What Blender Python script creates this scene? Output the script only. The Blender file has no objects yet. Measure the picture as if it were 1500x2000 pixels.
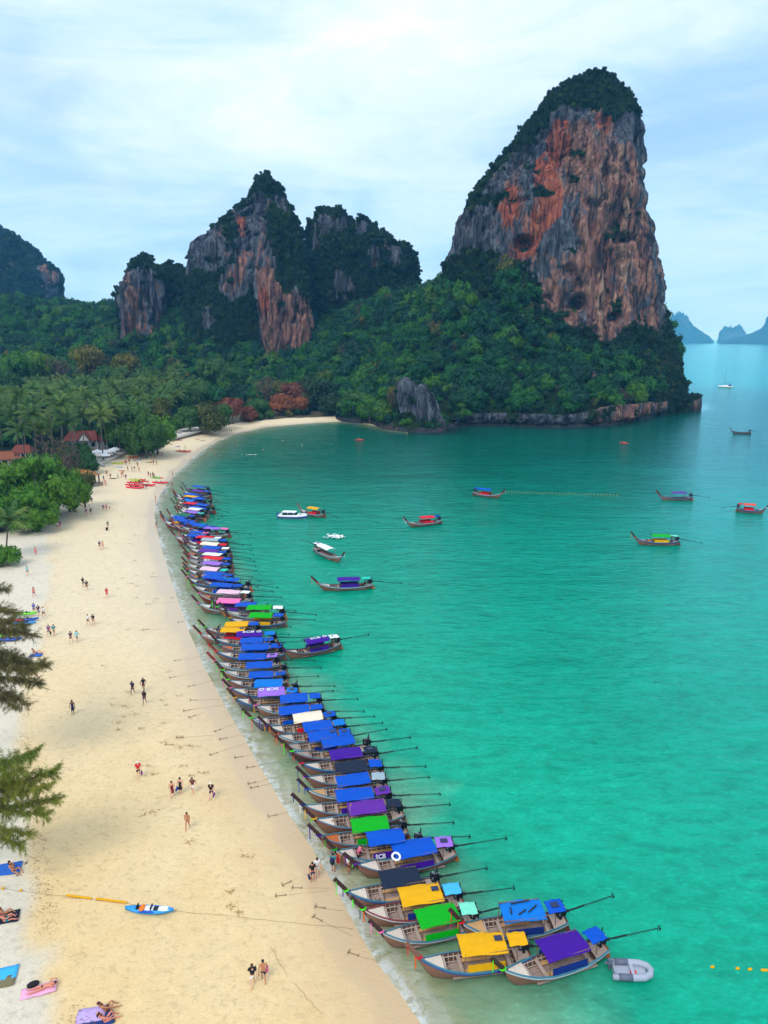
import bpy, math, random
import numpy as np
from mathutils import Vector, Matrix, Euler

# ------------------------------------------------------------------ camera
SC = bpy.context.scene
COL = SC.collection
CAM_H, PITCH, FPX = 40.0, math.radians(13.61), 1400.0
CP, SP = math.cos(PITCH), math.sin(PITCH)
camd = bpy.data.cameras.new('camera')
camd.sensor_fit = 'VERTICAL'; camd.sensor_height = 36.0; camd.lens = 36.0 * FPX / 2000.0
camd.clip_start = 0.5; camd.clip_end = 60000
cam = bpy.data.objects.new('camera', camd); COL.objects.link(cam)
cam.location = (0, 0, CAM_H); cam.rotation_euler = (math.radians(90) - PITCH, 0, 0)
SC.camera = cam

# ------------------------------------------------------------------ sky, sun, exposure
SUN_EL, SUN_AZ = math.radians(50), math.radians(205)      # azimuth clockwise from +Y: behind the camera, a little left
W = bpy.data.worlds.new('World'); SC.world = W; W.use_nodes = True
nt = W.node_tree; nt.nodes.clear()
def N(t, typ, **kw):
    n = t.nodes.new(typ)
    for k, v in kw.items(): setattr(n, k, v)
    return n
def lk(t, a, b): t.links.new(a, b)
def ramp(t, fac, stops, interp='LINEAR'):
    r = N(t, 'ShaderNodeValToRGB'); e = r.color_ramp.elements; r.color_ramp.interpolation = interp
    while len(e) < len(stops): e.new(0.5)
    for el, (p, c) in zip(e, stops):
        el.position = p; el.color = (c[0], c[1], c[2], 1) if hasattr(c, '__len__') else (c, c, c, 1)
    if fac is not None: lk(t, fac, r.inputs[0])
    return r.outputs[0]
def math_(t, op, a, b=None, clamp=False):
    n = N(t, 'ShaderNodeMath', operation=op, use_clamp=clamp)
    for i, x in enumerate((a, b)):
        if x is None: continue
        if isinstance(x, (int, float)): n.inputs[i].default_value = x
        else: lk(t, x, n.inputs[i])
    return n.outputs[0]
def mixc(t, fac, a, b, blend='MIX'):
    n = N(t, 'ShaderNodeMix', data_type='RGBA', blend_type=blend)
    for s, x in ((n.inputs[0], fac), (n.inputs[6], a), (n.inputs[7], b)):
        if isinstance(x, (int, float)): s.default_value = x
        elif isinstance(x, (tuple, list)): s.default_value = (x[0], x[1], x[2], 1)
        else: lk(t, x, s)
    return n.outputs[2]
def noise(t, vec, scale, detail=4, rough=0.55, dist=0.0):
    n = N(t, 'ShaderNodeTexNoise'); n.inputs['Scale'].default_value = scale; n.inputs['Detail'].default_value = detail
    n.inputs['Roughness'].default_value = rough; n.inputs['Distortion'].default_value = dist
    if vec is not None: lk(t, vec, n.inputs['Vector'])
    return n.outputs['Fac']
def mapping(t, vec, scale=(1, 1, 1), rot=(0, 0, 0), loc=(0, 0, 0)):
    m = N(t, 'ShaderNodeMapping'); m.inputs['Scale'].default_value = scale; m.inputs['Rotation'].default_value = rot
    m.inputs['Location'].default_value = loc
    lk(t, vec, m.inputs['Vector']); return m.outputs[0]

sky = N(nt, 'ShaderNodeTexSky', sky_type='NISHITA'); sky.sun_disc = False
sky.sun_elevation = SUN_EL; sky.sun_rotation = SUN_AZ; sky.dust_density = 2.0; sky.ozone_density = 2.0
tc = N(nt, 'ShaderNodeTexCoord'); sx = N(nt, 'ShaderNodeSeparateXYZ'); lk(nt, tc.outputs['Generated'], sx.inputs[0])
zz = math_(nt, 'ADD', math_(nt, 'MAXIMUM', sx.outputs[2], 0.0), 0.16)
cx = N(nt, 'ShaderNodeCombineXYZ')
lk(nt, math_(nt, 'DIVIDE', sx.outputs[0], zz), cx.inputs[0]); lk(nt, math_(nt, 'DIVIDE', sx.outputs[1], zz), cx.inputs[1])
mp = mapping(nt, cx.outputs[0], (1.1, 1.25, 1), (0, 0, 0.35), (3.1, 1.7, 0))
n1 = noise(nt, mp, 0.75, 7, 0.55, 0.5)
n2 = noise(nt, mapping(nt, cx.outputs[0], (0.8, 1.1, 1), (0, 0, -0.2), (7.3, 4.0, 2)), 2.6, 10, 0.66, 0.7)
cover = ramp(nt, n1, [(0.30, 0.45), (0.50, 0.90), (0.66, 1.0)])
bright = ramp(nt, math_(nt, 'MULTIPLY', math_(nt, 'ADD', n1, n2), 0.5), [(0.40, (5.7, 7.8, 10.3)), (0.47, (7.0, 8.6, 10.6)), (0.53, (8.3, 9.3, 10.8)), (0.585, (9.0, 9.7, 10.8)), (0.64, (10.2, 10.3, 10.8))])
# toward the horizon the cloud deck greys into pale blue
hz = ramp(nt, sx.outputs[2], [(0.0, 0.85), (0.25, 0.35), (0.5, 0.0)])
bright = mixc(nt, hz, bright, (3.5, 6.9, 11.6))
blue = mixc(nt, 0.6, sky.outputs[0], (2.2, 5.3, 9.0))
skyc = mixc(nt, cover, blue, bright)
bg = N(nt, 'ShaderNodeBackground'); bg.inputs[1].default_value = 0.09
lk(nt, skyc, bg.inputs[0]); wo = N(nt, 'ShaderNodeOutputWorld'); lk(nt, bg.outputs[0], wo.inputs[0])

sl = bpy.data.lights.new('sun', 'SUN'); sl.energy = 1.5; sl.angle = math.radians(24); sl.color = (1.0, 0.95, 0.86)
so = bpy.data.objects.new('sun', sl); COL.objects.link(so)
so.rotation_euler = Vector((math.sin(SUN_AZ) * math.cos(SUN_EL), math.cos(SUN_AZ) * math.cos(SUN_EL), math.sin(SUN_EL))).to_track_quat('Z', 'Y').to_euler()
SC.view_settings.view_transform = 'Standard'; SC.view_settings.look = 'None'
SC.view_settings.exposure = 0.40; SC.view_settings.gamma = 1.0; SC.view_settings.use_curve_mapping = False
SC.render.engine = 'CYCLES'
cy = SC.cycles
cy.max_bounces = 6; cy.diffuse_bounces = 2; cy.glossy_bounces = 2; cy.transmission_bounces = 2; cy.transparent_max_bounces = 12
cy.volume_bounces = 1; cy.use_denoising = True; cy.sample_clamp_indirect = 6; cy.caustics_reflective = False; cy.caustics_refractive = False

random.seed(7); RNG = np.random.default_rng(7)

# ------------------------------------------------------------------ picture <-> place
def ray(u, v):
    x = (u - 750.0) / FPX; y = (v - 1000.0) / FPX
    return np.array((x, CP - y * SP, -SP - y * CP))
def PZ(u, v, z=0.0):                 # the point at height z seen at (u, v)
    d = ray(u, v); t = (z - CAM_H) / d[2]; return np.array((0, 0, CAM_H)) + d * t
def PD(u, v, D):                     # the point at forward distance D seen at (u, v)
    d = ray(u, v); t = D / d[1]; return np.array((0, 0, CAM_H)) + d * t
def project(p):
    p = np.asarray(p, float); r = p - np.array((0, 0, CAM_H))
    dep = r[..., 1] * CP - r[..., 2] * SP; dn = -r[..., 1] * SP - r[..., 2] * CP
    dep = np.maximum(dep, 0.1)
    return 750 + FPX * r[..., 0] / dep, 1000 + FPX * dn / dep

# ------------------------------------------------------------------ numpy noise
def _hash(ix, iy, iz, seed):
    h = (ix.astype(np.int64) * 374761393 + iy.astype(np.int64) * 668265263 + iz.astype(np.int64) * 2147483647 + seed * 1013904223) & 0xffffffff
    h = ((h ^ (h >> 13)) * 1274126177) & 0xffffffff
    h = ((h ^ (h >> 16)) * 2246822519) & 0xffffffff
    return ((h ^ (h >> 15)) & 0xffff) / 65535.0 * 2 - 1
def vnoise(p, seed=0):
    f = np.floor(p); i = f.astype(np.int64); t = p - f; t = t * t * t * (t * (t * 6 - 15) + 10)
    r = 0
    for dx in (0, 1):
        wx = t[:, 0] if dx else 1 - t[:, 0]
        for dy in (0, 1):
            wy = t[:, 1] if dy else 1 - t[:, 1]
            for dz in (0, 1):
                wz = t[:, 2] if dz else 1 - t[:, 2]
                r = r + wx * wy * wz * _hash(i[:, 0] + dx, i[:, 1] + dy, i[:, 2] + dz, seed)
    return r
def fbm(p, scale, octs=4, seed=0, gain=0.5):
    p = np.asarray(p, float) / np.asarray(scale, float); a = 1.0; r = 0; s = 0
    for o in range(octs):
        r = r + a * vnoise(p + 17.3 * o, seed + o); s += a; a *= gain; p = p * 2.03
    return r / s
def inpoly(x, y, poly):
    poly = np.asarray(poly, float); r = np.zeros(x.shape, bool); n = len(poly)
    for i in range(n):
        x0, y0 = poly[i]; x1, y1 = poly[i - 1]
        if y0 == y1: continue
        c = ((y0 > y) != (y1 > y)) & (x < (x1 - x0) * (y - y0) / (y1 - y0) + x0)
        r ^= c
    return r
def polydist(x, y, line):
    d = np.full(x.shape, 1e9); line = np.asarray(line, float)
    for a, b in zip(line[:-1], line[1:]):
        ab = b - a; L = (ab ** 2).sum() + 1e-9
        t = np.clip(((x - a[0]) * ab[0] + (y - a[1]) * ab[1]) / L, 0, 1)
        d = np.minimum(d, np.hypot(x - a[0] - t * ab[0], y - a[1] - t * ab[1]))
    return d
def smooth(e0, e1, x):
    t = np.clip((x - e0) / (e1 - e0), 0, 1); return t * t * (3 - 2 * t)

# ------------------------------------------------------------------ mesh helpers
def mesh_np(name, verts, faces, mats=(), smooth_=True, attrs=None, mi=None):
    verts = np.asarray(verts, np.float32); faces = np.asarray(faces, np.int32); k = faces.shape[1]
    me = bpy.data.meshes.new(name)
    me.vertices.add(len(verts)); me.vertices.foreach_set('co', verts.ravel())
    me.loops.add(faces.size); me.loops.foreach_set('vertex_index', faces.ravel())
    me.polygons.add(len(faces)); me.polygons.foreach_set('loop_start', np.arange(0, faces.size, k, dtype=np.int32))
    me.polygons.foreach_set('loop_total', np.full(len(faces), k, np.int32))
    if smooth_: me.polygons.foreach_set('use_smooth', np.ones(len(faces), bool))
    if mi is not None: me.polygons.foreach_set('material_index', np.asarray(mi, np.int32))
    for m in mats: me.materials.append(m)
    for an, av in (attrs or {}).items():
        av = np.asarray(av, np.float32)
        if av.ndim == 1: me.attributes.new(an, 'FLOAT', 'POINT').data.foreach_set('value', av)
        else: me.attributes.new(an, 'FLOAT_VECTOR', 'POINT').data.foreach_set('vector', av.ravel())
    me.update(); me.validate(); return me
def tagged(o, label=None, cat=None, group=None, kind=None):
    if label: o['label'] = label
    if cat: o['category'] = cat
    if group: o['group'] = group
    if kind: o['kind'] = kind
    return o
def link(name, data, parent=None, loc=None, rot=None, mats=None):
    o = bpy.data.objects.new(name, data); COL.objects.link(o)
    if parent is not None: o.parent = parent
    if loc is not None: o.location = loc
    if rot is not None: o.rotation_euler = rot
    if mats:
        for i, m in enumerate(mats):
            if m is not None and i < len(o.material_slots):
                o.material_slots[i].link = 'OBJECT'; o.material_slots[i].material = m
    return o
def empty(name, loc, rz=0.0, scale=None):
    o = bpy.data.objects.new(name, None); COL.objects.link(o); o.empty_display_size = 0.3
    o.location = loc; o.rotation_euler = (0, 0, rz)
    if scale: o.scale = scale
    return o
def grid_faces(nr, nc, wrap=False):
    r = np.arange(nr - 1)[:, None]; c = np.arange(nc if wrap else nc - 1)[None, :]; c2 = (c + 1) % nc
    return np.stack([r * nc + c, r * nc + c2, (r + 1) * nc + c2, (r + 1) * nc + c], -1).reshape(-1, 4)
class MB:
    """collects shapes into one mesh"""
    def __init__(s): s.v = []; s.f = []; s.m = []; s.cur = 0
    def add(s, v, f):
        o = len(s.v); s.v += [tuple(p) for p in v]; s.f += [tuple(i + o for i in q) for q in f]; s.m += [s.cur] * len(f); return s
    def box(s, c, d, rot=None, taper=1.0):
        h = [x / 2 for x in d]; P = []
        for z in (-1, 1):
            k = taper if z > 0 else 1
            for a, b in ((-1, -1), (1, -1), (1, 1), (-1, 1)):
                p = Vector((a * h[0] * k, b * h[1] * k, z * h[2]))
                if rot is not None: p = rot @ p
                P.append(p + Vector(c))
        return s.add(P, [(3, 2, 1, 0), (4, 5, 6, 7), (0, 1, 5, 4), (1, 2, 6, 5), (2, 3, 7, 6), (3, 0, 4, 7)])
    def tube(s, pts, rad, n=6, caps=True):
        pts = [Vector(p) for p in pts]; k = len(pts)
        if not hasattr(rad, '__len__'): rad = [rad] * k
        V = []; F = []
        for i, p in enumerate(pts):
            d = (pts[min(i + 1, k - 1)] - pts[max(i - 1, 0)]).normalized()
            a = d.orthogonal().normalized() if i == 0 else (a - d * a.dot(d)).normalized()
            b = d.cross(a)
            for j in range(n):
                t = 2 * math.pi * j / n; V.append(p + (a * math.cos(t) + b * math.sin(t)) * rad[i])
        for i in range(k - 1):
            for j in range(n):
                j2 = (j + 1) % n; F.append((i * n + j, i * n + j2, (i + 1) * n + j2, (i + 1) * n + j))
        if caps: F.append(tuple(range(n - 1, -1, -1))); F.append(tuple((k - 1) * n + j for j in range(n)))
        return s.add(V, F)
    def ball(s, c, r, nu=8, nv=6):
        if not hasattr(r, '__len__'): r = (r, r, r)
        V = [(c[0], c[1], c[2] + r[2])]
        for i in range(1, nv):
            a = math.pi * i / nv
            for j in range(nu):
                t = 2 * math.pi * j / nu
                V.append((c[0] + r[0] * math.sin(a) * math.cos(t), c[1] + r[1] * math.sin(a) * math.sin(t), c[2] + r[2] * math.cos(a)))
        V.append((c[0], c[1], c[2] - r[2])); F = []; L = len(V) - 1
        for j in range(nu):
            j2 = (j + 1) % nu; F.append((0, 1 + j, 1 + j2)); F.append((L, 1 + (nv - 2) * nu + j2, 1 + (nv - 2) * nu + j))
            for i in range(nv - 2): F.append((1 + i * nu + j, 1 + (i + 1) * nu + j, 1 + (i + 1) * nu + j2, 1 + i * nu + j2))
        return s.add(V, F)
    def loft(s, rings, closed=True, caps=False):
        n = len(rings[0]); V = [p for r in rings for p in r]; F = []
        for i in range(len(rings) - 1):
            for j in range(n if closed else n - 1):
                j2 = (j + 1) % n; F.append((i * n + j, i * n + j2, (i + 1) * n + j2, (i + 1) * n + j))
        if caps: F.append(tuple(range(n - 1, -1, -1))); F.append(tuple((len(rings) - 1) * n + j for j in range(n)))
        return s.add(V, F)
    def mesh(s, name, mats=(), smooth_=False):
        me = bpy.data.meshes.new(name); me.from_pydata([tuple(p) for p in s.v], [], s.f)
        for m in mats: me.materials.append(m)
        me.polygons.foreach_set('material_index', s.m)
        if smooth_: me.polygons.foreach_set('use_smooth', [True] * len(s.f))
        me.update(); return me

# ------------------------------------------------------------------ materials
def srgb(r, g, b):
    return tuple((c / 255 / 12.92) if c / 255 <= 0.04045 else ((c / 255 + 0.055) / 1.055) ** 2.4 for c in (r, g, b))
def new_mat(name):
    m = bpy.data.materials.new(name); m.use_nodes = True; t = m.node_tree; t.nodes.clear()
    o = N(t, 'ShaderNodeOutputMaterial'); return m, t, o
def plain(name, col, rough=0.7, var=0.25, scale=3.0, stretch=(1, 1, 1), bump=0.0, metal=0.0, rnd=0.0, spec=0.4):
    m, t, o = new_mat(name)
    b = N(t, 'ShaderNodeBsdfPrincipled'); lk(t, b.outputs[0], o.inputs[0])
    tcd = N(t, 'ShaderNodeTexCoord'); vec = mapping(t, tcd.outputs['Object'], stretch)
    f = noise(t, vec, scale, 5, 0.6)
    c = mixc(t, f, tuple(x * (1 - var) for x in col), tuple(min(1, x * (1 + var)) for x in col))
    if rnd:
        oi = N(t, 'ShaderNodeObjectInfo')
        c = mixc(t, 1.0, c, ramp(t, oi.outputs['Random'], [(0, 1 - rnd), (1, 1 + rnd)]), 'MULTIPLY')
    lk(t, c, b.inputs['Base Color']); b.inputs['Specular IOR Level'].default_value = spec
    b.inputs['Roughness'].default_value = rough; b.inputs['Metallic'].default_value = metal
    if bump:
        bp = N(t, 'ShaderNodeBump'); bp.inputs['Strength'].default_value = bump; bp.inputs['Distance'].default_value = 0.05
        lk(t, f, bp.inputs['Height']); lk(t, bp.outputs[0], b.inputs['Normal'])
    return m
# ================================================================== LAND AND WATER
SHORE_PX = [(900, 2300), (862, 2110), (822, 2000), (772, 1930), (735, 1880), (700, 1820), (648, 1720), (604, 1650), (562, 1590), (521, 1520), (476, 1440), (440, 1380),
            (402, 1310), (372, 1240), (347, 1170), (327, 1110), (313, 1060), (302, 1010), (304, 985), (316, 960), (340, 927), (370, 900), (405, 872), (452, 849), (520, 834), (600, 827), (668, 823)]
COAST_PX = [(700, 825), (740, 833), (772, 840), (800, 843), (845, 845), (876, 842), (882, 834), (905, 831), (960, 831), (1010, 832), (1060, 834), (1110, 834), (1160, 832), (1205, 828), (1240, 820), (1275, 812), (1310, 806), (1338, 801)]
shore = np.array([PZ(u, v)[:2] for u, v in SHORE_PX])
shore = np.vstack([[shore[0][0] + 12, -40], shore])
coast = np.array([PZ(u, v)[:2] for u, v in COAST_PX])
coast_back = np.array([(182, 425), (193, 455), (200, 500), (190, 560), (150, 620), (60, 700), (-200, 900), (-900, 1300)])
waterline = np.vstack([shore, coast, coast_back])
land_poly = np.vstack([waterline, [(-3000, 1300), (-3000, -40)]])
def shore_sd(x, y):                                  # metres from the water's edge, positive on land
    d = polydist(x, y, waterline); return np.where(inpoly(x, y, land_poly), d, -d)
def beach_z(sd, x, y):
    up = np.interp(sd, [-60, -30, -8, 0, 4, 14, 30], [-4.2, -2.6, -0.55, 0.0, 0.28, 1.05, 1.9])
    return up
def ground_hit(u, v, up=0.0):                        # where the ray through (u, v) meets the beach
    z = 1.0
    for _ in range(4):
        p = PZ(u, v, z + up); s = shore_sd(p[:1], p[1:2]); z = float(beach_z(s, None, None)[0]) if s[0] > 0 else max(float(beach_z(s, None, None)[0]), -1.2)
    return Vector((p[0], p[1], z))

def axis(bands):
    out = [bands[0][0]]
    for a, b, st in bands:
        n = max(1, int(round((b - a) / st))); out += list(np.linspace(a, b, n + 1)[1:])
    return np.array(out)

# beach and sea bed ------------------------------------------------
xs = axis([(-170, -90, 2.0), (-90, 10, 0.55), (10, 70, 2.5)]); ys = axis([(-12, 90, 0.6), (90, 190, 0.9), (190, 390, 1.6)])
X, Y = np.meshgrid(xs, ys); X = X.ravel(); Y = Y.ravel(); sd = shore_sd(X, Y)
P = np.stack([X, Y, np.zeros_like(X)], 1)
wob = fbm(P, 9, 3, 5)
Z = beach_z(sd, X, Y) - 4.0 * smooth(1.0, 3.0, polydist(X, Y, shore) - np.abs(sd)) * (X > 10) + np.where(sd > 0, 1, 0.3) * (0.05 * fbm(P, 1.6, 3, 3) + 0.10 * wob)*np.clip(np.abs(sd)/3, 0.15, 1)
TIDE_PX = [(180, 2080), (130, 1990), (78, 1850), (72, 1760), (62, 1690), (60, 1600), (40, 1520), (34, 1430), (45, 1360), (75, 1270), (80, 1190), (105, 1130), (98, 1090), (100, 1050), (140, 1000), (190, 950)]
tide = np.array([ground_hit(u, v)[:2] for u, v in TIDE_PX]); tide_poly = np.vstack([[(tide[0][0]+3, -40)], tide, [(-400, tide[-1][1]), (-400, -40)]])
td = polydist(X, Y, tide) * np.where(inpoly(X, Y, tide_poly), 1, -1)
dry = smooth(-0.5, 0.9, td + 1.2 * fbm(P, 3.0, 3, 11))
VEG_PX = [(-60, 1075), (0, 1040), (60, 1012), (150, 950), (166, 931), (192, 907), (245, 884), (290, 868), (330, 860), (352, 847), (400, 838), (470, 825), (560, 817), (650, 814)]
vegl = np.array([ground_hit(u, v)[:2] for u, v in VEG_PX]); veg_poly = np.vstack([vegl, [(-20, 420), (-600, 500), (-600, vegl[0][1])]])
vd = polydist(X, Y, vegl) * np.where(inpoly(X, Y, veg_poly), 1, -1); soil = smooth(-0.6, 1.2, vd + 1.5 * fbm(P, 3, 3, 15))
me = mesh_np('beach', np.stack([X, Y, Z], 1), grid_faces(len(ys), len(xs)), attrs={'sd': sd, 'dry': dry, 'soil': soil})
m, t, o = new_mat('beach_sand')
b = N(t, 'ShaderNodeBsdfPrincipled'); lk(t, b.outputs[0], o.inputs[0])
geo = N(t, 'ShaderNodeNewGeometry'); pos = geo.outputs['Position']
asd = N(t, 'ShaderNodeAttribute', attribute_name='sd').outputs['Fac']; adry = N(t, 'ShaderNodeAttribute', attribute_name='dry').outputs['Fac']
big = noise(t, mapping(t, pos, (1, 0.7, 1)), 0.10, 5, 0.6, 0.6); mid = noise(t, pos, 0.9, 5, 0.65); fine = noise(t, pos, 7.0, 4, 0.7)
damp = mixc(t, ramp(t, big, [(0.32, 0), (0.68, 1)]), (0.77, 0.535, 0.24), (0.775, 0.59, 0.315))
far = ramp(t, math_(t, 'DIVIDE', N(t, 'ShaderNodeSeparateXYZ').outputs[1], 1.0), [(0, 0), (1, 0)])
sep = [n for n in t.nodes if n.bl_idname == 'ShaderNodeSeparateXYZ'][0]; lk(t, pos, sep.inputs[0])
yfac = math_(t, 'DIVIDE', sep.outputs[1], 130.0, True)
damp = mixc(t, ramp(t, yfac, [(0.35, 0), (0.8, 0.8)]), damp, (0.76, 0.64, 0.44))
sand = mixc(t, adry, damp, (0.70, 0.62, 0.48))
streak = noise(t, mapping(t, pos, (0.35, 0.9, 1), (0, 0, 0.7)), 0.9, 6, 0.7)
sand = mixc(t, ramp(t, streak, [(0.60, 0), (0.72, 0.30)]), sand, (0.50, 0.34, 0.15))
tram = noise(t, mapping(t, pos, (1, 1.4, 1), (0, 0, 0.5)), 1.9, 3, 0.55, 0.6); sand = mixc(t, 1.0, sand, ramp(t, tram, [(0.34, 0.84), (0.45, 1.0), (0.62, 1.0), (0.72, 1.06)]), 'MULTIPLY')
spk = noise(t, pos, 3.2, 3, 0.7)
sand = mixc(t, ramp(t, spk, [(0.68, 0), (0.76, 0.35)]), sand, (0.36, 0.24, 0.13))
sand = mixc(t, 1.0, sand, ramp(t, fine, [(0.25, 0.86), (0.75, 1.08)]), 'MULTIPLY')
sand = mixc(t, 1.0, sand, ramp(t, mid, [(0.25, 0.92), (0.75, 1.05)]), 'MULTIPLY')
# sand that the waves keep wet lies within a few metres of the water
sdn = math_(t, 'ADD', asd, math_(t, 'MULTIPLY', math_(t, 'SUBTRACT', big, 0.5), 5.0))
wet = ramp(t, math_(t, 'DIVIDE', sdn, 8.0, True), [(0.0, 1.0), (0.22, 0.95), (0.30, 0.55), (0.55, 0.30), (0.95, 0.0)])
sand = mixc(t, wet, sand, mixc(t, ramp(t, yfac, [(0.3, 0), (0.9, 1)]), (0.58, 0.41, 0.225), (0.60, 0.49, 0.345)))
bed = ramp(t, math_(t, 'DIVIDE', math_(t, 'MULTIPLY', asd, -1.0), 24.0, True), [(0, (0.58, 0.46, 0.27)), (0.3, (0.52, 0.48, 0.29)), (1, (0.34, 0.42, 0.28))])
bedp = noise(t, mapping(t, pos, (0.6, 1, 1), (0, 0, 0.5)), 0.35, 4, 0.6)
bed = mixc(t, ramp(t, bedp, [(0.46, 0), (0.66, 0.40)]), bed, (0.24, 0.27, 0.10))
sand = mixc(t, math_(t, 'GREATER_THAN', asd, 0.0), bed, sand)
asl = N(t, 'ShaderNodeAttribute', attribute_name='soil').outputs['Fac']; sand = mixc(t, asl, sand, mixc(t, mid, (0.035, 0.045, 0.018), (0.11, 0.085, 0.05)))
lk(t, sand, b.inputs['Base Color'])
lk(t, ramp(t, wet, [(0, 0.9), (0.6, 0.6), (1, 0.30)]), b.inputs['Roughness'])
bp = N(t, 'ShaderNodeBump'); bp.inputs['Strength'].default_value = 0.5; bp.inputs['Distance'].default_value = 0.12
hsum = math_(t, 'ADD', math_(t, 'ADD', math_(t, 'MULTIPLY', mid, 0.6), math_(t, 'MULTIPLY', tram, 0.7)), math_(t, 'MULTIPLY', fine, 0.25)); lk(t, hsum, bp.inputs['Height']); lk(t, bp.outputs[0], b.inputs['Normal'])
me.materials.append(m); tagged(link('beach', me), kind='structure')

# sea --------------------------------------------------------------
xs = axis([(-9000, -2000, 1400), (-2000, -400, 200), (-400, -110, 25), (-110, -40, 1.2), (-40, 40, 0.8), (40, 260, 3.2), (260, 900, 40), (900, 4000, 300), (4000, 20000, 2000)])
ys = axis([(-300, 0, 40), (0, 90, 0.8), (90, 190, 1.1), (190, 470, 2.2), (470, 1000, 40), (1000, 4000, 250), (4000, 24000, 2000)])
X, Y = np.meshgrid(xs, ys); X = X.ravel(); Y = Y.ravel(); sd = -shore_sd(X, Y)
pb = polydist(X, Y, shore)                              # distance to the sandy shore only: shallow water
# slow wave trains bending into the bay
P = np.stack([X, Y, np.zeros_like(X)], 1)
fade = np.exp(-np.hypot(X, Y) / 260) * smooth(1, 16, sd)
Z = 0.16 * fade * fbm(P, (26, 11, 1), 3, 31) + 0.05 * fade * fbm(P, (7, 3.2, 1), 2, 37)
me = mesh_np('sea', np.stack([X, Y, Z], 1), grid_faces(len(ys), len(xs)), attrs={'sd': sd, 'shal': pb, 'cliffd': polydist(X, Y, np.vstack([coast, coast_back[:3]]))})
m, t, o = new_mat('sea_water')
geo = N(t, 'ShaderNodeNewGeometry'); pos = geo.outputs['Position']
asd = N(t, 'ShaderNodeAttribute', attribute_name='sd').outputs['Fac']; ash = N(t, 'ShaderNodeAttribute', attribute_name='shal').outputs['Fac']
warp = noise(t, pos, 0.02, 3, 0.5)
v1 = mapping(t, pos, (0.30, 0.95, 1), (0, 0, -0.35)); v2 = mapping(t, pos, (0.40, 0.8, 1), (0, 0, 0.55))
w1 = noise(t, v1, 0.55, 5, 0.6, 0.8); w2 = noise(t, v2, 1.3, 4, 0.62, 0.5); w3 = noise(t, mapping(t, pos, (0.5, 1, 1), (0, 0, -0.2)), 4.0, 3, 0.6); w0 = noise(t, mapping(t, pos, (0.35, 1.1, 1), (0, 0, -0.5)), 0.10, 4, 0.55, 1.2)
h = math_(t, 'ADD', math_(t, 'ADD', math_(t, 'MULTIPLY', w1, 0.55), math_(t, 'MULTIPLY', w2, 0.42)), math_(t, 'ADD', math_(t, 'MULTIPLY', w3, 0.12), math_(t, 'MULTIPLY', w0, 1.1)))
bp = N(t, 'ShaderNodeBump'); bp.inputs['Strength'].default_value = 0.50; bp.inputs['Distance'].default_value = 0.7; lk(t, h, bp.inputs['Height'])
# water body: pale green over the sand, turquoise, then deeper green-blue out in the bay
patch = noise(t, mapping(t, pos, (0.8, 1.2, 1), (0, 0, 0.3)), 0.035, 4, 0.6, 0.8)
dd = math_(t, 'ADD', ash, math_(t, 'MULTIPLY', math_(t, 'SUBTRACT', patch, 0.5), 26.0))
body = ramp(t, math_(t, 'DIVIDE', dd, 200.0, True), [(0.0, (0.42, 0.52, 0.30)), (0.03, (0.18, 0.46, 0.28)), (0.07, (0.003, 0.36, 0.215)), (0.2, (0.0, 0.315, 0.20)), (0.45, (0.0, 0.32, 0.225)), (1.0, (0.0, 0.32, 0.285))])
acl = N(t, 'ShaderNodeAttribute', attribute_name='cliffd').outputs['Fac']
cliff_reflect = ramp(t, math_(t, 'DIVIDE', math_(t, 'ADD', acl, math_(t, 'MULTIPLY', math_(t, 'SUBTRACT', patch, 0.5), 90.0)), 300.0, True), [(0.0, (0.27, 0.30, 0.29)), (0.30, (0.38, 0.45, 0.44)), (0.55, (0.74, 0.83, 0.82)), (0.85, (1, 1, 1))])  # dark reflection of the cliffs painted into the body colour, fading with distance
body = mixc(t, 1.0, body, cliff_reflect, 'MULTIPLY')
body = mixc(t, 1.0, body, ramp(t, w0, [(0.3, 0.92), (0.7, 1.07)]), 'MULTIPLY'); body = mixc(t, 1.0, body, ramp(t, w3, [(0.34, 0.90), (0.60, 1.02), (0.72, 1.35)]), 'MULTIPLY')  # w3 also paints bright crest glints into the body colour
body = mixc(t, 1.0, body, ramp(t, math_(t, 'ADD', math_(t, 'MULTIPLY', w1, 0.5), math_(t, 'MULTIPLY', w2, 0.5)), [(0.36, 0.74), (0.5, 0.98), (0.68, 1.20)]), 'MULTIPLY')
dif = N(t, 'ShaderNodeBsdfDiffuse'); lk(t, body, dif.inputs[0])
tr = N(t, 'ShaderNodeBsdfTransparent')
lk(t, ramp(t, math_(t, 'DIVIDE', asd, 9.0, True), [(0, (0.97, 1, 0.98)), (1, (0.80, 0.98, 0.90))]), tr.inputs[0])
sn = math_(t, 'ADD', asd, math_(t, 'MULTIPLY', math_(t, 'SUBTRACT', noise(t, pos, 0.16, 4, 0.6, 0.5), 0.5), 9.0))
opac = ramp(t, math_(t, 'DIVIDE', sn, 24.0, True), [(0.0, 0.0), (0.10, 0.16), (0.25, 0.50), (0.48, 0.88), (0.75, 1.0)], 'EASE')
bodys = N(t, 'ShaderNodeMixShader'); lk(t, opac, bodys.inputs[0]); lk(t, tr.outputs[0], bodys.inputs[1]); lk(t, dif.outputs[0], bodys.inputs[2])
gl = N(t, 'ShaderNodeBsdfGlossy'); gl.inputs['Roughness'].default_value = 0.12; lk(t, bp.outputs[0], gl.inputs['Normal']); gl.inputs[0].default_value = (0.52, 0.92, 0.98, 1)
fr = N(t, 'ShaderNodeFresnel'); fr.inputs[0].default_value = 1.33; lk(t, bp.outputs[0], fr.inputs[1])
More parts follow.
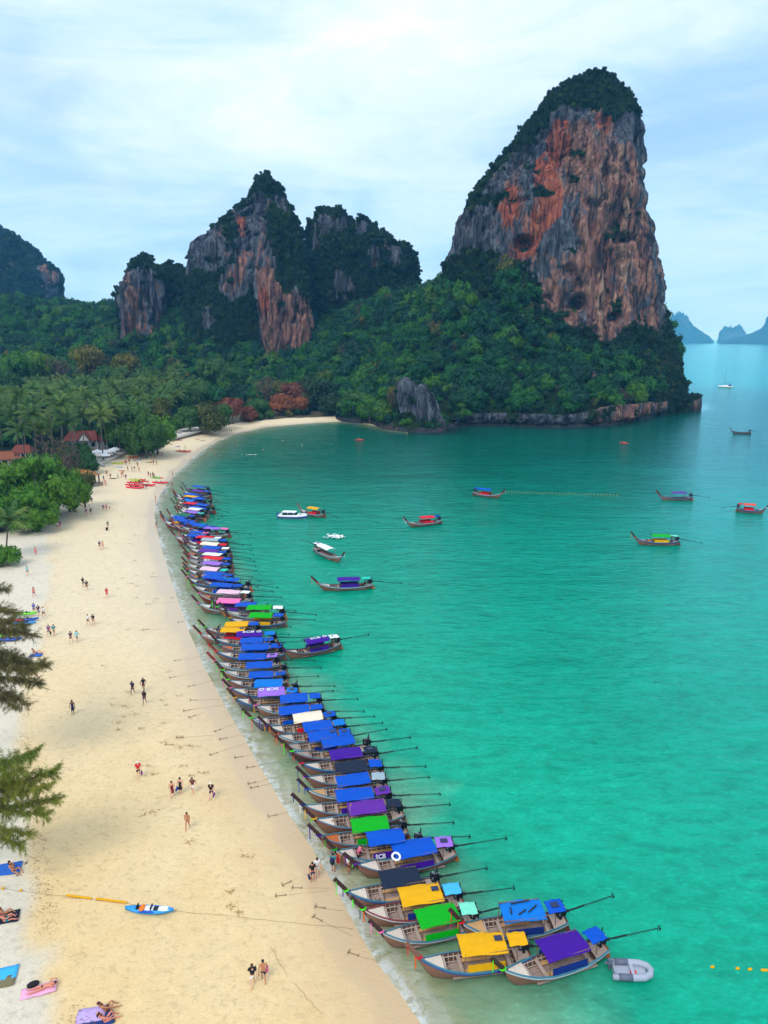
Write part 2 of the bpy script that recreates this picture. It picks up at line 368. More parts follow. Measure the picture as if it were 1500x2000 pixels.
surf = N(t, 'ShaderNodeMixShader'); lk(t, fr.outputs[0], surf.inputs[0]); lk(t, bodys.outputs[0], surf.inputs[1]); lk(t, gl.outputs[0], surf.inputs[2])
# breaking foam along the water's edge
fn = noise(t, mapping(t, pos, (1, 1, 1)), 1.1, 6, 0.72, 0.4); fb = noise(t, pos, 0.09, 3, 0.5)
edge = math_(t, 'ADD', asd, math_(t, 'MULTIPLY', math_(t, 'SUBTRACT', fb, 0.5), 5.0))
band = ramp(t, math_(t, 'DIVIDE', math_(t, 'ADD', edge, 0.4), 3.4, True), [(0.0, 0), (0.10, 1), (0.30, 0.75), (0.42, 0.25), (0.6, 0.30), (0.75, 0.0)])
ext = ramp(t, fb, [(0.40, 0.15), (0.56, 1.0)])
foam = math_(t, 'MULTIPLY', math_(t, 'MULTIPLY', band, ext), ramp(t, fn, [(0.38, 0), (0.55, 1)]))
near_sand = ramp(t, math_(t, 'DIVIDE', ash, 6.0, True), [(0.7, 1), (1, 0)])
foam = math_(t, 'MULTIPLY', math_(t, 'MULTIPLY', foam, near_sand), 0.85)
fd = N(t, 'ShaderNodeBsdfDiffuse'); fd.inputs[0].default_value = (0.78, 0.82, 0.78, 1)
fin = N(t, 'ShaderNodeMixShader'); lk(t, foam, fin.inputs[0]); lk(t, surf.outputs[0], fin.inputs[1]); lk(t, fd.outputs[0], fin.inputs[2])
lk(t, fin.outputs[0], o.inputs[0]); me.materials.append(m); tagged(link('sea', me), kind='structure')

# hills under the forest: a smooth surface through surveyed points --
C = []
def cz(x, y, z): C.append((x, y, z))
def cp(u, v, D): C.append(tuple(PD(u, v, D)))
for x in (-420, -320, -230, -160, -125):
    for y in (150, 220, 300, 380): cz(x, y, 2.6)
for x, y in ((-108, 250), (-100, 310), (-85, 350), (-70, 385), (-50, 400), (-25, 398)): cz(x, y, 2.6)
for x, y in ((-60, 250), (-70, 320), (-50, 350), (-20, 345)): cz(x, y, -4)
for x in (-420, -320): cz(x, 440, 5)
for u, v, D in ((-100, 660, 560), (-100, 590, 660), (60, 705, 520), (60, 640, 590), (60, 600, 680), (180, 708, 500), (180, 660, 560), (180, 615, 640), (300, 712, 490), (300, 668, 520),
                (330, 575, 570), (420, 720, 475), (420, 640, 515), (555, 735, 452), (560, 700, 490), (640, 735, 430), (680, 672, 470), (640, 620, 530), (740, 735, 400), (740, 660, 450), (760, 585, 520),
                (820, 745, 375), (820, 660, 415), (830, 590, 460), (900, 745, 368), (900, 660, 388), (900, 580, 405), (890, 540, 425), (1000, 740, 362), (1000, 640, 385), (1000, 540, 395),
                (1080, 750, 362), (1080, 655, 388), (1160, 755, 365), (1160, 700, 390), (1240, 745, 375), (1240, 668, 400), (1300, 735, 398), (1310, 650, 425), (1330, 720, 420)): cp(u, v, D)
for i, (u, v) in enumerate(COAST_PX):
    p = PZ(u, v); q = Vector((p[0], p[1])); dirn = -q.normalized()
    if i % 2 == 0:
        cz(q.x + dirn.x * 14, q.y + dirn.y * 14, -9)
    cz(q.x - dirn.x * 1, q.y - dirn.y * 1, 2.0)
    if i > 6 : cz(q.x - dirn.x * 6, q.y - dirn.y * 6, 9.0)
for x, y, z in ((164, 408, 18), (164, 432, 26), (168, 470, 30), (100, 520, 40), (20, 560, 55), (174, 431, 4), (183, 440, -9), (208, 480, -9), (212, 540, -9), (180, 610, -9), (-60, 620, 60), (-200, 720, 60), (-420, 600, 45), (-420, 800, 50), (0, 800, 20), (150, 750, -9), (260, 400, -12), (260, 760, -12)): cz(x, y, z)
C = np.array(C); S = 100.0
def U(r2): return np.where(r2 > 0, r2 * np.log(r2 + 1e-12), 0)
A = U(((C[:, None, :2] - C[None, :, :2]) ** 2).sum(-1) / S ** 2) + np.eye(len(C)) * 0.01
Pm = np.hstack([np.ones((len(C), 1)), C[:, :2] / S]); M = np.block([[A, Pm], [Pm.T, np.zeros((3, 3))]])
sol = np.linalg.solve(M, np.concatenate([C[:, 2], np.zeros(3)]))
def hill_z(x, y):
    x = np.atleast_1d(np.asarray(x, float)); y = np.atleast_1d(np.asarray(y, float)); out = np.zeros(len(x))
    for s in range(0, len(x), 8000):
        e = slice(s, s + 8000); r2 = ((x[e, None] - C[None, :, 0]) ** 2 + (y[e, None] - C[None, :, 1]) ** 2) / S ** 2
        out[e] = U(r2) @ sol[:len(C)] + sol[len(C)] + sol[len(C) + 1] * x[e] / S + sol[len(C) + 2] * y[e] / S
    z = np.clip(out, -14, 150)
    p = np.stack([x, y, np.zeros_like(x)], 1); k = smooth(4, 14, z)
    return z + k * (4.0 * fbm(p, 26, 3, 41) + 1.6 * fbm(p, 8, 2, 43))
xs = axis([(-420, -120, 5), (-120, 240, 2.2)]); ys = axis([(140, 330, 6), (330, 480, 2.0), (480, 800, 6)])
X, Y = np.meshgrid(xs, ys); X = X.ravel(); Y = Y.ravel(); Z = hill_z(X, Y)
HP = np.stack([X, Y, Z], 1)
pu, pv = project(HP)
COAST_ROCK = [[(1225, 745), (1258, 735), (1262, 765), (1235, 768)], [(1325, 700), (1352, 690), (1350, 815), (1320, 815)], [(1145, 725), (1165, 722), (1168, 745), (1148, 745)], [(690, 828), (780, 832), (780, 848), (690, 845)]]
def masked(P, polys, amp=9, sc=8, seed=3):
    u, v = project(P); n1 = fbm(P, (sc * .6, sc * .6, sc * 2), 4, seed, 0.65) * amp; n2 = fbm(P, sc, 4, seed + 9, 0.65) * amp * 1.6
    r = np.zeros(len(P), bool)
    for q in polys: r |= inpoly(u + n1, v + n2, q)
    return r
def softmask(P, polys, seed=3):
    return sum(masked(P, polys, a, s_, seed + k * 7).astype(float) for k, (a, s_) in enumerate(((8, 9), (16, 12), (27, 16), (40, 24)))) / 4
rockm = masked(HP, COAST_ROCK).astype(float)
# steep bare shoreline is pushed in and out so that it breaks into ledges and hollows
disp = rockm * (2.2 * fbm(HP, (6, 6, 3), 4, 77))
HPd = HP.copy(); HPd[:, 1] -= disp
me_hill = mesh_np('hill', HPd, grid_faces(len(ys), len(xs)), attrs={'warm': rockm * (0.75 + 0.25 * fbm(HP, 20, 2, 5)), 'red': rockm * 0.25, 'veg': (1 - rockm) * smooth(0.8, 2.2, HP[:, 2]), 'lowrock': smooth(5.5, 1.0, HP[:, 2] + 2.0 * fbm(HP, 5, 2, 6))})

# ------------------------------------------------------------------ rock material (stain masks are stored on the cliffs)
def rock_material(name, bump=1.0):
    m, t, o = new_mat(name); b = N(t, 'ShaderNodeBsdfPrincipled'); lk(t, b.outputs[0], o.inputs[0]); b.inputs['Roughness'].default_value = 0.95
    b.inputs['Specular IOR Level'].default_value = 0.1
    pos = N(t, 'ShaderNodeNewGeometry').outputs['Position']
    aw, ar, av, al = (N(t, 'ShaderNodeAttribute', attribute_name=k).outputs['Fac'] for k in ('warm', 'red', 'veg', 'lowrock'))
    st = mapping(t, pos, (1, 1, 0.10)); s1 = noise(t, st, 0.20, 8, 0.62, 1.0); s2 = noise(t, st, 0.55, 7, 0.66, 0.8); iso = noise(t, mapping(t, pos, (1, 1, 0.4)), 0.10, 6, 0.62, 0.6); fine = noise(t, mapping(t, pos, (1, 1, 0.28)), 0.9, 6, 0.7)
    grey = ramp(t, s2, [(0.30, (0.030, 0.036, 0.048)), (0.45, (0.095, 0.108, 0.130)), (0.58, (0.17, 0.185, 0.205)), (0.72, (0.30, 0.30, 0.30))])
    tan = ramp(t, s1, [(0.28, (0.09, 0.06, 0.065)), (0.42, (0.27, 0.125, 0.10)), (0.54, (0.40, 0.20, 0.14)), (0.64, (0.50, 0.31, 0.20)), (0.74, (0.62, 0.50, 0.40))])
    red = ramp(t, s2, [(0.30, (0.16, 0.05, 0.04)), (0.50, (0.47, 0.12, 0.065)), (0.70, (0.58, 0.23, 0.11))])
    wf = math_(t, 'ADD', aw, math_(t, 'MULTIPLY', math_(t, 'SUBTRACT', math_(t, 'ADD', math_(t, 'MULTIPLY', iso, 0.65), math_(t, 'MULTIPLY', s1, 0.35)), 0.5), 5.5))
    col = mixc(t, ramp(t, wf, [(0.30, 0), (0.72, 1)]), grey, tan)
    rf = math_(t, 'ADD', ar, math_(t, 'MULTIPLY', math_(t, 'SUBTRACT', s1, 0.5), 2.2))
    col = mixc(t, ramp(t, rf, [(0.42, 0), (0.75, 1)]), col, red)
    # black water stains and pockets
    dk = noise(t, mapping(t, pos, (1, 1, 0.17), (0, 0, 0), (40, 3, 9)), 0.20, 8, 0.68, 1.2)
    col = mixc(t, ramp(t, dk, [(0.36, 0.95), (0.44, 0.65), (0.52, 0.0)]), col, (0.022, 0.024, 0.032))
    col = mixc(t, 1.0, col, ramp(t, fine, [(0.30, 0.35), (0.48, 0.95), (0.70, 1.45)]), 'MULTIPLY')
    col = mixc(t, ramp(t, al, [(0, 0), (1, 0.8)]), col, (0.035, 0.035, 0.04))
    gf = ramp(t, math_(t, 'ADD', av, math_(t, 'MULTIPLY', math_(t, 'SUBTRACT', fine, 0.5), 0.8)), [(0.45, 0), (0.6, 1)])
    green = mixc(t, fine, (0.006, 0.020, 0.010), (0.030, 0.060, 0.018)); col = mixc(t, gf, col, green)
    col = mixc(t, 1.0, col, (0.82, 0.82, 0.86), 'MULTIPLY'); lk(t, col, b.inputs['Base Color'])
    bp = N(t, 'ShaderNodeBump'); bp.inputs['Strength'].default_value = bump; bp.inputs['Distance'].default_value = 1.6
    lk(t, math_(t, 'ADD', math_(t, 'ADD', math_(t, 'MULTIPLY', s2, 0.9), math_(t, 'MULTIPLY', fine, 0.7)), math_(t, 'MULTIPLY', dk, 1.0)), bp.inputs['Height']); lk(t, bp.outputs[0], b.inputs['Normal'])
    return m
ROCK = rock_material('limestone')
me_hill.materials.append(ROCK); tagged(link('hill', me_hill), kind='structure')

# ------------------------------------------------------------------ limestone towers: closed lofts between their two flanks
SCAT = []          # (points, normals, size, kind) for the forest
def karst(name, D, left, right, ratio=0.6, bmin=8, n=2.6, rows=120, cols=160, zlo=-6, flute=1.6, lump=4.0, seed=1, rock=(), warm=(), red=(), warm0=0.15, front_bias=0.55, lean=0.0, dents=(), crag=1.0):
    L = np.array([PD(u, v, D)[[0, 2]] for u, v in left]); R = np.array([PD(u, v, D)[[0, 2]] for u, v in right])
    ztop = max(L[0, 1], R[0, 1]); tt = np.linspace(0, 1, rows); zs = zlo + (ztop - zlo) * (1 - (1 - tt) ** 1.25)
    l = np.interp(zs, L[::-1, 1], L[::-1, 0]); r = np.interp(zs, R[::-1, 1], R[::-1, 0])
    cx_ = (l + r) / 2; a = np.maximum((r - l) / 2, 0.3); b_ = np.minimum(np.maximum(a * ratio, np.minimum(bmin, a * 1.5)), a.max() * ratio)
    ph = np.linspace(0, 1, cols, endpoint=False)
    nf = int(cols * 0.72); phi = np.concatenate([np.linspace(-math.pi * 1.06, 0.06 * math.pi, nf, endpoint=False), np.linspace(0.06 * math.pi, 0.94 * math.pi, cols - nf, endpoint=False)])
    c = np.cos(phi); s = np.sin(phi); ce = np.sign(c) * np.abs(c) ** (2 / n); se = np.sign(s) * np.abs(s) ** (2 / n)
    Xg = cx_[:, None] + a[:, None] * ce[None]; Yg = D + b_[:, None] * se[None] + (zs[:, None] - zlo) * lean; Zg = np.repeat(zs[:, None], cols, 1)
    P = np.stack([Xg, Yg, Zg], -1).reshape(-1, 3)
    nx = np.repeat((np.sign(c) * np.abs(c) ** (2 - 2 / n))[None], rows, 0) / a[:, None]; ny = np.repeat((np.sign(s) * np.abs(s) ** (2 - 2 / n))[None], rows, 0) / b_[:, None]
    ln = np.hypot(nx, ny) + 1e-9; Nn = np.stack([nx / ln, ny / ln, np.zeros_like(nx)], -1).reshape(-1, 3)
    amp = np.clip(np.repeat(a[:, None], cols, 1).ravel() / 12, 0.15, 1)
    d = lump * fbm(P, (24, 24, 40), 3, seed)
    fl = 1 - np.abs(fbm(P, (5.0, 5.0, 45), 4, seed + 5)) * 2.6; d = d + flute * 1.25 * fl
    rg = np.abs(fbm(P, (9, 9, 24), 4, seed + 9)); d = d - flute * 1.3 * np.clip(0.22 - rg, 0, 1) * 5
    d = d + 1.1 * flute * fbm(P, (2.8, 2.8, 13), 4, seed + 13, 0.6)
    for (uu, vv, ru, rv, dep) in dents:
        pu, pv = project(P); q = ((pu - uu) / ru) ** 2 + ((pv - vv) / rv) ** 2; front = Nn[:, 1] < 0.1
        d = d - front * dep * np.clip(1 - q + 0.5 * fbm(P, 6, 3, seed + 21), 0, 1)
    P = P + Nn * (d * amp)[:, None]; P[:, 2] += (1.5 * fbm(P, 9, 3, seed + 31) * amp) * np.repeat(smooth(zlo, zlo + 20, zs)[:, None], cols, 1).ravel()
    P[:, 2] += D / 520 * (7.0 * fbm(P * np.array((1, 1, 0)), (8, 12, 1), 3, seed + 35) - 1.0) * np.repeat(smooth(ztop - 45, ztop - 4, zs)[:, None], cols, 1).ravel() * (crag)
    top = np.array([[cx_[-1], D + (ztop - zlo) * lean, ztop + 0.4]]); P = np.vstack([P, top]); k = rows * cols - cols
    F = grid_faces(rows, cols, True); ti = len(P) - 1
    capq = np.stack([k + np.arange(cols), k + (np.arange(cols) + 1) % cols, np.full(cols, ti), np.full(cols, ti)], 1)
    front = np.concatenate([Nn[:, 1] < 0.35, [False]])
    isrock = masked(P, rock, 16, 7) & np.concatenate([Nn[:, 1] < 0.85, [False]])
    ledge = (fbm(P, (11, 11, 7), 3, seed + 71) > 0.47); isrock &= ~ledge
    tri = np.concatenate([F[:, [0, 1, 2]], F[:, [0, 2, 3]], capq[:, :3]])
    mk = lambda polys: softmask(P, polys, seed + 50) * front
    w = warm0 + (mk(warm) * 0.75 if len(warm) else 0) ; rd = mk(red) if len(red) else np.zeros(len(P))
    z0 = np.clip((P[:, 2] - 1.0) / 4.0, 0, 1)
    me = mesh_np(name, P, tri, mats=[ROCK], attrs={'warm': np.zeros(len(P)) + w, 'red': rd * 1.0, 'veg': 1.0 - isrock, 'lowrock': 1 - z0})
    o = link(name, me)
    # forest seeds
    v0, v1, v2 = P[tri[:, 0]], P[tri[:, 1]], P[tri[:, 2]]; fnm = np.cross(v1 - v0, v2 - v0); ar = np.linalg.norm(fnm, axis=1); fnm /= ar[:, None] + 1e-9; cen = (v0 + v1 + v2) / 3
    return o, cen, fnm, ar / 2, (isrock[tri].mean(1) < 0.5)

def seed_forest(cen, nrm, area, ok, density, size, kind, jit=0.4, hide_back=True):
    to = np.array((0, 0, CAM_H)) - cen; to /= np.linalg.norm(to, axis=1)[:, None]
    w = area * ok * ((nrm * to).sum(1) > -0.25 if hide_back else 1); w = w * (cen[:, 2] > 1.5)
    n = int(w.sum() * density)
    if n < 1: return
    i = RNG.choice(len(w), n, p=w / w.sum()); p = cen[i] + RNG.normal(0, 0.5, (n, 3))
    sz = size[0] + (size[1] - size[0]) * RNG.random(n) ** 1.6
    SCAT.append((p, nrm[i], sz, kind))

T4_ROCK = [[(860, 500), (870, 425), (905, 408), (922, 425), (940, 385), (968, 340), (996, 312), (1016, 284), (1042, 262), (1074, 226), (1110, 206), (1160, 212), (1200, 222), (1250, 225), (1275, 260), (1290, 330), (1290, 430), (1298, 480), (1305, 560), (1300, 620), (1292, 655), (1270, 640), (1240, 630), (1215, 650), (1195, 668), (1180, 655), (1150, 642), (1120, 645), (1090, 630), (1065, 600), (1050, 570), (1045, 540), (1010, 520), (985, 512), (960, 492), (925, 488)]]
T4_RED = [[(1080, 235), (1112, 232), (1112, 290), (1085, 330), (1102, 375), (1095, 420), (1065, 450), (1045, 480), (1037, 505), (985, 510), (1005, 475), (1030, 440), (1046, 380), (1040, 330), (1064, 285)], [(972, 400), (992, 360), (1015, 360), (1012, 430), (985, 450)], [(1160, 215), (1195, 225), (1190, 262), (1170, 262)]]
T4_WARM = [[(1110, 240), (1200, 225), (1195, 260), (1240, 290), (1262, 400), (1290, 640), (1195, 668), (1120, 645), (1062, 605), (1068, 545), (1100, 520), (1130, 470), (1110, 420), (1090, 380), (1070, 330), (1085, 285)], [(972, 440), (1000, 390), (1030, 370), (1040, 470), (995, 510)]]
KARSTS = {}
def build_karst(key, label, dens, size, kind, **kw):
    o, cen, nrm, ar, ok = karst('limestone_' + ('tower' if key != 'islet' else 'rock'), **kw); tagged(o, label, 'cliff', None, None)
    KARSTS[key] = (cen, nrm, ar, ok)
    if dens: seed_forest(cen, nrm, ar, ok, dens, size, kind)
build_karst('T4', 'tall red and grey limestone tower with a forested cap rising above the bay', 0.24, (0.7, 1.9), 1, D=428, crag=0.5, seed=4, rows=230, cols=330, ratio=0.62, n=3.0, lump=5.0, flute=2.0,
    left=[(1164, 141), (1134, 151), (1100, 171), (1074, 194), (1052, 216), (1031, 242), (1010, 272), (990, 302), (965, 332), (940, 360), (917, 385), (906, 410), (895, 440), (887, 480), (878, 510), (870, 560), (860, 640), (850, 760), (845, 840)],
    right=[(1180, 141), (1197, 154), (1214, 184), (1232, 218), (1245, 260), (1250, 320), (1252, 380), (1254, 430), (1258, 480), (1263, 530), (1270, 580), (1278, 620), (1288, 660), (1302, 700), (1312, 760), (1312, 840)],
    rock=T4_ROCK, red=T4_RED, warm=T4_WARM, warm0=0.05, dents=((1130, 592, 18, 20, 14), (1022, 478, 22, 20, 9), (1222, 465, 26, 12, 8), (1160, 430, 12, 40, 5), (1192, 540, 14, 60, 6), (1110, 530, 20, 16, 4), (1200, 620, 18, 14, 6)))
build_karst('T2', 'pointed green and grey limestone peak in the middle of the range', 0.25, (0.7, 2.2), 1, D=525, seed=14, rows=130, cols=190, ratio=0.65, lump=4.0, flute=2.0,
    left=[(518, 342), (500, 360), (480, 395), (452, 415), (430, 432), (405, 455), (375, 480), (368, 520), (366, 600), (364, 700), (360, 800)],
    right=[(526, 342), (540, 355), (560, 390), (575, 420), (586, 450), (592, 480), (600, 600), (610, 700), (615, 800)],
    rock=[[(355, 480), (405, 445), (440, 440), (445, 480), (446, 525), (400, 520), (355, 535)], [(450, 418), (480, 412), (505, 500), (500, 548), (448, 598), (430, 565), (446, 520), (462, 500)], [(480, 400), (512, 372), (530, 385), (532, 440), (538, 520), (500, 530)], [(535, 375), (565, 395), (562, 430), (536, 415)], [(395, 612), (415, 610), (418, 645), (400, 648)]],
    warm=[[(455, 470), (500, 500), (450, 585), (436, 560)]], warm0=-0.05, red=[[(455, 430), (475, 425), (482, 470), (462, 465)]])
build_karst('buttress', 'orange streaked limestone buttress at the foot of the pointed peak', 0.2, (0.7, 2.0), 1, D=492, seed=24, rows=110, cols=150, ratio=0.55, lump=2.5, flute=1.8,
    left=[(528, 392), (512, 430), (502, 480), (500, 540), (508, 620), (513, 720), (513, 780)], right=[(540, 392), (570, 440), (592, 500), (602, 560), (607, 640), (607, 720), (607, 780)],
    rock=[[(500, 440), (520, 420), (532, 470), (535, 540), (552, 560), (590, 575), (612, 615), (612, 690), (588, 700), (560, 722), (514, 722), (505, 640), (495, 560)]], warm=[[(498, 520), (535, 520), (612, 600), (612, 700), (560, 722), (512, 722)]], red=[[(500, 560), (522, 560), (526, 620), (508, 620)]], warm0=0.25)
build_karst('T1', 'small pale limestone pillar at the left of the range', 0.24, (0.7, 2.0), 1, D=532, seed=34, rows=100, cols=130, ratio=0.7, lump=2.5, flute=2.6,
    left=[(264, 504), (250, 520), (238, 548), (232, 580), (236, 610), (238, 680), (238, 760)], right=[(290, 506), (306, 520), (316, 550), (319, 600), (321, 690), (321, 760)],
    rock=[[(225, 560), (240, 528), (262, 518), (292, 520), (325, 550), (328, 645), (302, 675), (282, 650), (252, 680), (232, 665)]], warm=[[(240, 560), (285, 560), (300, 660), (240, 660)]], warm0=0.0)
build_karst('saddle', 'low forested shoulder between the pale pillar and the pointed peak', 0.19, (0.9, 3.0), 1, D=560, seed=44, rows=70, cols=110, ratio=0.8, lump=4.0, flute=1.6,
    left=[(320, 520), (296, 540), (285, 600), (280, 700), (280, 760)], right=[(362, 522), (395, 540), (420, 620), (430, 700), (430, 760)], rock=[[(398, 615), (412, 615), (414, 642), (402, 645)]])
build_karst('T3', 'broad forested limestone block right of the pointed peak', 0.25, (0.8, 2.4), 1, D=548, seed=54, rows=120, cols=180, ratio=0.6, lump=5.0, flute=2.2,
    left=[(636, 430), (616, 434), (611, 445), (609, 490), (605, 560), (600, 700), (595, 800)], right=[(655, 430), (690, 436), (722, 445), (741, 458), (770, 462), (793, 474), (808, 492), (812, 525), (816, 570), (826, 640), (832, 740), (834, 800)],
    rock=[[(752, 470), (790, 480), (786, 520), (756, 515)], [(716, 478), (742, 478), (742, 524), (718, 524)], [(650, 525), (690, 540), (690, 595), (655, 582)], [(780, 585), (806, 555), (800, 655), (778, 655)], [(702, 645), (746, 625), (742, 692), (704, 682)]],
    warm=[[(718, 480), (740, 480), (738, 520), (720, 520)], [(700, 560), (800, 560), (800, 690), (700, 690)]], warm0=-0.1)
build_karst('T3a', 'craggy grey pinnacle standing at the left end of the broad forested block', 0.22, (0.7, 1.8), 1, D=540, seed=56, rows=70, cols=90, ratio=0.8, lump=2.0, flute=1.8, zlo=60,
    left=[(626, 409), (617, 414), (613, 430), (612, 500), (612, 560)], right=[(668, 410), (680, 416), (686, 430), (690, 500), (692, 560)], rock=[[(600, 432), (632, 428), (700, 428), (700, 500), (660, 512), (600, 490)]], warm0=-0.4)
build_karst('T3b', 'craggy grey pinnacle in the middle of the broad forested block', 0.22, (0.7, 1.8), 1, D=538, seed=57, rows=70, cols=90, ratio=0.8, lump=2.0, flute=1.8, zlo=60,
    left=[(704, 426), (694, 432), (690, 450), (688, 500), (686, 560)], right=[(718, 426), (732, 434), (740, 448), (744, 500), (748, 560)], rock=[[(686, 440), (716, 440), (712, 500), (690, 508)], [(718, 480), (738, 480), (738, 520), (720, 520)]], warm0=-0.4)
build_karst('M0', 'distant forested mountain with a sheer end at the left edge', 0.05, (1.8, 5.0), 1, D=980, seed=64, rows=90, cols=170, ratio=0.5, lump=8.0, flute=3.0,
    left=[(-60, 440), (-170, 470), (-300, 540), (-380, 640), (-400, 700)], right=[(-20, 442), (18, 454), (48, 477), (74, 504), (96, 520), (107, 532), (109, 560), (111, 600), (112, 700)],
    rock=[[(68, 512), (98, 520), (112, 530), (113, 585), (85, 578)]], warm=[[(80, 515), (112, 525), (112, 550), (90, 545)]])
build_karst('outcrop', 'grey limestone outcrop with ferny ledges at the water edge', 0.10, (0.8, 1.8), 1, D=330, seed=74, rows=90, cols=130, ratio=0.75, lump=1.6, flute=1.3, zlo=-4,
    left=[(790, 741), (776, 752), (771, 775), (777, 800), (784, 815), (786, 848)], right=[(812, 741), (834, 755), (848, 776), (856, 800), (868, 820), (876, 838), (876, 850)],
    rock=[[(768, 738), (815, 735), (850, 770), (882, 840), (880, 850), (820, 850), (812, 815), (785, 800), (772, 775)]], warm0=-0.35)
build_karst('islet', 'low square rock stack with a bushy top beside the headland', 0.25, (0.7, 1.3), 1, D=412, seed=84, rows=50, cols=70, ratio=0.8, lump=0.7, flute=0.6, zlo=-3,
    left=[(1346, 775), (1342, 780), (1341, 795), (1343, 803)], right=[(1364, 776), (1369, 782), (1370, 795), (1369, 803)], rock=[[(1335, 780), (1375, 780), (1375, 810), (1335, 810)]], warm0=0.35)
# undercut rock shore of the headland
pc = coast[6:]; seg = np.hypot(*np.diff(pc, axis=0).T); cum = np.concatenate([[0], np.cumsum(seg)]); ss = np.arange(0, cum[-1], 0.55)
cxy = np.stack([np.interp(ss, cum, pc[:, 0]), np.interp(ss, cum, pc[:, 1])], 1); kern = np.hanning(31); kern /= kern.sum()
cxy = np.stack([np.convolve(np.pad(cxy[:, i], 15, 'edge'), kern, 'valid') for i in (0, 1)], 1)
tg = np.gradient(cxy, axis=0); nn = np.stack([tg[:, 1], -tg[:, 0]], 1); nn /= np.linalg.norm(nn, axis=1)[:, None]
hh = np.interp(ss / cum[-1], [0, .08, .3, .36, .5, .62, .75, .88, 1], [4.0, 6.0, 6.5, 8.0, 9.0, 8.5, 7.0, 8.5, 9.5]) * (1 + .25 * fbm(np.stack([ss, ss * 0, ss * 0], 1), 9, 3, 8))
zr = np.linspace(0, 1, 30); P = []
for k, q in enumerate(zr):
    z = -2.5 + (hh + 2.5) * q; off = np.interp(z, [-3, 0, 0.8, 2.2, 4, 20], [0.5, 0.2, 0.0, 2.2, 2.8, 2.0])
    P.append(np.stack([cxy[:, 0] + nn[:, 0] * off, cxy[:, 1] + nn[:, 1] * off, z], 1))
P.append(np.stack([cxy[:, 0] - nn[:, 0] * 5, cxy[:, 1] - nn[:, 1] * 5, hh - 1.5], 1))
P = np.array(P).reshape(-1, 3); nr = len(zr) + 1
dd_ = 2.6 * fbm(P, (7, 7, 9), 3, 61) + 1.5 * (0.5 - np.abs(fbm(P, (3, 3, 9), 3, 63)) * 2) + 0.6 * fbm(P, (1.2, 1.2, 2), 3, 65)
P[:, :2] += np.tile(nn, (nr, 1)) * dd_[:, None]
wv = np.tile(-0.25 + 0.75 * smooth(0.28, 0.42, ss / cum[-1]), nr) + 0.3 * fbm(P, 12, 3, 66)
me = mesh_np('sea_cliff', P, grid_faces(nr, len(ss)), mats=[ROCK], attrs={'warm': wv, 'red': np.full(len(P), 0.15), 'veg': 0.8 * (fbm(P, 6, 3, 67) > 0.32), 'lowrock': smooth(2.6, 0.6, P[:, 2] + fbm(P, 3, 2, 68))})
tagged(link('sea_cliff', me), 'pinkish rock shore undercut by the waves along the foot of the headland', 'cliff')
# far islands: real size and distance, blued by the haze
m_isle = rock_material('far_island_rock', 0.3)
def island(label, D, left, right, seed, rockp=()):
    global ROCK
    o, *_ = karst('far_island', D, left, right, ratio=0.6, rows=60, cols=120, zlo=-10, flute=D / 1500, lump=D / 500, seed=seed, rock=rockp, warm0=0.0)
    tagged(o, label, 'island')
island('hazy blue island sloping down to the right just beyond the headland', 6400, [(1312, 620), (1290, 630), (1270, 660), (1265, 672)], [(1324, 617), (1342, 622), (1350, 636), (1368, 648), (1382, 657), (1390, 666), (1391, 672)], 91, [[(1330, 622), (1345, 622), (1345, 632), (1332, 630)]])
island('hazy round island with pale cliffs on the horizon', 6800, [(1416, 642), (1408, 648), (1404, 660), (1403, 672)], [(1442, 642), (1452, 647), (1456, 656), (1458, 672)], 92, [[(1412, 648), (1455, 646), (1455, 664), (1410, 664)]])
island('hazy blue island with a steep knob at the right edge of the horizon', 5600, [(1506, 616), (1499, 624), (1495, 640), (1478, 649), (1457, 657), (1434, 662), (1415, 669), (1412, 675)], [(1540, 612), (1600, 640), (1700, 668), (1710, 675)], 93)
# ================================================================== VEGETATION
def leaf_mat(name, stops, patch=0.05, trans=0.25):
    m, t, o = new_mat(name); oi = N(t, 'ShaderNodeObjectInfo'); pos = N(t, 'ShaderNodeNewGeometry').outputs['Position']
    f = math_(t, 'ADD', math_(t, 'MULTIPLY', oi.outputs['Random'], 0.62), math_(t, 'MULTIPLY', noise(t, pos, patch, 3, 0.6), 0.55)); f = math_(t, 'SUBTRACT', f, 0.07)
    c = ramp(t, f, stops); fine = noise(t, pos, 1.3, 3, 0.6); c = mixc(t, 1.0, c, ramp(t, fine, [(0.3, 0.62), (0.7, 1.4)]), 'MULTIPLY')
    d = N(t, 'ShaderNodeBsdfPrincipled'); lk(t, c, d.inputs['Base Color']); d.inputs['Roughness'].default_value = 0.7; d.inputs['Specular IOR Level'].default_value = 0.25
    tl = N(t, 'ShaderNodeBsdfTranslucent'); lk(t, c, tl.inputs[0]); mx = N(t, 'ShaderNodeMixShader'); mx.inputs[0].default_value = trans
    lk(t, d.outputs[0], mx.inputs[1]); lk(t, tl.outputs[0], mx.inputs[2]); lk(t, mx.outputs[0], o.inputs[0]); return m
JUNGLE = leaf_mat('jungle_leaves', [(0.0, (0.0056, 0.0365, 0.0253)), (0.3, (0.0084, 0.0561, 0.0308)), (0.5, (0.014, 0.0869, 0.0281)), (0.68, (0.0253, 0.1403, 0.0197)), (0.84, (0.0645, 0.1824, 0.014)), (0.94, (0.1052, 0.0926, 0.0448)), (1.0, (0.1684, 0.1824, 0.0197))], 0.03)
DARKJ = leaf_mat('dark_jungle_leaves', [(0.0, (0.005, 0.024, 0.020)), (0.45, (0.009, 0.040, 0.022)), (0.72, (0.020, 0.060, 0.020)), (0.9, (0.08, 0.10, 0.032)), (1.0, (0.13, 0.095, 0.05))])
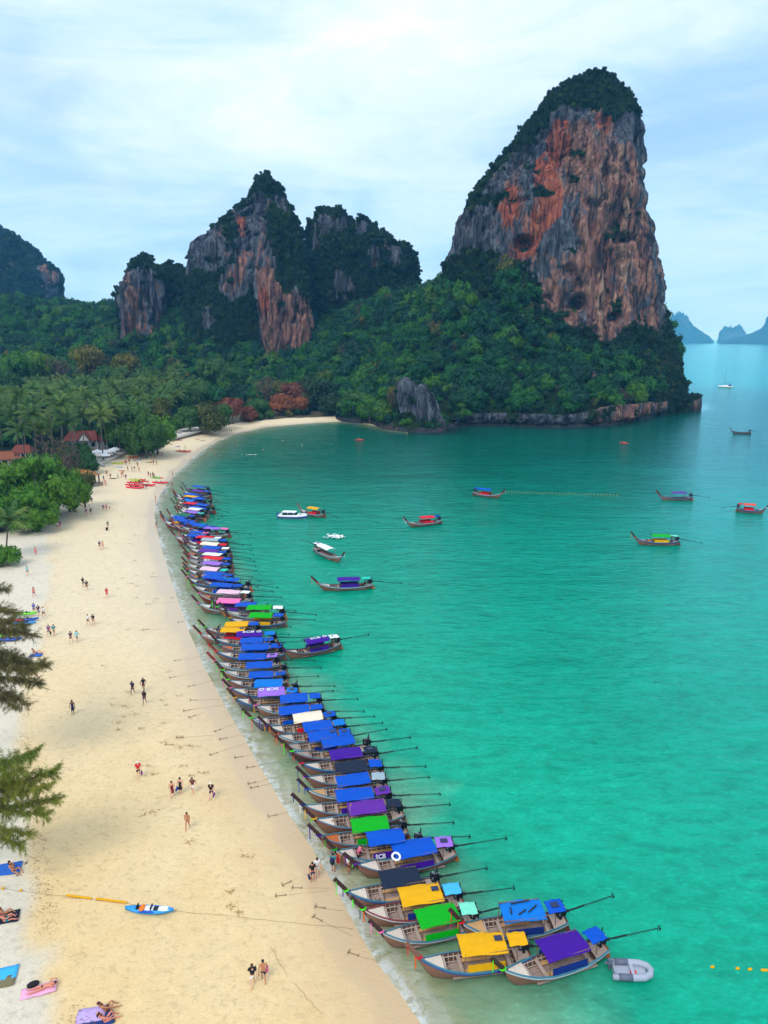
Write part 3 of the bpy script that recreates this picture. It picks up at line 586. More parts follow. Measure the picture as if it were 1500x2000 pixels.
GREENB = leaf_mat('bright_green_leaves', [(0.0, (0.0308, 0.126, 0.0168)), (0.5, (0.0672, 0.203, 0.0168)), (1.0, (0.161, 0.266, 0.0196))])
MIDG = leaf_mat('mid_green_leaves', [(0.0, (0.0208, 0.0817, 0.0267)), (0.5, (0.0356, 0.1218, 0.0267)), (1.0, (0.0743, 0.1633, 0.0267))])
OLIVE = leaf_mat('olive_leaves', [(0.0, (0.06, 0.085, 0.02)), (0.5, (0.11, 0.12, 0.022)), (1.0, (0.17, 0.15, 0.02))])
RUSTY = leaf_mat('rust_red_leaves', [(0.0, (0.13, 0.045, 0.03)), (0.5, (0.24, 0.07, 0.035)), (1.0, (0.30, 0.12, 0.04))])
TWIG = leaf_mat('grey_brown_twigs', [(0.0, (0.06, 0.05, 0.04)), (0.5, (0.11, 0.085, 0.06)), (1.0, (0.15, 0.11, 0.07))])
PALMG = leaf_mat('palm_leaves', [(0.0, (0.0349, 0.1048, 0.0323)), (0.5, (0.0806, 0.1747, 0.0403)), (0.85, (0.1546, 0.2218, 0.0484)), (1.0, (0.2554, 0.2285, 0.0739))], 0.03)
NEEDLE = leaf_mat('casuarina_needles', [(0.0, (0.0875, 0.1375, 0.0175)), (0.5, (0.175, 0.2188, 0.025)), (1.0, (0.275, 0.2625, 0.05))], 0.5)
NEEDLE_B = leaf_mat('brownish_casuarina_needles', [(0.0, (0.075, 0.0813, 0.025)), (0.5, (0.1625, 0.1438, 0.0438)), (1.0, (0.25, 0.1688, 0.0938))], 0.5)
BARK = plain('bark', (0.13, 0.105, 0.08), 0.9, 0.4, 2.0, (1, 1, 0.2))
PALMB = plain('palm_bark', (0.15, 0.125, 0.10), 0.9, 0.3, 2.0, (1, 1, 3))

def leaf_quads(cen, nrm, size, rng, aspect=0.62, jitter=0.55, bend=True):
    n = len(cen); nrm = nrm + rng.normal(0, jitter, (n, 3)); nrm /= np.linalg.norm(nrm, axis=1)[:, None]
    a = np.cross(nrm, rng.normal(0, 1, (n, 3))); a /= np.linalg.norm(a, axis=1)[:, None]; b = np.cross(nrm, a)
    s = (size * (0.6 + 0.8 * rng.random(n)))[:, None] if hasattr(size, '__len__') else (size * (0.6 + 0.8 * rng.random(n)))[:, None]
    a = a * s; b = b * s * aspect
    V = np.stack([cen - a, cen - b * 0.9 + nrm * s * 0.15, cen + a, cen + b * 0.9 + nrm * s * 0.15], 1).reshape(-1, 3)
    return V, np.arange(4 * n).reshape(-1, 4)
def crown_mesh(name, seed, nleaf, leaf, lobes=9, flat=0.75, mat=None, spread=0.62, core=True, rr_=(0.26, 0.46)):
    """unit crown (radius about 1, centre at the origin): leaf clumps over many uneven lobes"""
    rng = np.random.default_rng(seed); cs = []; rs = []
    for i in range(lobes):
        a = rng.random() * 2 * math.pi; rr = spread * math.sqrt(rng.random()); z = rng.uniform(-0.35, 0.55) * flat * (1.15 - rr)
        cs.append((rr * math.cos(a), rr * math.sin(a), z)); rs.append(rng.uniform(*rr_))
    cs = np.array(cs); rs = np.array(rs); pick = rng.choice(lobes, nleaf, p=rs ** 2 / (rs ** 2).sum())
    d = rng.normal(0, 1, (nleaf, 3)); d[:, 2] = d[:, 2] * 0.8 + 0.25; d /= np.linalg.norm(d, axis=1)[:, None]
    q = cs[pick] + d * (rs[pick] * (0.78 + 0.30 * rng.random(nleaf)))[:, None] * np.array((1.05, 1.05, 0.8))
    V, F = leaf_quads(q, d + np.array((0, 0, 0.35)), leaf, rng)
    def norm(A):
        k = np.quantile(np.hypot(V[:, 0], V[:, 1]), .96); z0, z1 = np.quantile(V[:, 2], (.015, .985)); return np.stack([A[:, 0] / k, A[:, 1] / k, (A[:, 2] - (z0 + z1) / 2) / ((z1 - z0) / 2)], 1)
    if core:
        mb = MB()
        for c_, r_ in zip(cs, rs): mb.ball(c_, (r_ * 0.74, r_ * 0.74, r_ * 0.56), 5, 4)  # unseen solid cores added inside the lobes to block light
        cv = np.array(mb.v); cf = []
        for f in mb.f: cf.append(tuple(f) if len(f) == 4 else (f[0], f[1], f[2], f[2]))
        tri = []
        for f in F: tri += [(f[0], f[1], f[2]), (f[0], f[2], f[3])]
        for f in mb.f:
            f = [x + len(V) for x in f]; tri.append(tuple(f[:3]));
            if len(f) == 4: tri.append((f[0], f[2], f[3]))
        return mesh_np(name, norm(np.vstack([V, cv])), np.array(tri), [mat] if mat else [], False)
    return mesh_np(name, norm(V), F, [mat] if mat else [], False)

def scatter(name, pts, rot, scl, idx, protos, kind='stuff'):
    me = mesh_np(name, pts, np.zeros((0, 3), int) if False else np.array([[0, 0, 0]])[:0].reshape(0, 3), attrs={'rot': rot, 'scl': scl, 'idx': idx.astype(float)})
    col = bpy.data.collections.new(name + '_shapes')
    for i, pm in enumerate(protos): col.objects.link(bpy.data.objects.new('%s_%02d' % ('shape', i), pm))
    ng = bpy.data.node_groups.new(name, 'GeometryNodeTree')
    ng.interface.new_socket('Geometry', in_out='INPUT', socket_type='NodeSocketGeometry'); ng.interface.new_socket('Geometry', in_out='OUTPUT', socket_type='NodeSocketGeometry')
    gi = N(ng, 'NodeGroupInput'); go = N(ng, 'NodeGroupOutput'); ip = N(ng, 'GeometryNodeInstanceOnPoints'); ci = N(ng, 'GeometryNodeCollectionInfo')
    ci.inputs['Collection'].default_value = col; ci.inputs['Separate Children'].default_value = True; ci.inputs['Reset Children'].default_value = True
    ip.inputs['Pick Instance'].default_value = True
    def na(nm, typ): n = N(ng, 'GeometryNodeInputNamedAttribute', data_type=typ); n.inputs[0].default_value = nm; return n.outputs[0]
    e2r = N(ng, 'FunctionNodeEulerToRotation'); lk(ng, na('rot', 'FLOAT_VECTOR'), e2r.inputs[0])
    f2i = N(ng, 'FunctionNodeFloatToInt'); lk(ng, na('idx', 'FLOAT'), f2i.inputs[0])
    lk(ng, gi.outputs[0], ip.inputs['Points']); lk(ng, ci.outputs[0], ip.inputs['Instance']); lk(ng, f2i.outputs[0], ip.inputs['Instance Index'])
    lk(ng, e2r.outputs[0], ip.inputs['Rotation']); lk(ng, na('scl', 'FLOAT_VECTOR'), ip.inputs['Scale']); lk(ng, ip.outputs[0], go.inputs[0])
    o = link(name, me); md = o.modifiers.new('instances', 'NODES'); md.node_group = ng
    return tagged(o, kind=kind)

# forest on the hill
hf = grid_faces(len(ys), len(xs)); tri = np.concatenate([hf[:, [0, 1, 2]], hf[:, [0, 2, 3]]])
v0, v1, v2 = HPd[tri[:, 0]], HPd[tri[:, 1]], HPd[tri[:, 2]]; hn = np.cross(v1 - v0, v2 - v0); ha = np.linalg.norm(hn, axis=1); hn /= ha[:, None] + 1e-9; hc = (v0 + v1 + v2) / 3
hn[hn[:, 2] < 0] *= -1
hok = (rockm[tri].mean(1) < 0.5) & (hc[:, 2] > 1.2)
hok &= ~((shore_sd(hc[:, 0], hc[:, 1]) < 3.0) & (hc[:, 0] > 40))
hok &= ~((hc[:, 0] < -30) & (hc[:, 1] < 400) & (hc[:, 2] < 12))           # the flat palm grove is planted separately
seed_forest(hc, hn, ha / 2, hok, 0.05, (2.0, 6.5), 0, hide_back=False)
seed_forest(hc, hn, ha / 2, hok, 0.09, (1.2, 2.6), 0, hide_back=False)
HILL_N = (2, 2)
protoA = [crown_mesh('jungle_crown', 100 + i, (620, 420, 700, 520, 360, 640, 480, 560)[i], (.095, .14, .085, .11, .16, .10, .12, .09)[i], (5, 9, 14, 7, 4, 18, 6, 11)[i], (1.2, .6, .9, .5, 1.3, .8, 1.0, .45)[i], (JUNGLE, JUNGLE, JUNGLE, JUNGLE, DARKJ, JUNGLE, MIDG, JUNGLE)[i], (.5, .7, .75, .8, .45, .7, .6, .85)[i]) for i in range(8)] + [crown_mesh('bare_crown', 140, 420, 0.06, 9, 0.9, TWIG, .6, False), crown_mesh('yellow_crown', 141, 560, 0.10, 8, .7, OLIVE)]
PROTO_P = np.array([.14, .14, .13, .13, .11, .12, .09, .09, .025, .025])
protoB = [crown_mesh('cliff_bush_crown', 120 + i, 300, 0.16, 8, 0.8, DARKJ) for i in range(4)]
pts = np.vstack([s[0] for s in SCAT]); nrm = np.vstack([s[1] for s in SCAT]); sz = np.concatenate([s[2] for s in SCAT]); kd = np.concatenate([np.full(len(s[2]), s[3]) for s in SCAT])
pts = pts + nrm * (sz * 0.15)[:, None] + np.array((0, 0, 1)) * (sz * np.where(kd == 0, 0.55, 0.15))[:, None]
u_, v_ = project(pts); inview = (u_ > -60) & (u_ < 1560) & ~((u_ > 762) & (u_ < 885) & (v_ > 725) & (pts[:, 1] < 352) & (kd == 0) & (sz > 2.0))
pts, nrm, sz, kd = pts[inview], nrm[inview], sz[inview], kd[inview]
dist = np.linalg.norm(pts - np.array((0, 0, CAM_H)), axis=1)
order = np.argsort(-(sz / dist) * (kd == 0) * (pts[:, 2] < 45)); single = order[:150]
rest = np.ones(len(pts), bool); rest[single] = False
def put(name, sel, protos, hs):
    n = sel.sum(); rot = np.stack([RNG.normal(0, 0.15, n), RNG.normal(0, 0.15, n), RNG.random(n) * 6.28], 1)
    s = sz[sel]; scl = np.stack([s, s, s * hs * (0.6 + 0.8 * RNG.random(n))], 1)
    return scatter(name, pts[sel], rot, scl, RNG.choice(len(protos), n, p=PROTO_P / PROTO_P.sum()) if len(protos) == 10 else RNG.integers(0, len(protos), n), protos)
put('forest', rest & (kd == 0), protoA, 0.72)
put('cliff_foliage', rest & (kd == 1), protoB, 0.7)
print('forest', rest.sum(), (kd == 0).sum(), (kd == 1).sum())

# single trees --------------------------------------------------------
def trunk_mesh(name, h, r, seed, mat=BARK, limbs=4, spread=0.35):
    rng = random.Random(seed); mb = MB(); b = (rng.uniform(-.05, .05) * h, rng.uniform(-.05, .05) * h)
    mb.tube([(0, 0, -0.4), (b[0] * .5, b[1] * .5, h * .35), (b[0], b[1], h * .7), (b[0] * 1.2, b[1] * 1.2, h * 0.98)], [r, r * .8, r * .55, r * .2], 6)
    for i in range(limbs):
        a = 6.28 * i / limbs + rng.random(); z0 = h * rng.uniform(.38, .62); L = h * spread * rng.uniform(.7, 1.2)
        mb.tube([(b[0] * .7, b[1] * .7, z0), (b[0] + math.cos(a) * L * .5, b[1] + math.sin(a) * L * .5, z0 + h * .17), (b[0] + math.cos(a) * L, b[1] + math.sin(a) * L, z0 + h * .26)], [r * .45, r * .3, r * .12], 5)
    return mb.mesh(name, [mat], True)
TRUNKS = [trunk_mesh('trunk', 1.0, 0.035, 9 + i) for i in range(3)]
CROWNS = {}
def crown_of(kind, k, n, leaf, lobes, flat, mat): CROWNS.setdefault(kind, []).append(crown_mesh('crown', 200 + 17 * len(CROWNS) + k, n, leaf, lobes, flat, mat, core=(kind != 'twig')))
for k in range(3):
    crown_of('jungle', k, 900, 0.09, 11, 0.8, JUNGLE); crown_of('bright', k, 1900, 0.062, 15, 0.55, GREENB); crown_of('mid', k, 1500, 0.07, 14, 0.62, MIDG)
    crown_of('olive', k, 1300, 0.075, 13, 0.6, OLIVE); crown_of('rust', k, 1200, 0.075, 13, 0.6, RUSTY); crown_of('dark', k, 1300, 0.075, 13, 0.7, DARKJ)
for k in range(3): CROWNS.setdefault('almond', []).append(crown_mesh('crown', 440 + k, 4600, 0.036, 46, 0.9, GREENB, 0.80, True, (.13, .25)))
for k in range(2): CROWNS.setdefault('shade', []).append(crown_mesh('crown', 450 + k, 4600, 0.036, 40, 0.9, MIDG, 0.80, True, (.14, .27)))
for k in range(2): CROWNS.setdefault('twig', []).append(crown_mesh('crown', 400 + k, 900, 0.05, 12, 0.9, TWIG, core=False))
def tree(x, y, zb, ztop, R, kind, label, group=None, name='broadleaf_tree', flat=1.0, cat='tree'):
    k = random.randrange(len(CROWNS[kind])); root = empty(name, (x, y, zb)); tagged(root, label, cat, group)
    h = max(ztop - zb, 1.5); zs = min(R * 0.85 * flat, h * 0.44)
    link('trunk', TRUNKS[random.randrange(3)], root).scale = (h * 1.0, h * 1.0, h * 0.8)
    c = link('crown', CROWNS[kind][k], root, (0, 0, h - zs), (0, 0, random.random() * 6.28)); c.scale = (R, R, zs)
    return root
for i in single:
    p = pts[i]; s = sz[i]
    zb = float(hill_z([p[0]], [p[1]])[0])
    tu, tv = project(p); ar_ = 'behind the far beach' if tu < 680 else 'left of the grey outcrop' if tu < 770 else 'around the grey outcrop' if tu < 885 else 'right of the grey outcrop' if tu < 1060 else 'below the orange tower face' if tu < 1200 else 'on the headland tip'
    lv_ = 'close to the water' if tv > 790 else 'halfway up the slope' if tv > 725 else 'high on the slope'
    tree(p[0], p[1], zb, p[2] + s * 0.85, s, 'jungle', '%s jungle tree %s, %s' % ('large' if s > 4.6 else 'rounded', lv_, ar_), 'trees on the slopes above the bay', 'jungle_tree')
def land_z(x, y):
    s = shore_sd(np.array([x]), np.array([y]))[0]; return max(float(beach_z(np.array([s]), None, None)[0]), float(hill_z([x], [y])[0]) if y > 190 else -9, 0.2)
def tree_px(u, vtop, D, R, kind, label, group=None, flat=1.0, name='broadleaf_tree', dz=0.0):
    p = PD(u, vtop, D); zb = land_z(p[0], p[1]); return tree(p[0], p[1], zb, max(p[2], zb + 1.5), R, kind, label, group, name, flat)
tree_px(62, 896, 152, 9.4, 'almond', 'wide bright green beach almond tree overhanging the sand beside the left edge', None, 0.8)
tree_px(18, 945, 146, 7.5, 'almond', 'bright green spreading tree at the left edge, lower part of the near beach clump', None, 0.9)
tree_px(128, 918, 160, 4.9, 'almond', 'green leafy tree whose branch tips reach furthest out over the sand', None, 1.0)
tree_px(56, 972, 142, 5.2, 'almond', 'low dome shaped green tree standing lowest over the sand in the near clump', None, 0.9)
tree_px(0, 912, 158, 6.5, 'almond', 'mid green tree cut by the left edge behind the almond trees', None, 1.0)
tree_px(0, 1068, 118, 3.2, 'bright', 'small green tree cut by the left edge above the white sand', None, 1.0)
tree_px(98, 853, 186, 6.0, 'twig', 'bare grey brown twiggy tree behind the bright green beach trees', None, 1.2, 'bare_tree')
tree_px(128, 880, 176, 4.0, 'twig', 'low bare brown bush beside the thatched beach bar', None, 1.2, 'bare_tree')
tree_px(160, 925, 165, 2.6, 'olive', 'yellowing bush at the edge of the sand by the sea wall', None, 1.0, 'bush')
tree_px(146, 870, 214, 5.0, 'mid', 'dense green bush in front of the red roofed pavilion', None, 0.9)
tree_px(126, 878, 210, 4.2, 'mid', 'dense green bush left of the pavilion front', None, 0.9)
tree_px(176, 884, 208, 3.6, 'mid', 'low green shrub hanging over the sea wall by the parasols', None, 0.8, 'bush')
tree_px(264, 798, 244, 10.0, 'shade', 'huge dark green shade tree spreading over the far end of the parasol terrace', None, 0.9)
tree_px(238, 802, 252, 8.0, 'mid', 'tall green tree between the coconut palms and the huge shade tree', None, 0.9)
tree_px(303, 816, 246, 7.0, 'bright', 'green shade tree reaching out over the sand beyond the parasols', None, 0.9)
tree_px(280, 812, 238, 7.5, 'shade', 'rounded green tree at the foot of the huge shade tree', None, 0.9)
tree_px(395, 788, 300, 9.0, 'olive', 'flat topped olive green tree above the pale terrace at the beach bend', None, 0.7)
tree_px(370, 796, 296, 6.5, 'mid', 'green flat topped tree left of the olive one at the beach bend', None, 0.7)
tree_px(420, 792, 315, 7.0, 'mid', 'mid green tree right of the olive one at the beach bend', None, 0.8)
tree_px(452, 778, 335, 7.5, 'rust', 'flat rust coloured tree above the far beach, left of the red group', None, 0.6)
tree_px(478, 795, 345, 6.0, 'rust', 'low reddish tree touching the far sand', None, 0.6)
tree_px(500, 780, 360, 6.5, 'mid', 'green tree between two reddish trees on the far beach', None, 0.8)
tree_px(520, 738, 400, 7.0, 'twig', 'pale leafless grey tree above the far beach', None, 1.1, 'bare_tree')
tree_px(545, 770, 372, 8.5, 'rust', 'bright red leaved tree at the middle of the far beach', None, 0.8)
tree_px(568, 748, 388, 7.5, 'rust', 'orange red tree standing tallest behind the far beach', None, 0.8)
tree_px(552, 745, 396, 5.5, 'olive', 'yellow topped tree among the red trees of the far beach', None, 0.8)
tree_px(580, 775, 372, 6.0, 'rust', 'dark red tree at the right of the red group on the far beach', None, 0.8)
tree_px(622, 740, 392, 12.0, 'dark', 'large grey green tree over the right end of the far beach', None, 0.85)
tree_px(650, 768, 372, 8.5, 'dark', 'dark spreading tree shading the last stretch of far sand', None, 0.85)
tree_px(168, 675, 430, 10.0, 'olive', 'tall yellow green tree rising above the palm grove', None, 0.9)
tree_px(190, 690, 430, 8.0, 'twig', 'thin brownish tree next to the tall yellow green one', None, 1.0, 'bare_tree')
tree_px(243, 692, 430, 8.0, 'olive', 'yellowish tree standing alone above the right part of the palm grove', None, 0.9)
tree_px(30, 690, 400, 9.5, 'bright', 'bright green rounded tree at the left edge above the palm grove', None, 0.8)
tree_px(75, 690, 415, 10.0, 'bright', 'bright green broad tree left of the yellow one above the grove', None, 0.8)
tree_px(110, 700, 415, 8.0, 'twig', 'brown thin tree between the bright green and yellow trees above the grove', None, 1.0, 'bare_tree')
tree_px(20, 725, 380, 8.0, 'mid', 'green tree at the left edge just under the bright green ones', None, 0.8)
tree_px(205, 715, 420, 8.0, 'mid', 'green tree in the gap between two yellowish trees', None, 0.8)
tree_px(320, 720, 430, 9.0, 'dark', 'dark rounded tree behind the slender palms', None, 0.8)
tree_px(410, 700, 440, 10.0, 'mid', 'large green tree under the ivy covered cliff', None, 0.8)
tree_px(450, 715, 425, 9.0, 'mid', 'green rounded tree left of the orange buttress foot', None, 0.8)
tree_px(380, 740, 400, 8.0, 'mid', 'mid green tree at the right end of the palm grove', None, 0.8)
tree_px(350, 770, 330, 6.5, 'mid', 'green tree over the garden behind the pale terrace', None, 0.8)
tree_px(320, 780, 300, 6.0, 'olive', 'light olive tree in the garden behind the pale terrace', None, 0.8)
tree_px(776, 760, 333, 5.0, 'twig', 'brown leafless bush clinging to the left of the grey outcrop', None, 1.1, 'bare_tree')
tree_px(765, 755, 338, 4.5, 'olive', 'yellow green bush at the upper left of the grey outcrop', None, 1.0, 'bush')
tree_px(722, 775, 345, 7.0, 'bright', 'bright green tree at the shore left of the grey outcrop', None, 0.8)
tree_px(745, 790, 338, 6.5, 'mid', 'green bushy tree hanging over the water beside the outcrop', None, 0.8)
tree_px(690, 765, 362, 9.0, 'mid', 'round green tree where the far sand ends', None, 0.8)
HOUSES = [(-104, 11, 218, 262), (-118, 14, 195, 232)]
# trees filling the grove floor between palms
k = 0
for (u, v, D) in [(u, None, D) for D in (215, 245, 280, 320, 360, 400) for u in range(-20, 330, 42)]:
    uu = u + random.uniform(-14, 14); DD = D + random.uniform(-12, 12); x = (uu - 750) / FPX * (DD * CP + 37 * SP)
    if shore_sd(np.array([x]), np.array([DD]))[0] < 30: continue
    if any(abs(x - hx) < hw and hy0 < DD < hy1 for hx, hw, hy0, hy1 in HOUSES): continue
    zb = land_z(x, DD); h = random.uniform(4, 8.5)
    tree(x, DD, zb, zb + h, random.uniform(3.5, 6), random.choice(['mid', 'mid', 'jungle', 'dark', 'olive']), 'small broadleaf tree under the coconut palms, %s of the grove' % (('front', 'front', 'middle', 'middle', 'back', 'back')[(215, 245, 280, 320, 360, 400).index(D)] + (' left' if u < 100 else ' centre' if u < 200 else ' right')), 'undergrowth trees between the palms', 'grove_tree')

for i in range(90):
    q = random.random() * (len(vegl) - 2) + 0.6; a_ = int(q); p = vegl[a_] * (1 - q + a_) + vegl[a_ + 1] * (q - a_); tgv = vegl[a_ + 1] - vegl[a_]; nv = np.array((-tgv[1], tgv[0])) / np.linalg.norm(tgv)
    p = p + nv * random.uniform(2.5, 12); D = p[1]
    if 178 < D < 245 and (random.random() < .7 or p[0] > -92): continue
    zb = land_z(p[0], p[1]); R = random.uniform(1.6, 3.4)
    tree(p[0], p[1], zb, zb + R * random.uniform(1.1, 1.7), R, random.choice(['mid', 'mid', 'bright', 'dark', 'olive', 'jungle']), 'leafy shrub in the green fringe %s' % ('behind the near beach trees' if D < 178 else 'beside the parasol terrace' if D < 250 else 'before the pale terrace' if D < 310 else 'along the far beach'), 'shrubs along the back of the beach', 'shrub', 1.0, 'shrub')
# palms ---------------------------------------------------------------
def frond_mesh(L, seed, elev):
    rng = random.Random(seed); V = []; F = []; n = 9; sp = [Vector((0, 0, 0))]; e = elev; bend = rng.uniform(0.9, 1.5)
    for i in range(n):
        sp.append(sp[-1] + Vector((math.cos(e), 0, math.sin(e))) * (L / n)); e -= bend / n * (0.5 + i / n)
    for i in range(n):
        p, q = sp[i], sp[i + 1]; w = L * 0.21 * math.sin(math.pi * (0.14 + 0.80 * (i + 0.5) / n)) ** 0.6
        for s in (-1, 1):
            for h in (0, 0.5):
                a_ = p.lerp(q, h); b_ = p.lerp(q, h + 0.46); tip = (a_ + b_) / 2 + (q - p) * 0.9 + Vector((0, s * w * rng.uniform(.8, 1.1), -w * rng.uniform(.35, .95)))
                o = len(V); V += [a_, b_, tip]; F.append((o, o + 1, o + 2))
        o = len(V); V += [p + Vector((0, 0.04, 0)), p - Vector((0, 0.04, 0)), q]; F.append((o, o + 1, o + 2))
    return V, F
def palm_parts(h, L, nf, seed):
    rng = random.Random(seed); bx, by = rng.uniform(-.10, .10) * h, rng.uniform(-.10, .10) * h; mb = MB()
    mb.tube([(0, 0, -.4), (bx * .2, by * .2, h * .35), (bx * .6, by * .6, h * .7), (bx, by, h)], [.24, .17, .14, .12], 6); tm = mb.mesh('trunk', [PALMB], True)
    fr = []; cm = MB()
    for i in range(nf):
        a = 2.4 * i + rng.uniform(-.2, .2); V, F = frond_mesh(L * rng.uniform(.85, 1.1), seed * 31 + i, 1.25 - 1.45 * (i / nf) + rng.uniform(-.15, .15)); fr.append((a, V, F))
    return tm, (bx, by, h), fr
def rotz(V, a): c, s = math.cos(a), math.sin(a); return [Vector((v.x * c - v.y * s, v.x * s + v.y * c, v.z)) for v in V]
PALMS = []
for k in range(5):
    h = (11.5, 13, 10, 12.5, 14)[k]; tm, top, fr = palm_parts(h, 4.9, 24, 50 + k); mb = MB(); single_fr = []
    for a, V, F in fr:
        mb.add([v + Vector(top) for v in rotz(V, a)], F); m1 = MB().add(V, F).mesh('frond', [PALMG]); single_fr.append((a, m1))
    PALMS.append((h, tm, top, mb.mesh('crown', [PALMG]), single_fr))
def palm(x, y, ztop, detail, label, group='coconut palms of the grove behind the beach'):
    k = random.randrange(5); h, tm, top, cm, fr = PALMS[k]; zb = land_z(x, y); s = max(ztop - zb, 6.5) / h
    root = empty('coconut_palm', (x, y, zb), random.random() * 6.28); tagged(root, label, 'palm tree', group)
    w = 0.92 if s < 0.9 else 1.05
    link('trunk', tm, root).scale = (1, 1, s)
    if detail:
        for a, m1 in fr: link('frond', m1, root, (top[0], top[1], top[2] * s), (0, 0, a)).scale = (w, w, w)
    else:
        c = link('crown', cm, root, (0, 0, h * (s - w))); c.scale = (1, 1, w)
    return root
FRONT_PALMS = [(62, 808, 205, 'coconut palm standing in front of its grove, furthest left of the tall front ones'), (115, 790, 212, 'tall slender coconut palm left of the red roofed pavilion'), (160, 812, 238, 'coconut palm rising in front of the pavilion roof, left one'),
               (205, 806, 240, 'coconut palm right of the pavilion roof beside the parasols'), (228, 798, 240, 'leaning coconut palm nearest the huge shade tree'), (38, 770, 235, 'coconut palm at the left edge, tallest of the left front'), (92, 770, 240, 'coconut palm behind the bare grey tree'), (140, 785, 232, 'coconut palm behind the pavilion, between two taller ones')]
for u, v, D, lb in FRONT_PALMS: p = PD(u, v, D); palm(p[0], p[1], p[2], True, lb, 'tall palms at the front of the grove')
for u, v, D, lb in [(338, 738, 385, 'slender palm with a bare pale trunk, rightmost of the far row'), (325, 745, 380, 'slender palm next to the rightmost one of the far row'), (305, 740, 380, 'slender far palm standing left of two close together'), (285, 750, 380, 'slender palm in the middle of the far row'), (268, 748, 372, 'slender palm at the left part of the far row'), (236, 725, 390, 'tall palm whose head stands clear above the grove'), (350, 720, 400, 'tallest slender palm of the far row'), (378, 752, 380, 'slender palm just left of the green tree at the grove end'), (330, 775, 330, 'short slender palm over the garden'), (8, 1045, 124, 'small palm at the left edge under the near trees')]:
    p = PD(u, v, D); palm(p[0], p[1], p[2], D < 200, lb, 'slender palms above the garden')
n = 0; tries = 0; placed = []
while n < 150 and tries < 6000:
    tries += 1; D = random.uniform(205, 430); u = random.uniform(-30, 350 if D > 270 else 250); h = random.uniform(10, 16)
    x = (u - 750) / FPX * (D * CP + 27 * SP)
    if shore_sd(np.array([x]), np.array([D]))[0] < 24: continue
    if any(abs(x - hx) < hw and hy0 < D < hy1 for hx, hw, hy0, hy1 in HOUSES): continue
    if any((x - a) ** 2 + (D - b) ** 2 < 5.5 ** 2 for a, b in placed): continue
    zb = land_z(x, D); vt = project(np.array([x, D, zb + h]))[1]
    if vt > 845 or vt < 690: continue
    placed.append((x, D)); n += 1
    palm(x, D, zb + h, False, '%s coconut palm in the %s of the dense grove, %s' % ('tall' if h > 13 else 'short', 'front rows' if D < 270 else 'middle rows' if D < 350 else 'back rows', 'towards the left edge' if u < 60 else 'above the houses' if u < 190 else 'above the shade tree' if u < 280 else 'near the beach bend'))

# casuarinas leaning in from the left edge: drooping needle sprays on real boughs
def casuarina(label, base, boughs, seed, mat):
    rng = np.random.default_rng(seed); root = empty('casuarina_tree', base); tagged(root, label, 'tree')
    bx = Vector(base); mb = MB(); top = max(b[1].z for b in boughs) + 2
    mb.tube([(0, 0, -.5), (0.1, 0.1, top * .5 - bx.z), (0, 0, top - bx.z)], [.3, .2, .06], 7); link('trunk', mb.mesh('trunk', [BARK], True), root)
    for (a, b, w) in boughs:
        a = a - bx; b = b - bx; L = (b - a).length; mb = MB(); mb.tube([a, a.lerp(b, .5) + Vector((0, 0, .25)), b], [.09, .05, .012], 5)
        bo = link('bough', mb.mesh('bough', [BARK], True), root); V = []; nt_ = int(L * 11 * w); sides = []
        for j in range(nt_):                                   # side twigs, each a plume of hanging needles
            t = rng.random() ** 0.7; p0 = a.lerp(b, t) + Vector((0, 0, .25 * math.sin(math.pi * t)))
            dv = Vector(((b - a) / L * .8)) + Vector(rng.normal(0, .85, 3)); dv.z = dv.z * .7 + .05; dv.normalize(); tl = w * (1.3 - .6 * t) * rng.uniform(.5, 1.0)
            sides.append((p0, p0 + dv * tl))
        for p0, p1 in sides:
            m_ = int(46 * (p1 - p0).length) + 10; q = rng.random(m_); cen = np.array(p0)[None] * (1 - q[:, None]) + np.array(p1)[None] * q[:, None] + rng.normal(0, .05, (m_, 3))
            d = np.array((p1 - p0).normalized())[None] * .8 + rng.normal(0, .5, (m_, 3)); d[:, 2] -= .85; d /= np.linalg.norm(d, axis=1)[:, None]
            ln = .16 + .30 * rng.random(m_); s = np.cross(d, rng.normal(0, 1, (m_, 3))); s /= np.linalg.norm(s, axis=1)[:, None]; s *= .015
            V.append(np.stack([cen - s, cen + s, cen + d * ln[:, None]], 1).reshape(-1, 3))
        V = np.vstack(V)
        link('needles', mesh_np('needles', V, np.arange(len(V)).reshape(-1, 3), [mat], False), bo)
def BP(u, v, D): return Vector(PD(u, v, D))
casuarina('feathery casuarina reaching in from the left edge over the middle of the sand', tuple(PZ(-60, 1700, 1.9)), [(BP(-60, 1570, 45.8), BP(108, 1505, 45.0), 1.3), (BP(-60, 1600, 45.8), BP(112, 1560, 44.6), 1.3), (BP(-60, 1540, 46.6), BP(76, 1462, 46.2), 1.1), (BP(-60, 1620, 45.0), BP(60, 1630, 44.2), 1.1), (BP(-50, 1580, 45.0), BP(95, 1535, 43.8), 1.2), (BP(-50, 1560, 45.0), BP(40, 1500, 43.8), 1.2), (BP(-60, 1590, 45.0), BP(88, 1590, 43.8), 1.2), (BP(-60, 1620, 44.2), BP(48, 1655, 43.1), 1.2), (BP(-60, 1550, 45.8), BP(60, 1530, 44.2), 1.3), (BP(-60, 1520, 45.8), BP(62, 1478, 45.0), 1.1)], 5, NEEDLE)
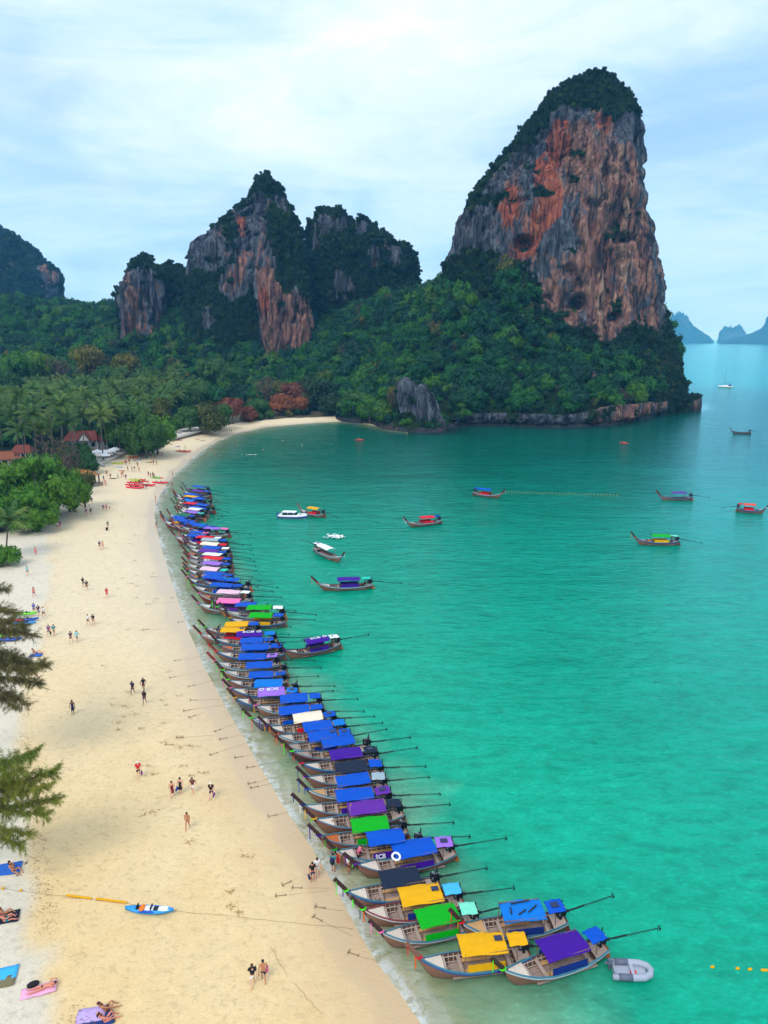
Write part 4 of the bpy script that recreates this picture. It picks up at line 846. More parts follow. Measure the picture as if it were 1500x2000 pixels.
casuarina('dark brownish casuarina at the left edge above the stacked kayaks', tuple(PZ(-70, 1480, 1.9)), [(BP(-70, 1290, 60.5), BP(88, 1300, 58.8), 1.5), (BP(-70, 1230, 61.3), BP(66, 1240, 59.6), 1.5), (BP(-60, 1330, 59.6), BP(52, 1375, 58.4), 1.5), (BP(-60, 1180, 62.2), BP(34, 1200, 60.5), 1.3), (BP(-60, 1320, 58.8), BP(75, 1335, 58.0), 1.5), (BP(-60, 1160, 63.0), BP(14, 1150, 62.2), 1.2), (BP(-60, 1260, 59.6), BP(40, 1290, 58.0), 1.5), (BP(-60, 1300, 59.6), BP(70, 1310, 57.5), 1.6), (BP(-60, 1340, 58.8), BP(30, 1380, 57.5), 1.4), (BP(-60, 1210, 60.5), BP(50, 1225, 58.8), 1.4)], 6, NEEDLE_B)
# ================================================================== BOATS
def S(r, g, b): return srgb(r, g, b)
CLOTH = {k: plain('tarp_' + k, S(*c), 0.6, 0.22, 1.1, (1, 2, 1), 0.3, spec=0.15) for k, c in dict(blue=(0, 78, 186), lightblue=(8, 112, 200), sky=(70, 175, 230), navy=(20, 45, 120), purple=(62, 14, 140), violet=(95, 40, 150), lilac=(150, 105, 205), yellow=(225, 165, 4), green=(4, 165, 24), darkgreen=(15, 110, 75),
        black=(26, 38, 58), white=(225, 228, 230), cream=(228, 215, 190), pink=(230, 110, 170), palepink=(225, 185, 200), red=(215, 25, 45), orange=(225, 95, 20), mint=(120, 215, 185), grey=(150, 170, 180), coral=(225, 75, 60), teal=(40, 190, 170), limegreen=(80, 225, 40)).items()}
WOODS = {k: plain('wood_' + k, S(*c), 0.78, 0.42, 3.0, (0.4, 3.5, 3.5), 0.3, rnd=0.12) for k, c in dict(pale=(212, 196, 180), grey=(170, 150, 138), tan=(205, 158, 105), orange=(200, 105, 45), brown=(134, 96, 76), darkbrown=(66, 42, 38), redbrown=(125, 50, 38), slate=(96, 96, 100)).items()}
INNER = plain('hull_inside_wood', S(92, 68, 60), 0.85, 0.5, 5.0, (0.4, 3, 3), 0.4, rnd=0.15)
FLOORW = plain('floor_planks_wood', S(168, 146, 136), 0.85, 0.5, 5.0, (0.3, 4, 1), 0.4, rnd=0.12)
TRIM = {k: plain('gunwale_paint_' + k, S(*c), 0.5, 0.25, 5.0, rnd=0.1) for k, c in dict(teal=(66, 122, 142), blue=(45, 85, 160), white=(190, 195, 200), dark=(50, 50, 62), red=(140, 60, 60)).items()}
METAL = plain('dark_engine_metal', S(34, 36, 42), 0.45, 0.4, 9.0, metal=0.5); STEEL = plain('pale_engine_metal', S(150, 158, 165), 0.35, 0.3, 9.0, metal=0.7); BLACKP = plain('black_rubber', S(24, 24, 28), 0.6, 0.3); BAMBOO = plain('post_wood', S(120, 90, 66), 0.8, 0.3)
SOLAR = plain('solar_glass', S(30, 42, 78), 0.2, 0.2, 12.0); WHITEP = plain('white_plastic', S(232, 234, 236), 0.4, 0.06); ORANGEP = plain('orange_plastic', S(240, 120, 20), 0.5, 0.1); ROPE = plain('rope_fibre', S(120, 100, 70), 0.9, 0.3)

XS, XB = -3.6, 3.9
def w_of(t): return 0.98 * np.interp(t, [0, .1, .25, .45, .6, .75, .86, .94, 1.0], [.55, .72, .9, .98, .95, .78, .50, .24, .05])
def sh_of(t): return np.interp(t, [0, .1, .25, .4, .6, .75, .88, .96, 1.0], [.98, .84, .70, .66, .70, .84, 1.06, 1.26, 1.42])
def ke_of(t): return np.interp(t, [0, .1, .25, .6, .75, .86, .92, .97, 1.0], [-.02, -.18, -.3, -.33, -.3, -.2, .05, .55, 1.0])
def sec(t, s, off=0.0): w = w_of(t) - off; k = ke_of(t) + off; h = sh_of(t); return (max(w, .01) * s ** .62, k + (h - k) * s ** 1.35)
TT = np.linspace(0, 1, 23)
def hull_mesh():
    mb = MB(); SS = np.linspace(0, 1, 7)
    rings = [[(XS + (XB - XS) * t, -sec(t, s)[0], sec(t, s)[1]) for s in SS[::-1]] + [(XS + (XB - XS) * t, sec(t, s)[0], sec(t, s)[1]) for s in SS[1:]] for t in TT]
    mb.loft(rings, closed=False); n = len(rings[0]); mb.f.append(tuple(range(n))); mb.m.append(0)
    return mb.mesh('hull', [WOODS['brown']], True)
def inner_mesh():
    mb = MB(); SS = np.linspace(0.25, 1, 5)
    def pt(t, s): y, z = sec(t, s, 0.06); return y, max(z, .10)
    T2 = TT[1:20]
    rings = [[(XS + (XB - XS) * t, -pt(t, s)[0], pt(t, s)[1]) for s in SS[::-1]] + [(XS + (XB - XS) * t, pt(t, s)[0], pt(t, s)[1]) for s in SS] for t in T2]
    mb.loft(rings, closed=False); return mb.mesh('hull_lining', [INNER], False)
def gunwale_mesh():
    mb = MB()
    for sgn in (-1, 1):
        prof = []
        for t in TT:
            x = XS + (XB - XS) * t; y = w_of(t); h = sh_of(t); a = .06
            prof.append([(x, sgn * (y - a), h + .03), (x, sgn * (y + .025), h + .032), (x, sgn * (y + .035), h - .045), (x, sgn * (y + .01), h - .06), (x, sgn * (y - a), h - .03)])
        mb.loft(prof, closed=True, caps=True)
    return mb.mesh('gunwale', [TRIM['teal']], False)
def stripe_mesh():
    mb = MB()
    for sgn in (-1, 1):
        prof = []
        for t in TT:
            x = XS + (XB - XS) * t; y = w_of(t); h = sh_of(t); prof.append([(x, sgn * (y + .014), h - .065), (x, sgn * (y + .024), h - .10), (x, sgn * (y * .985 + .014), h - .18)])
        mb.loft(prof, closed=False)
    return mb.mesh('hull_stripe', [TRIM['white']], False)
def deck_mesh(t0, t1, dz, name, boards=7):
    mb = MB(); T = np.linspace(t0, t1, 9)
    for j in range(boards):                       # boards run lengthwise with fine gaps between them
        a, b = -1 + 2 * j / boards + .012, -1 + 2 * (j + 1) / boards - .012; rings = []
        for t in T:
            w = max(w_of(t) - .075, .012); z = sh_of(t) + dz; x = XS + (XB - XS) * t; cr = lambda q: .035 * (1 - q * q)
            rings.append([(x, a * w, z + cr(a)), (x, b * w, z + cr(b)), (x, b * w, z + cr(b) - .03), (x, a * w, z + cr(a) - .03)])
        mb.loft(rings, closed=True, caps=True)
    return mb.mesh(name, [WOODS['pale']], False)
def floor_mesh():
    mb = MB()
    for j in range(7):
        y = -.63 + .21 * j; L0 = XS + 1.0 + .05 * (j % 2); L1 = XS + 7.5 * .79 - .16 * abs(j - 3); mb.box(((L0 + L1) / 2, y, .20 + .006 * (j % 3)), (L1 - L0, .19, .03))
    return mb.mesh('floor_planks', [FLOORW])
RIB_T = [.16, .22, .28, .34, .40, .46, .52, .58, .63, .68, .73, .78]
def rib_into(mb, t, sgn):
    x = XS + (XB - XS) * t; y0, z0 = sec(t, .45, .07); y1, z1 = sec(t, .97, .07); c = ((y0 + y1) / 2 * sgn, (max(z0, .15) + z1) / 2); L = math.hypot(y1 - y0, z1 - max(z0, .15)); a = math.atan2((y1 - y0) * sgn, z1 - max(z0, .15))
    mb.box((x, c[0], c[1]), (.06, .06, L), Matrix.Rotation(-a, 3, 'X'))
RIBS = []
for t in RIB_T:
    for sgn in (-1, 1): mb = MB(); rib_into(mb, t, sgn); RIBS.append(mb.mesh('rib', [WOODS['grey']]))
mb = MB()
for t in RIB_T:
    for sgn in (-1, 1): rib_into(mb, t, sgn)
RIBS_ALL = mb.mesh('ribs', [WOODS['grey']])
def stringer_mesh():
    mb = MB()
    for sgn in (-1, 1):
        for s in (.62, .86):
            mb.tube([(XS + (XB - XS) * t, sgn * (sec(t, s, .10)[0]), sec(t, s, .1)[1]) for t in np.linspace(.14, .79, 9)], .028, 4)
    return mb.mesh('stringers', [WOODS['pale']])
def thwart_mesh(t): w = w_of(t) - .08; return MB().box((XS + 7.5 * t, 0, sh_of(t) - .16), (.26, 2 * w, .045)).mesh('thwart', [WOODS['grey']])
def prow_mesh():
    pts = [(3.45, 0, .75), (3.78, 0, 1.15), (4.08, 0, 1.56), (4.45, 0, 2.03), (4.92, 0, 2.60)]; mb = MB(); rings = []
    for i, p in enumerate(pts):
        d = (Vector(pts[min(i + 1, 4)]) - Vector(pts[max(i - 1, 0)])).normalized(); n_ = Vector((-d.z, 0, d.x)); h = (.20, .19, .15, .135, .15)[i]; wd = (.05, .07, .075, .07, .075)[i]
        rings.append([tuple(Vector(p) + n_ * h + Vector((0, wd, 0))), tuple(Vector(p) - n_ * h + Vector((0, wd * .6, 0))), tuple(Vector(p) - n_ * h - Vector((0, wd * .6, 0))), tuple(Vector(p) + n_ * h - Vector((0, wd, 0)))])
    mb.loft(rings, closed=True, caps=True); return mb.mesh('prow', [WOODS['darkbrown']])
def tarp_mesh(lx, ly, camber, sag, name, curve=0.0):
    mb = MB(); nx, ny = 9, 7; top = []; bot = []
    for i in range(nx):
        for j in range(ny):
            a = -1 + 2 * i / (nx - 1); b = -1 + 2 * j / (ny - 1); z = .03 * math.sin(5.1 * i + 2.3 * j) - .05 * (abs(a) == 1) * (j % 2) + camber * (1 - b * b) - sag * (1 - (3 * a % 2 - 1) ** 2) * .5 - curve * a * a - (.05 if abs(b) == 1 else 0)
            top.append((a * lx / 2, b * ly / 2, z)); bot.append((a * lx / 2, b * ly / 2, z - .03))
    F = [tuple(int(q) for q in f) for f in grid_faces(nx, ny)]; mb.add(top, [f[::-1] for f in F]); mb.add(bot, F)
    rim = [i * ny for i in range(nx)] + [(nx - 1) * ny + j for j in range(1, ny)] + [i * ny + ny - 1 for i in range(nx - 2, -1, -1)] + [j for j in range(ny - 2, 0, -1)]
    n = len(rim); o = len(mb.v); mb.add([top[i] for i in rim] + [bot[i] for i in rim], [(k, (k + 1) % n, n + (k + 1) % n, n + k) for k in range(n)])
    return mb.mesh(name, [CLOTH['blue']], True)
def engine_mesh():
    mb = MB(); mb.box((0, 0, .28), (.62, .36, .42)); mb.box((-.05, 0, .56), (.44, .24, .18)); mb.box((.34, 0, .34), (.10, .46, .52)); mb.box((.02, 0, -.05), (.16, .16, .5))
    mb.tube([(.12, .24, .42), (.12, .34, .42)], .17, 9); mb.tube([(-.22, -.28, .5), (-.22, -.28, .95)], .045, 6); mb.tube([(-.12, .0, .64), (-.12, .0, .82)], .10, 8); mb.tube([(.36, .0, .45), (1.15, .1, .62)], .028, 5); mb.tube([(-.3, 0, .25), (-.6, 0, .2)], .10, 7)
    mb.cur = 1
    for k in range(3): mb.tube([(-.2 + .16 * k, .12, .60), (-.2 + .16 * k, .12, .74)], .055, 6)
    mb.box((.08, -.22, .36), (.28, .10, .18)); mb.ball((.22, .0, .72), (.11, .11, .09), 7, 4); mb.tube([(.30, .27, .42), (.30, .33, .42)], .11, 8)
    return mb.mesh('engine', [METAL, STEEL])
def shaft_mesh(): return MB().tube([(0, 0, 0), (-1.5, 0, .02)], [.06, .055], 6).tube([(-1.45, 0, .02), (-4.0, 0, .0)], [.03, .025], 6).tube([(-.5, 0, -.10), (-3.5, 0, -.08), (-3.95, 0, -.02)], .012, 4).mesh('propeller_shaft', [METAL])
def prop_mesh():
    mb = MB()
    for k in range(3):
        a = 2.1 * k; mb.box((-4.02, math.cos(a) * .1, math.sin(a) * .1), (.03, .10, .17), Matrix.Rotation(a, 3, 'X') @ Matrix.Rotation(.5, 3, 'Z'))
    mb.tube([(-3.9, 0, 0), (-3.9, 0, -.2), (-4.12, 0, -.2), (-4.12, 0, 0)], .02, 4); return mb.mesh('propeller', [METAL])
def ribbon_mesh(L, w): return MB().loft([[(.01 * math.sin(4 * k), -w, -L * k / 5), (.03 + .02 * math.sin(3 * k), 0, -L * k / 5), (.01 * math.sin(4 * k), w, -L * k / 5), (-.03, 0, -L * k / 5)] for k in range(6)], caps=True).mesh('ribbon', [CLOTH['red']])
def garland_mesh():
    mb = MB()
    for q in (0, .09): mb.tube([(.17 * math.cos(a), .13 * math.sin(a), q + .12 * math.cos(a)) for a in np.linspace(0, 2 * math.pi, 10)], .038, 5)
    return mb.mesh('garland', [CLOTH['pink']])
def rudder_mesh(): return MB().loft([[(XS + .05, -.35, .85), (XS + .05, .35, .85), (XS - .05, .35, .82), (XS - .05, -.35, .82)], [(XS + .05, -.28, .1), (XS + .05, .28, .1), (XS - .35, .24, -.05), (XS - .35, -.24, -.05)]], caps=True).mesh('transom', [WOODS['redbrown']])
def curtain_mesh(sgn):
    mb = MB(); mb.loft([[(x, sgn * (.83 + .015 * math.sin(9 * x)), 1.18), (x, sgn * (.90 + .015 * math.sin(9 * x)), .72), (x, sgn * (.87 + .015 * math.sin(9 * x)), .72), (x, sgn * (.80 + .015 * math.sin(9 * x)), 1.18)] for x in np.linspace(-1.35, 1.2, 9)], caps=True); return mb.mesh('side_curtain', [CLOTH['purple']])
BM = dict(hull=hull_mesh(), lining=inner_mesh(), gun=gunwale_mesh(), stripe=stripe_mesh(), fore=deck_mesh(.80, .985, -.03, 'foredeck'), stern=deck_mesh(.012, .14, -.10, 'stern_deck', 5), floor=floor_mesh(), string=stringer_mesh(), thw=[thwart_mesh(t) for t in (.20, .64, .79)], prow=prow_mesh(),
          can=[tarp_mesh(3.15, 1.85, .06, .02, 'canopy'), tarp_mesh(3.15, 1.85, .20, .0, 'canopy'), tarp_mesh(3.0, 1.8, .05, .05, 'canopy', .05)], rear=tarp_mesh(1.25, 1.1, .03, .02, 'rear_canopy'), eng=engine_mesh(), shaft=shaft_mesh(), prop=prop_mesh(), rib=[ribbon_mesh(1.15, .055), ribbon_mesh(.85, .05), ribbon_mesh(.6, .06)], gar=garland_mesh(), rud=rudder_mesh(), cur=[curtain_mesh(-1), curtain_mesh(1)],
          post=MB().tube([(0, 0, 0), (0, 0, 1.25)], .032, 5).mesh('canopy_post', [BAMBOO]), rpost=MB().tube([(0, 0, 0), (0, 0, 1.2)], .028, 5).mesh('post', [BAMBOO]), beam=MB().box((0, 0, 0), (3.0, .05, .05)).mesh('canopy_beam', [BAMBOO]),
          solar=MB().box((0, 0, 0), (.55, .42, .035)).mesh('solar_panel', [SOLAR]), bench=MB().box((0, .45, .42), (2.3, .28, .05)).box((0, -.45, .42), (2.3, .28, .05)).mesh('benches', [WOODS['tan']]), flag=MB().loft([[(0, .0, 0), (.0, .02, 0)], [(0.02, 0, .55), (.02, .02, .55)]], closed=False).tube([(0, 0, -.1), (0, 0, .75)], .012, 4).box((-.13, 0, .6), (.26, .012, .2)).mesh('pennant', [CLOTH['yellow']]),
          rope=MB().tube([(0, 0, 0), (.25, .1, .05), (.3, -.1, .06), (0, -.15, .05), (-.2, 0, .06), (.1, .12, .08)], .03, 5).mesh('rope_coil', [ROPE]), anchorf=MB().tube([(-.4, 0, 0), (.4, .1, .04)], .022, 4).tube([(-.3, -.25, 0), (-.1, .25, .05)], .022, 4).tube([(.1, -.25, 0), (.3, .28, .05)], .022, 4).mesh('folded_frame', [METAL]))
def lettering(parent, text, loc, rot, size, logo=True, mat=None):
    cu = bpy.data.curves.new('lettering', 'FONT'); cu.body = text; cu.size = size; cu.align_x = 'CENTER'; cu.align_y = 'CENTER'; cu.extrude = .006; cu.resolution_u = 3; cu.offset = .012; cu.materials.append(mat or CLOTH['white'])
    o = link('lettering', cu, parent, loc, rot)
    if logo:      # a ring with a flame-like tip beside the letters
        mb = MB(); mb.tube([(.26 * math.sin(a) * (1 if math.cos(a) < .6 else .6), .24 * math.cos(a), 0) for a in np.linspace(0, 2 * math.pi, 13)], .05, 4); M = Matrix.Translation(loc) @ Euler(rot).to_matrix().to_4x4() @ Matrix.Translation((size * 1.55, 0, .02))
        l = link('emblem', mb.mesh('emblem', [mat or CLOTH['white']]), parent); l.matrix_local = M
    return o
RIBC = ['red', 'green', 'purple', 'orange', 'pink', 'yellow', 'blue', 'white', 'limegreen', 'navy']
def boat(cx_, cy_, rz, sx, label, canopy='blue', rear='blue', deck='pale', hull='brown', trim='teal', near=True, group='longtail boats moored in a row along the sand', cam=0, curtain=None, rib=None, solar=False, text=None, flip=False, flag=None, shaft_up=0.05, shaft_yaw=0.0, tilt=0.0, bare=False, prowc='darkbrown', seed=0, ring=False):
    rg = random.Random(seed * 7 + 3); r = empty('longtail_boat', (cx_, cy_, 0), rz, (sx, rg.uniform(.94, 1.05), rg.uniform(.94, 1.06))); r.rotation_euler = (rg.uniform(-.03, .03), tilt, rz); tagged(r, label, 'boat', group)
    link('hull', BM['hull'], r, mats=[WOODS[hull]]); link('hull_lining', BM['lining'], r); link('gunwale', BM['gun'], r, mats=[TRIM[trim]]); link('hull_stripe', BM['stripe'], r, mats=[TRIM[rg.choice(['white', 'white', 'blue', 'red'])]])
    link('foredeck', BM['fore'], r, mats=[WOODS[deck]]); link('stern_deck', BM['stern'], r, mats=[WOODS['grey']]); link('floor_planks', BM['floor'], r); link('prow', BM['prow'], r, mats=[WOODS[prowc]]); link('transom', BM['rud'], r, mats=[WOODS[rg.choice(['redbrown', 'orange', 'brown'])]])
    if near:
        for m in RIBS: link('rib', m, r)
        for m in BM['thw']: link('thwart', m, r)
        link('benches', BM['bench'], r); link('stringers', BM['string'], r)
        if rg.random() < .6: link('rope_coil', BM['rope'], r, (2.0 + rg.random() * .6, rg.uniform(-.2, .2), .92 if rg.random() < .4 else .24))
        if rg.random() < .35: link('folded_frame', BM['anchorf'], r, (1.5, rg.uniform(-.2, .2), .27), (0, 0, rg.random() * 3))
    else:
        link('ribs', RIBS_ALL, r); link('thwart', BM['thw'][1], r)
    if not bare:
        c = link('canopy', BM['can'][cam], r, (rg.uniform(-.08, .08) - .32, 0, 1.95), (0, rg.uniform(-.03, .03), rg.uniform(-.03, .03)), [CLOTH[canopy]])
        for x in (-1.4, 0, 1.4) if near else (-1.4, 1.4):
            for y in (-.78, .78): link('canopy_post', BM['post'], r, (x - .32, y, .70))
        for y in (-.80, .80): link('canopy_beam', BM['beam'], r, (-.32, y, 1.89))
        if solar: link('solar_panel', BM['solar'], c, (-1.15, -.2, .09))
        cu = curtain if curtain is not None else rg.choice([None, None, 'navy', 'purple', canopy])
        if cu: link('side_curtain', BM['cur'][0], r, (-.32, 0, 0), mats=[CLOTH[cu]]); link('side_curtain', BM['cur'][1], r, (-.32, 0, 0), mats=[CLOTH[cu]])
        if flag: link('pennant', BM['flag'], c, (1.5, .6, .05), (0, 0, rg.random()), [CLOTH[flag]])
        if text: lettering(c, text, (0.15 if not flip else -.15, 0, .245 if cam == 1 else .09), (0, 0, 0 if flip else math.pi), .82)
    if rear:
        q = link('rear_canopy', BM['rear'], r, (-2.72, 0, 2.0), (rg.uniform(-.06, .06), rg.uniform(-.08, .08), rg.uniform(-.15, .15)), [CLOTH[rear]])
        for y in (-.42, .42): link('post', BM['rpost'], q, (0.1, y, -1.2))
        if rg.random() < .4: link('solar_panel', BM['solar'], q, (0, 0, .05))
    e = link('engine', BM['eng'], r, (-3.25, 0, 1.10), (0, 0, shaft_yaw)); s_ = link('propeller_shaft', BM['shaft'], e, (-.45, 0, .2), (0, shaft_up - .07, 0)); link('propeller', BM['prop'], s_)
    cols = rib or rg.sample(RIBC, 2)
    link('garland', BM['gar'], r, (4.02, 0, 1.46), (0, .7, 0), [CLOTH[cols[0]]])
    for k, cname in enumerate(cols):
        x = (4.80, 4.25, 4.0)[k]; z = (2.42, 1.72, 1.3)[k]; link('ribbon', BM['rib'][(k + seed) % 3], r, (x, .10 * (-1) ** k, z), (0, 0, rg.random()), [CLOTH[cname]])
    if ring:
        mb = MB(); R_ = .30; P_ = []
        mb.tube([(R_ * math.cos(a), R_ * math.sin(a), 0) for a in np.linspace(0, 2 * math.pi, 15)], .085, 6); tagged(link('life_ring', mb.mesh('life_ring', [WHITEP]), None, tuple(r.matrix_basis @ Vector((1.2, .75, 2.08))), (.3, .2, 0)), 'white life ring lying on the front corner of a blue boat canopy', 'life ring')
    return r
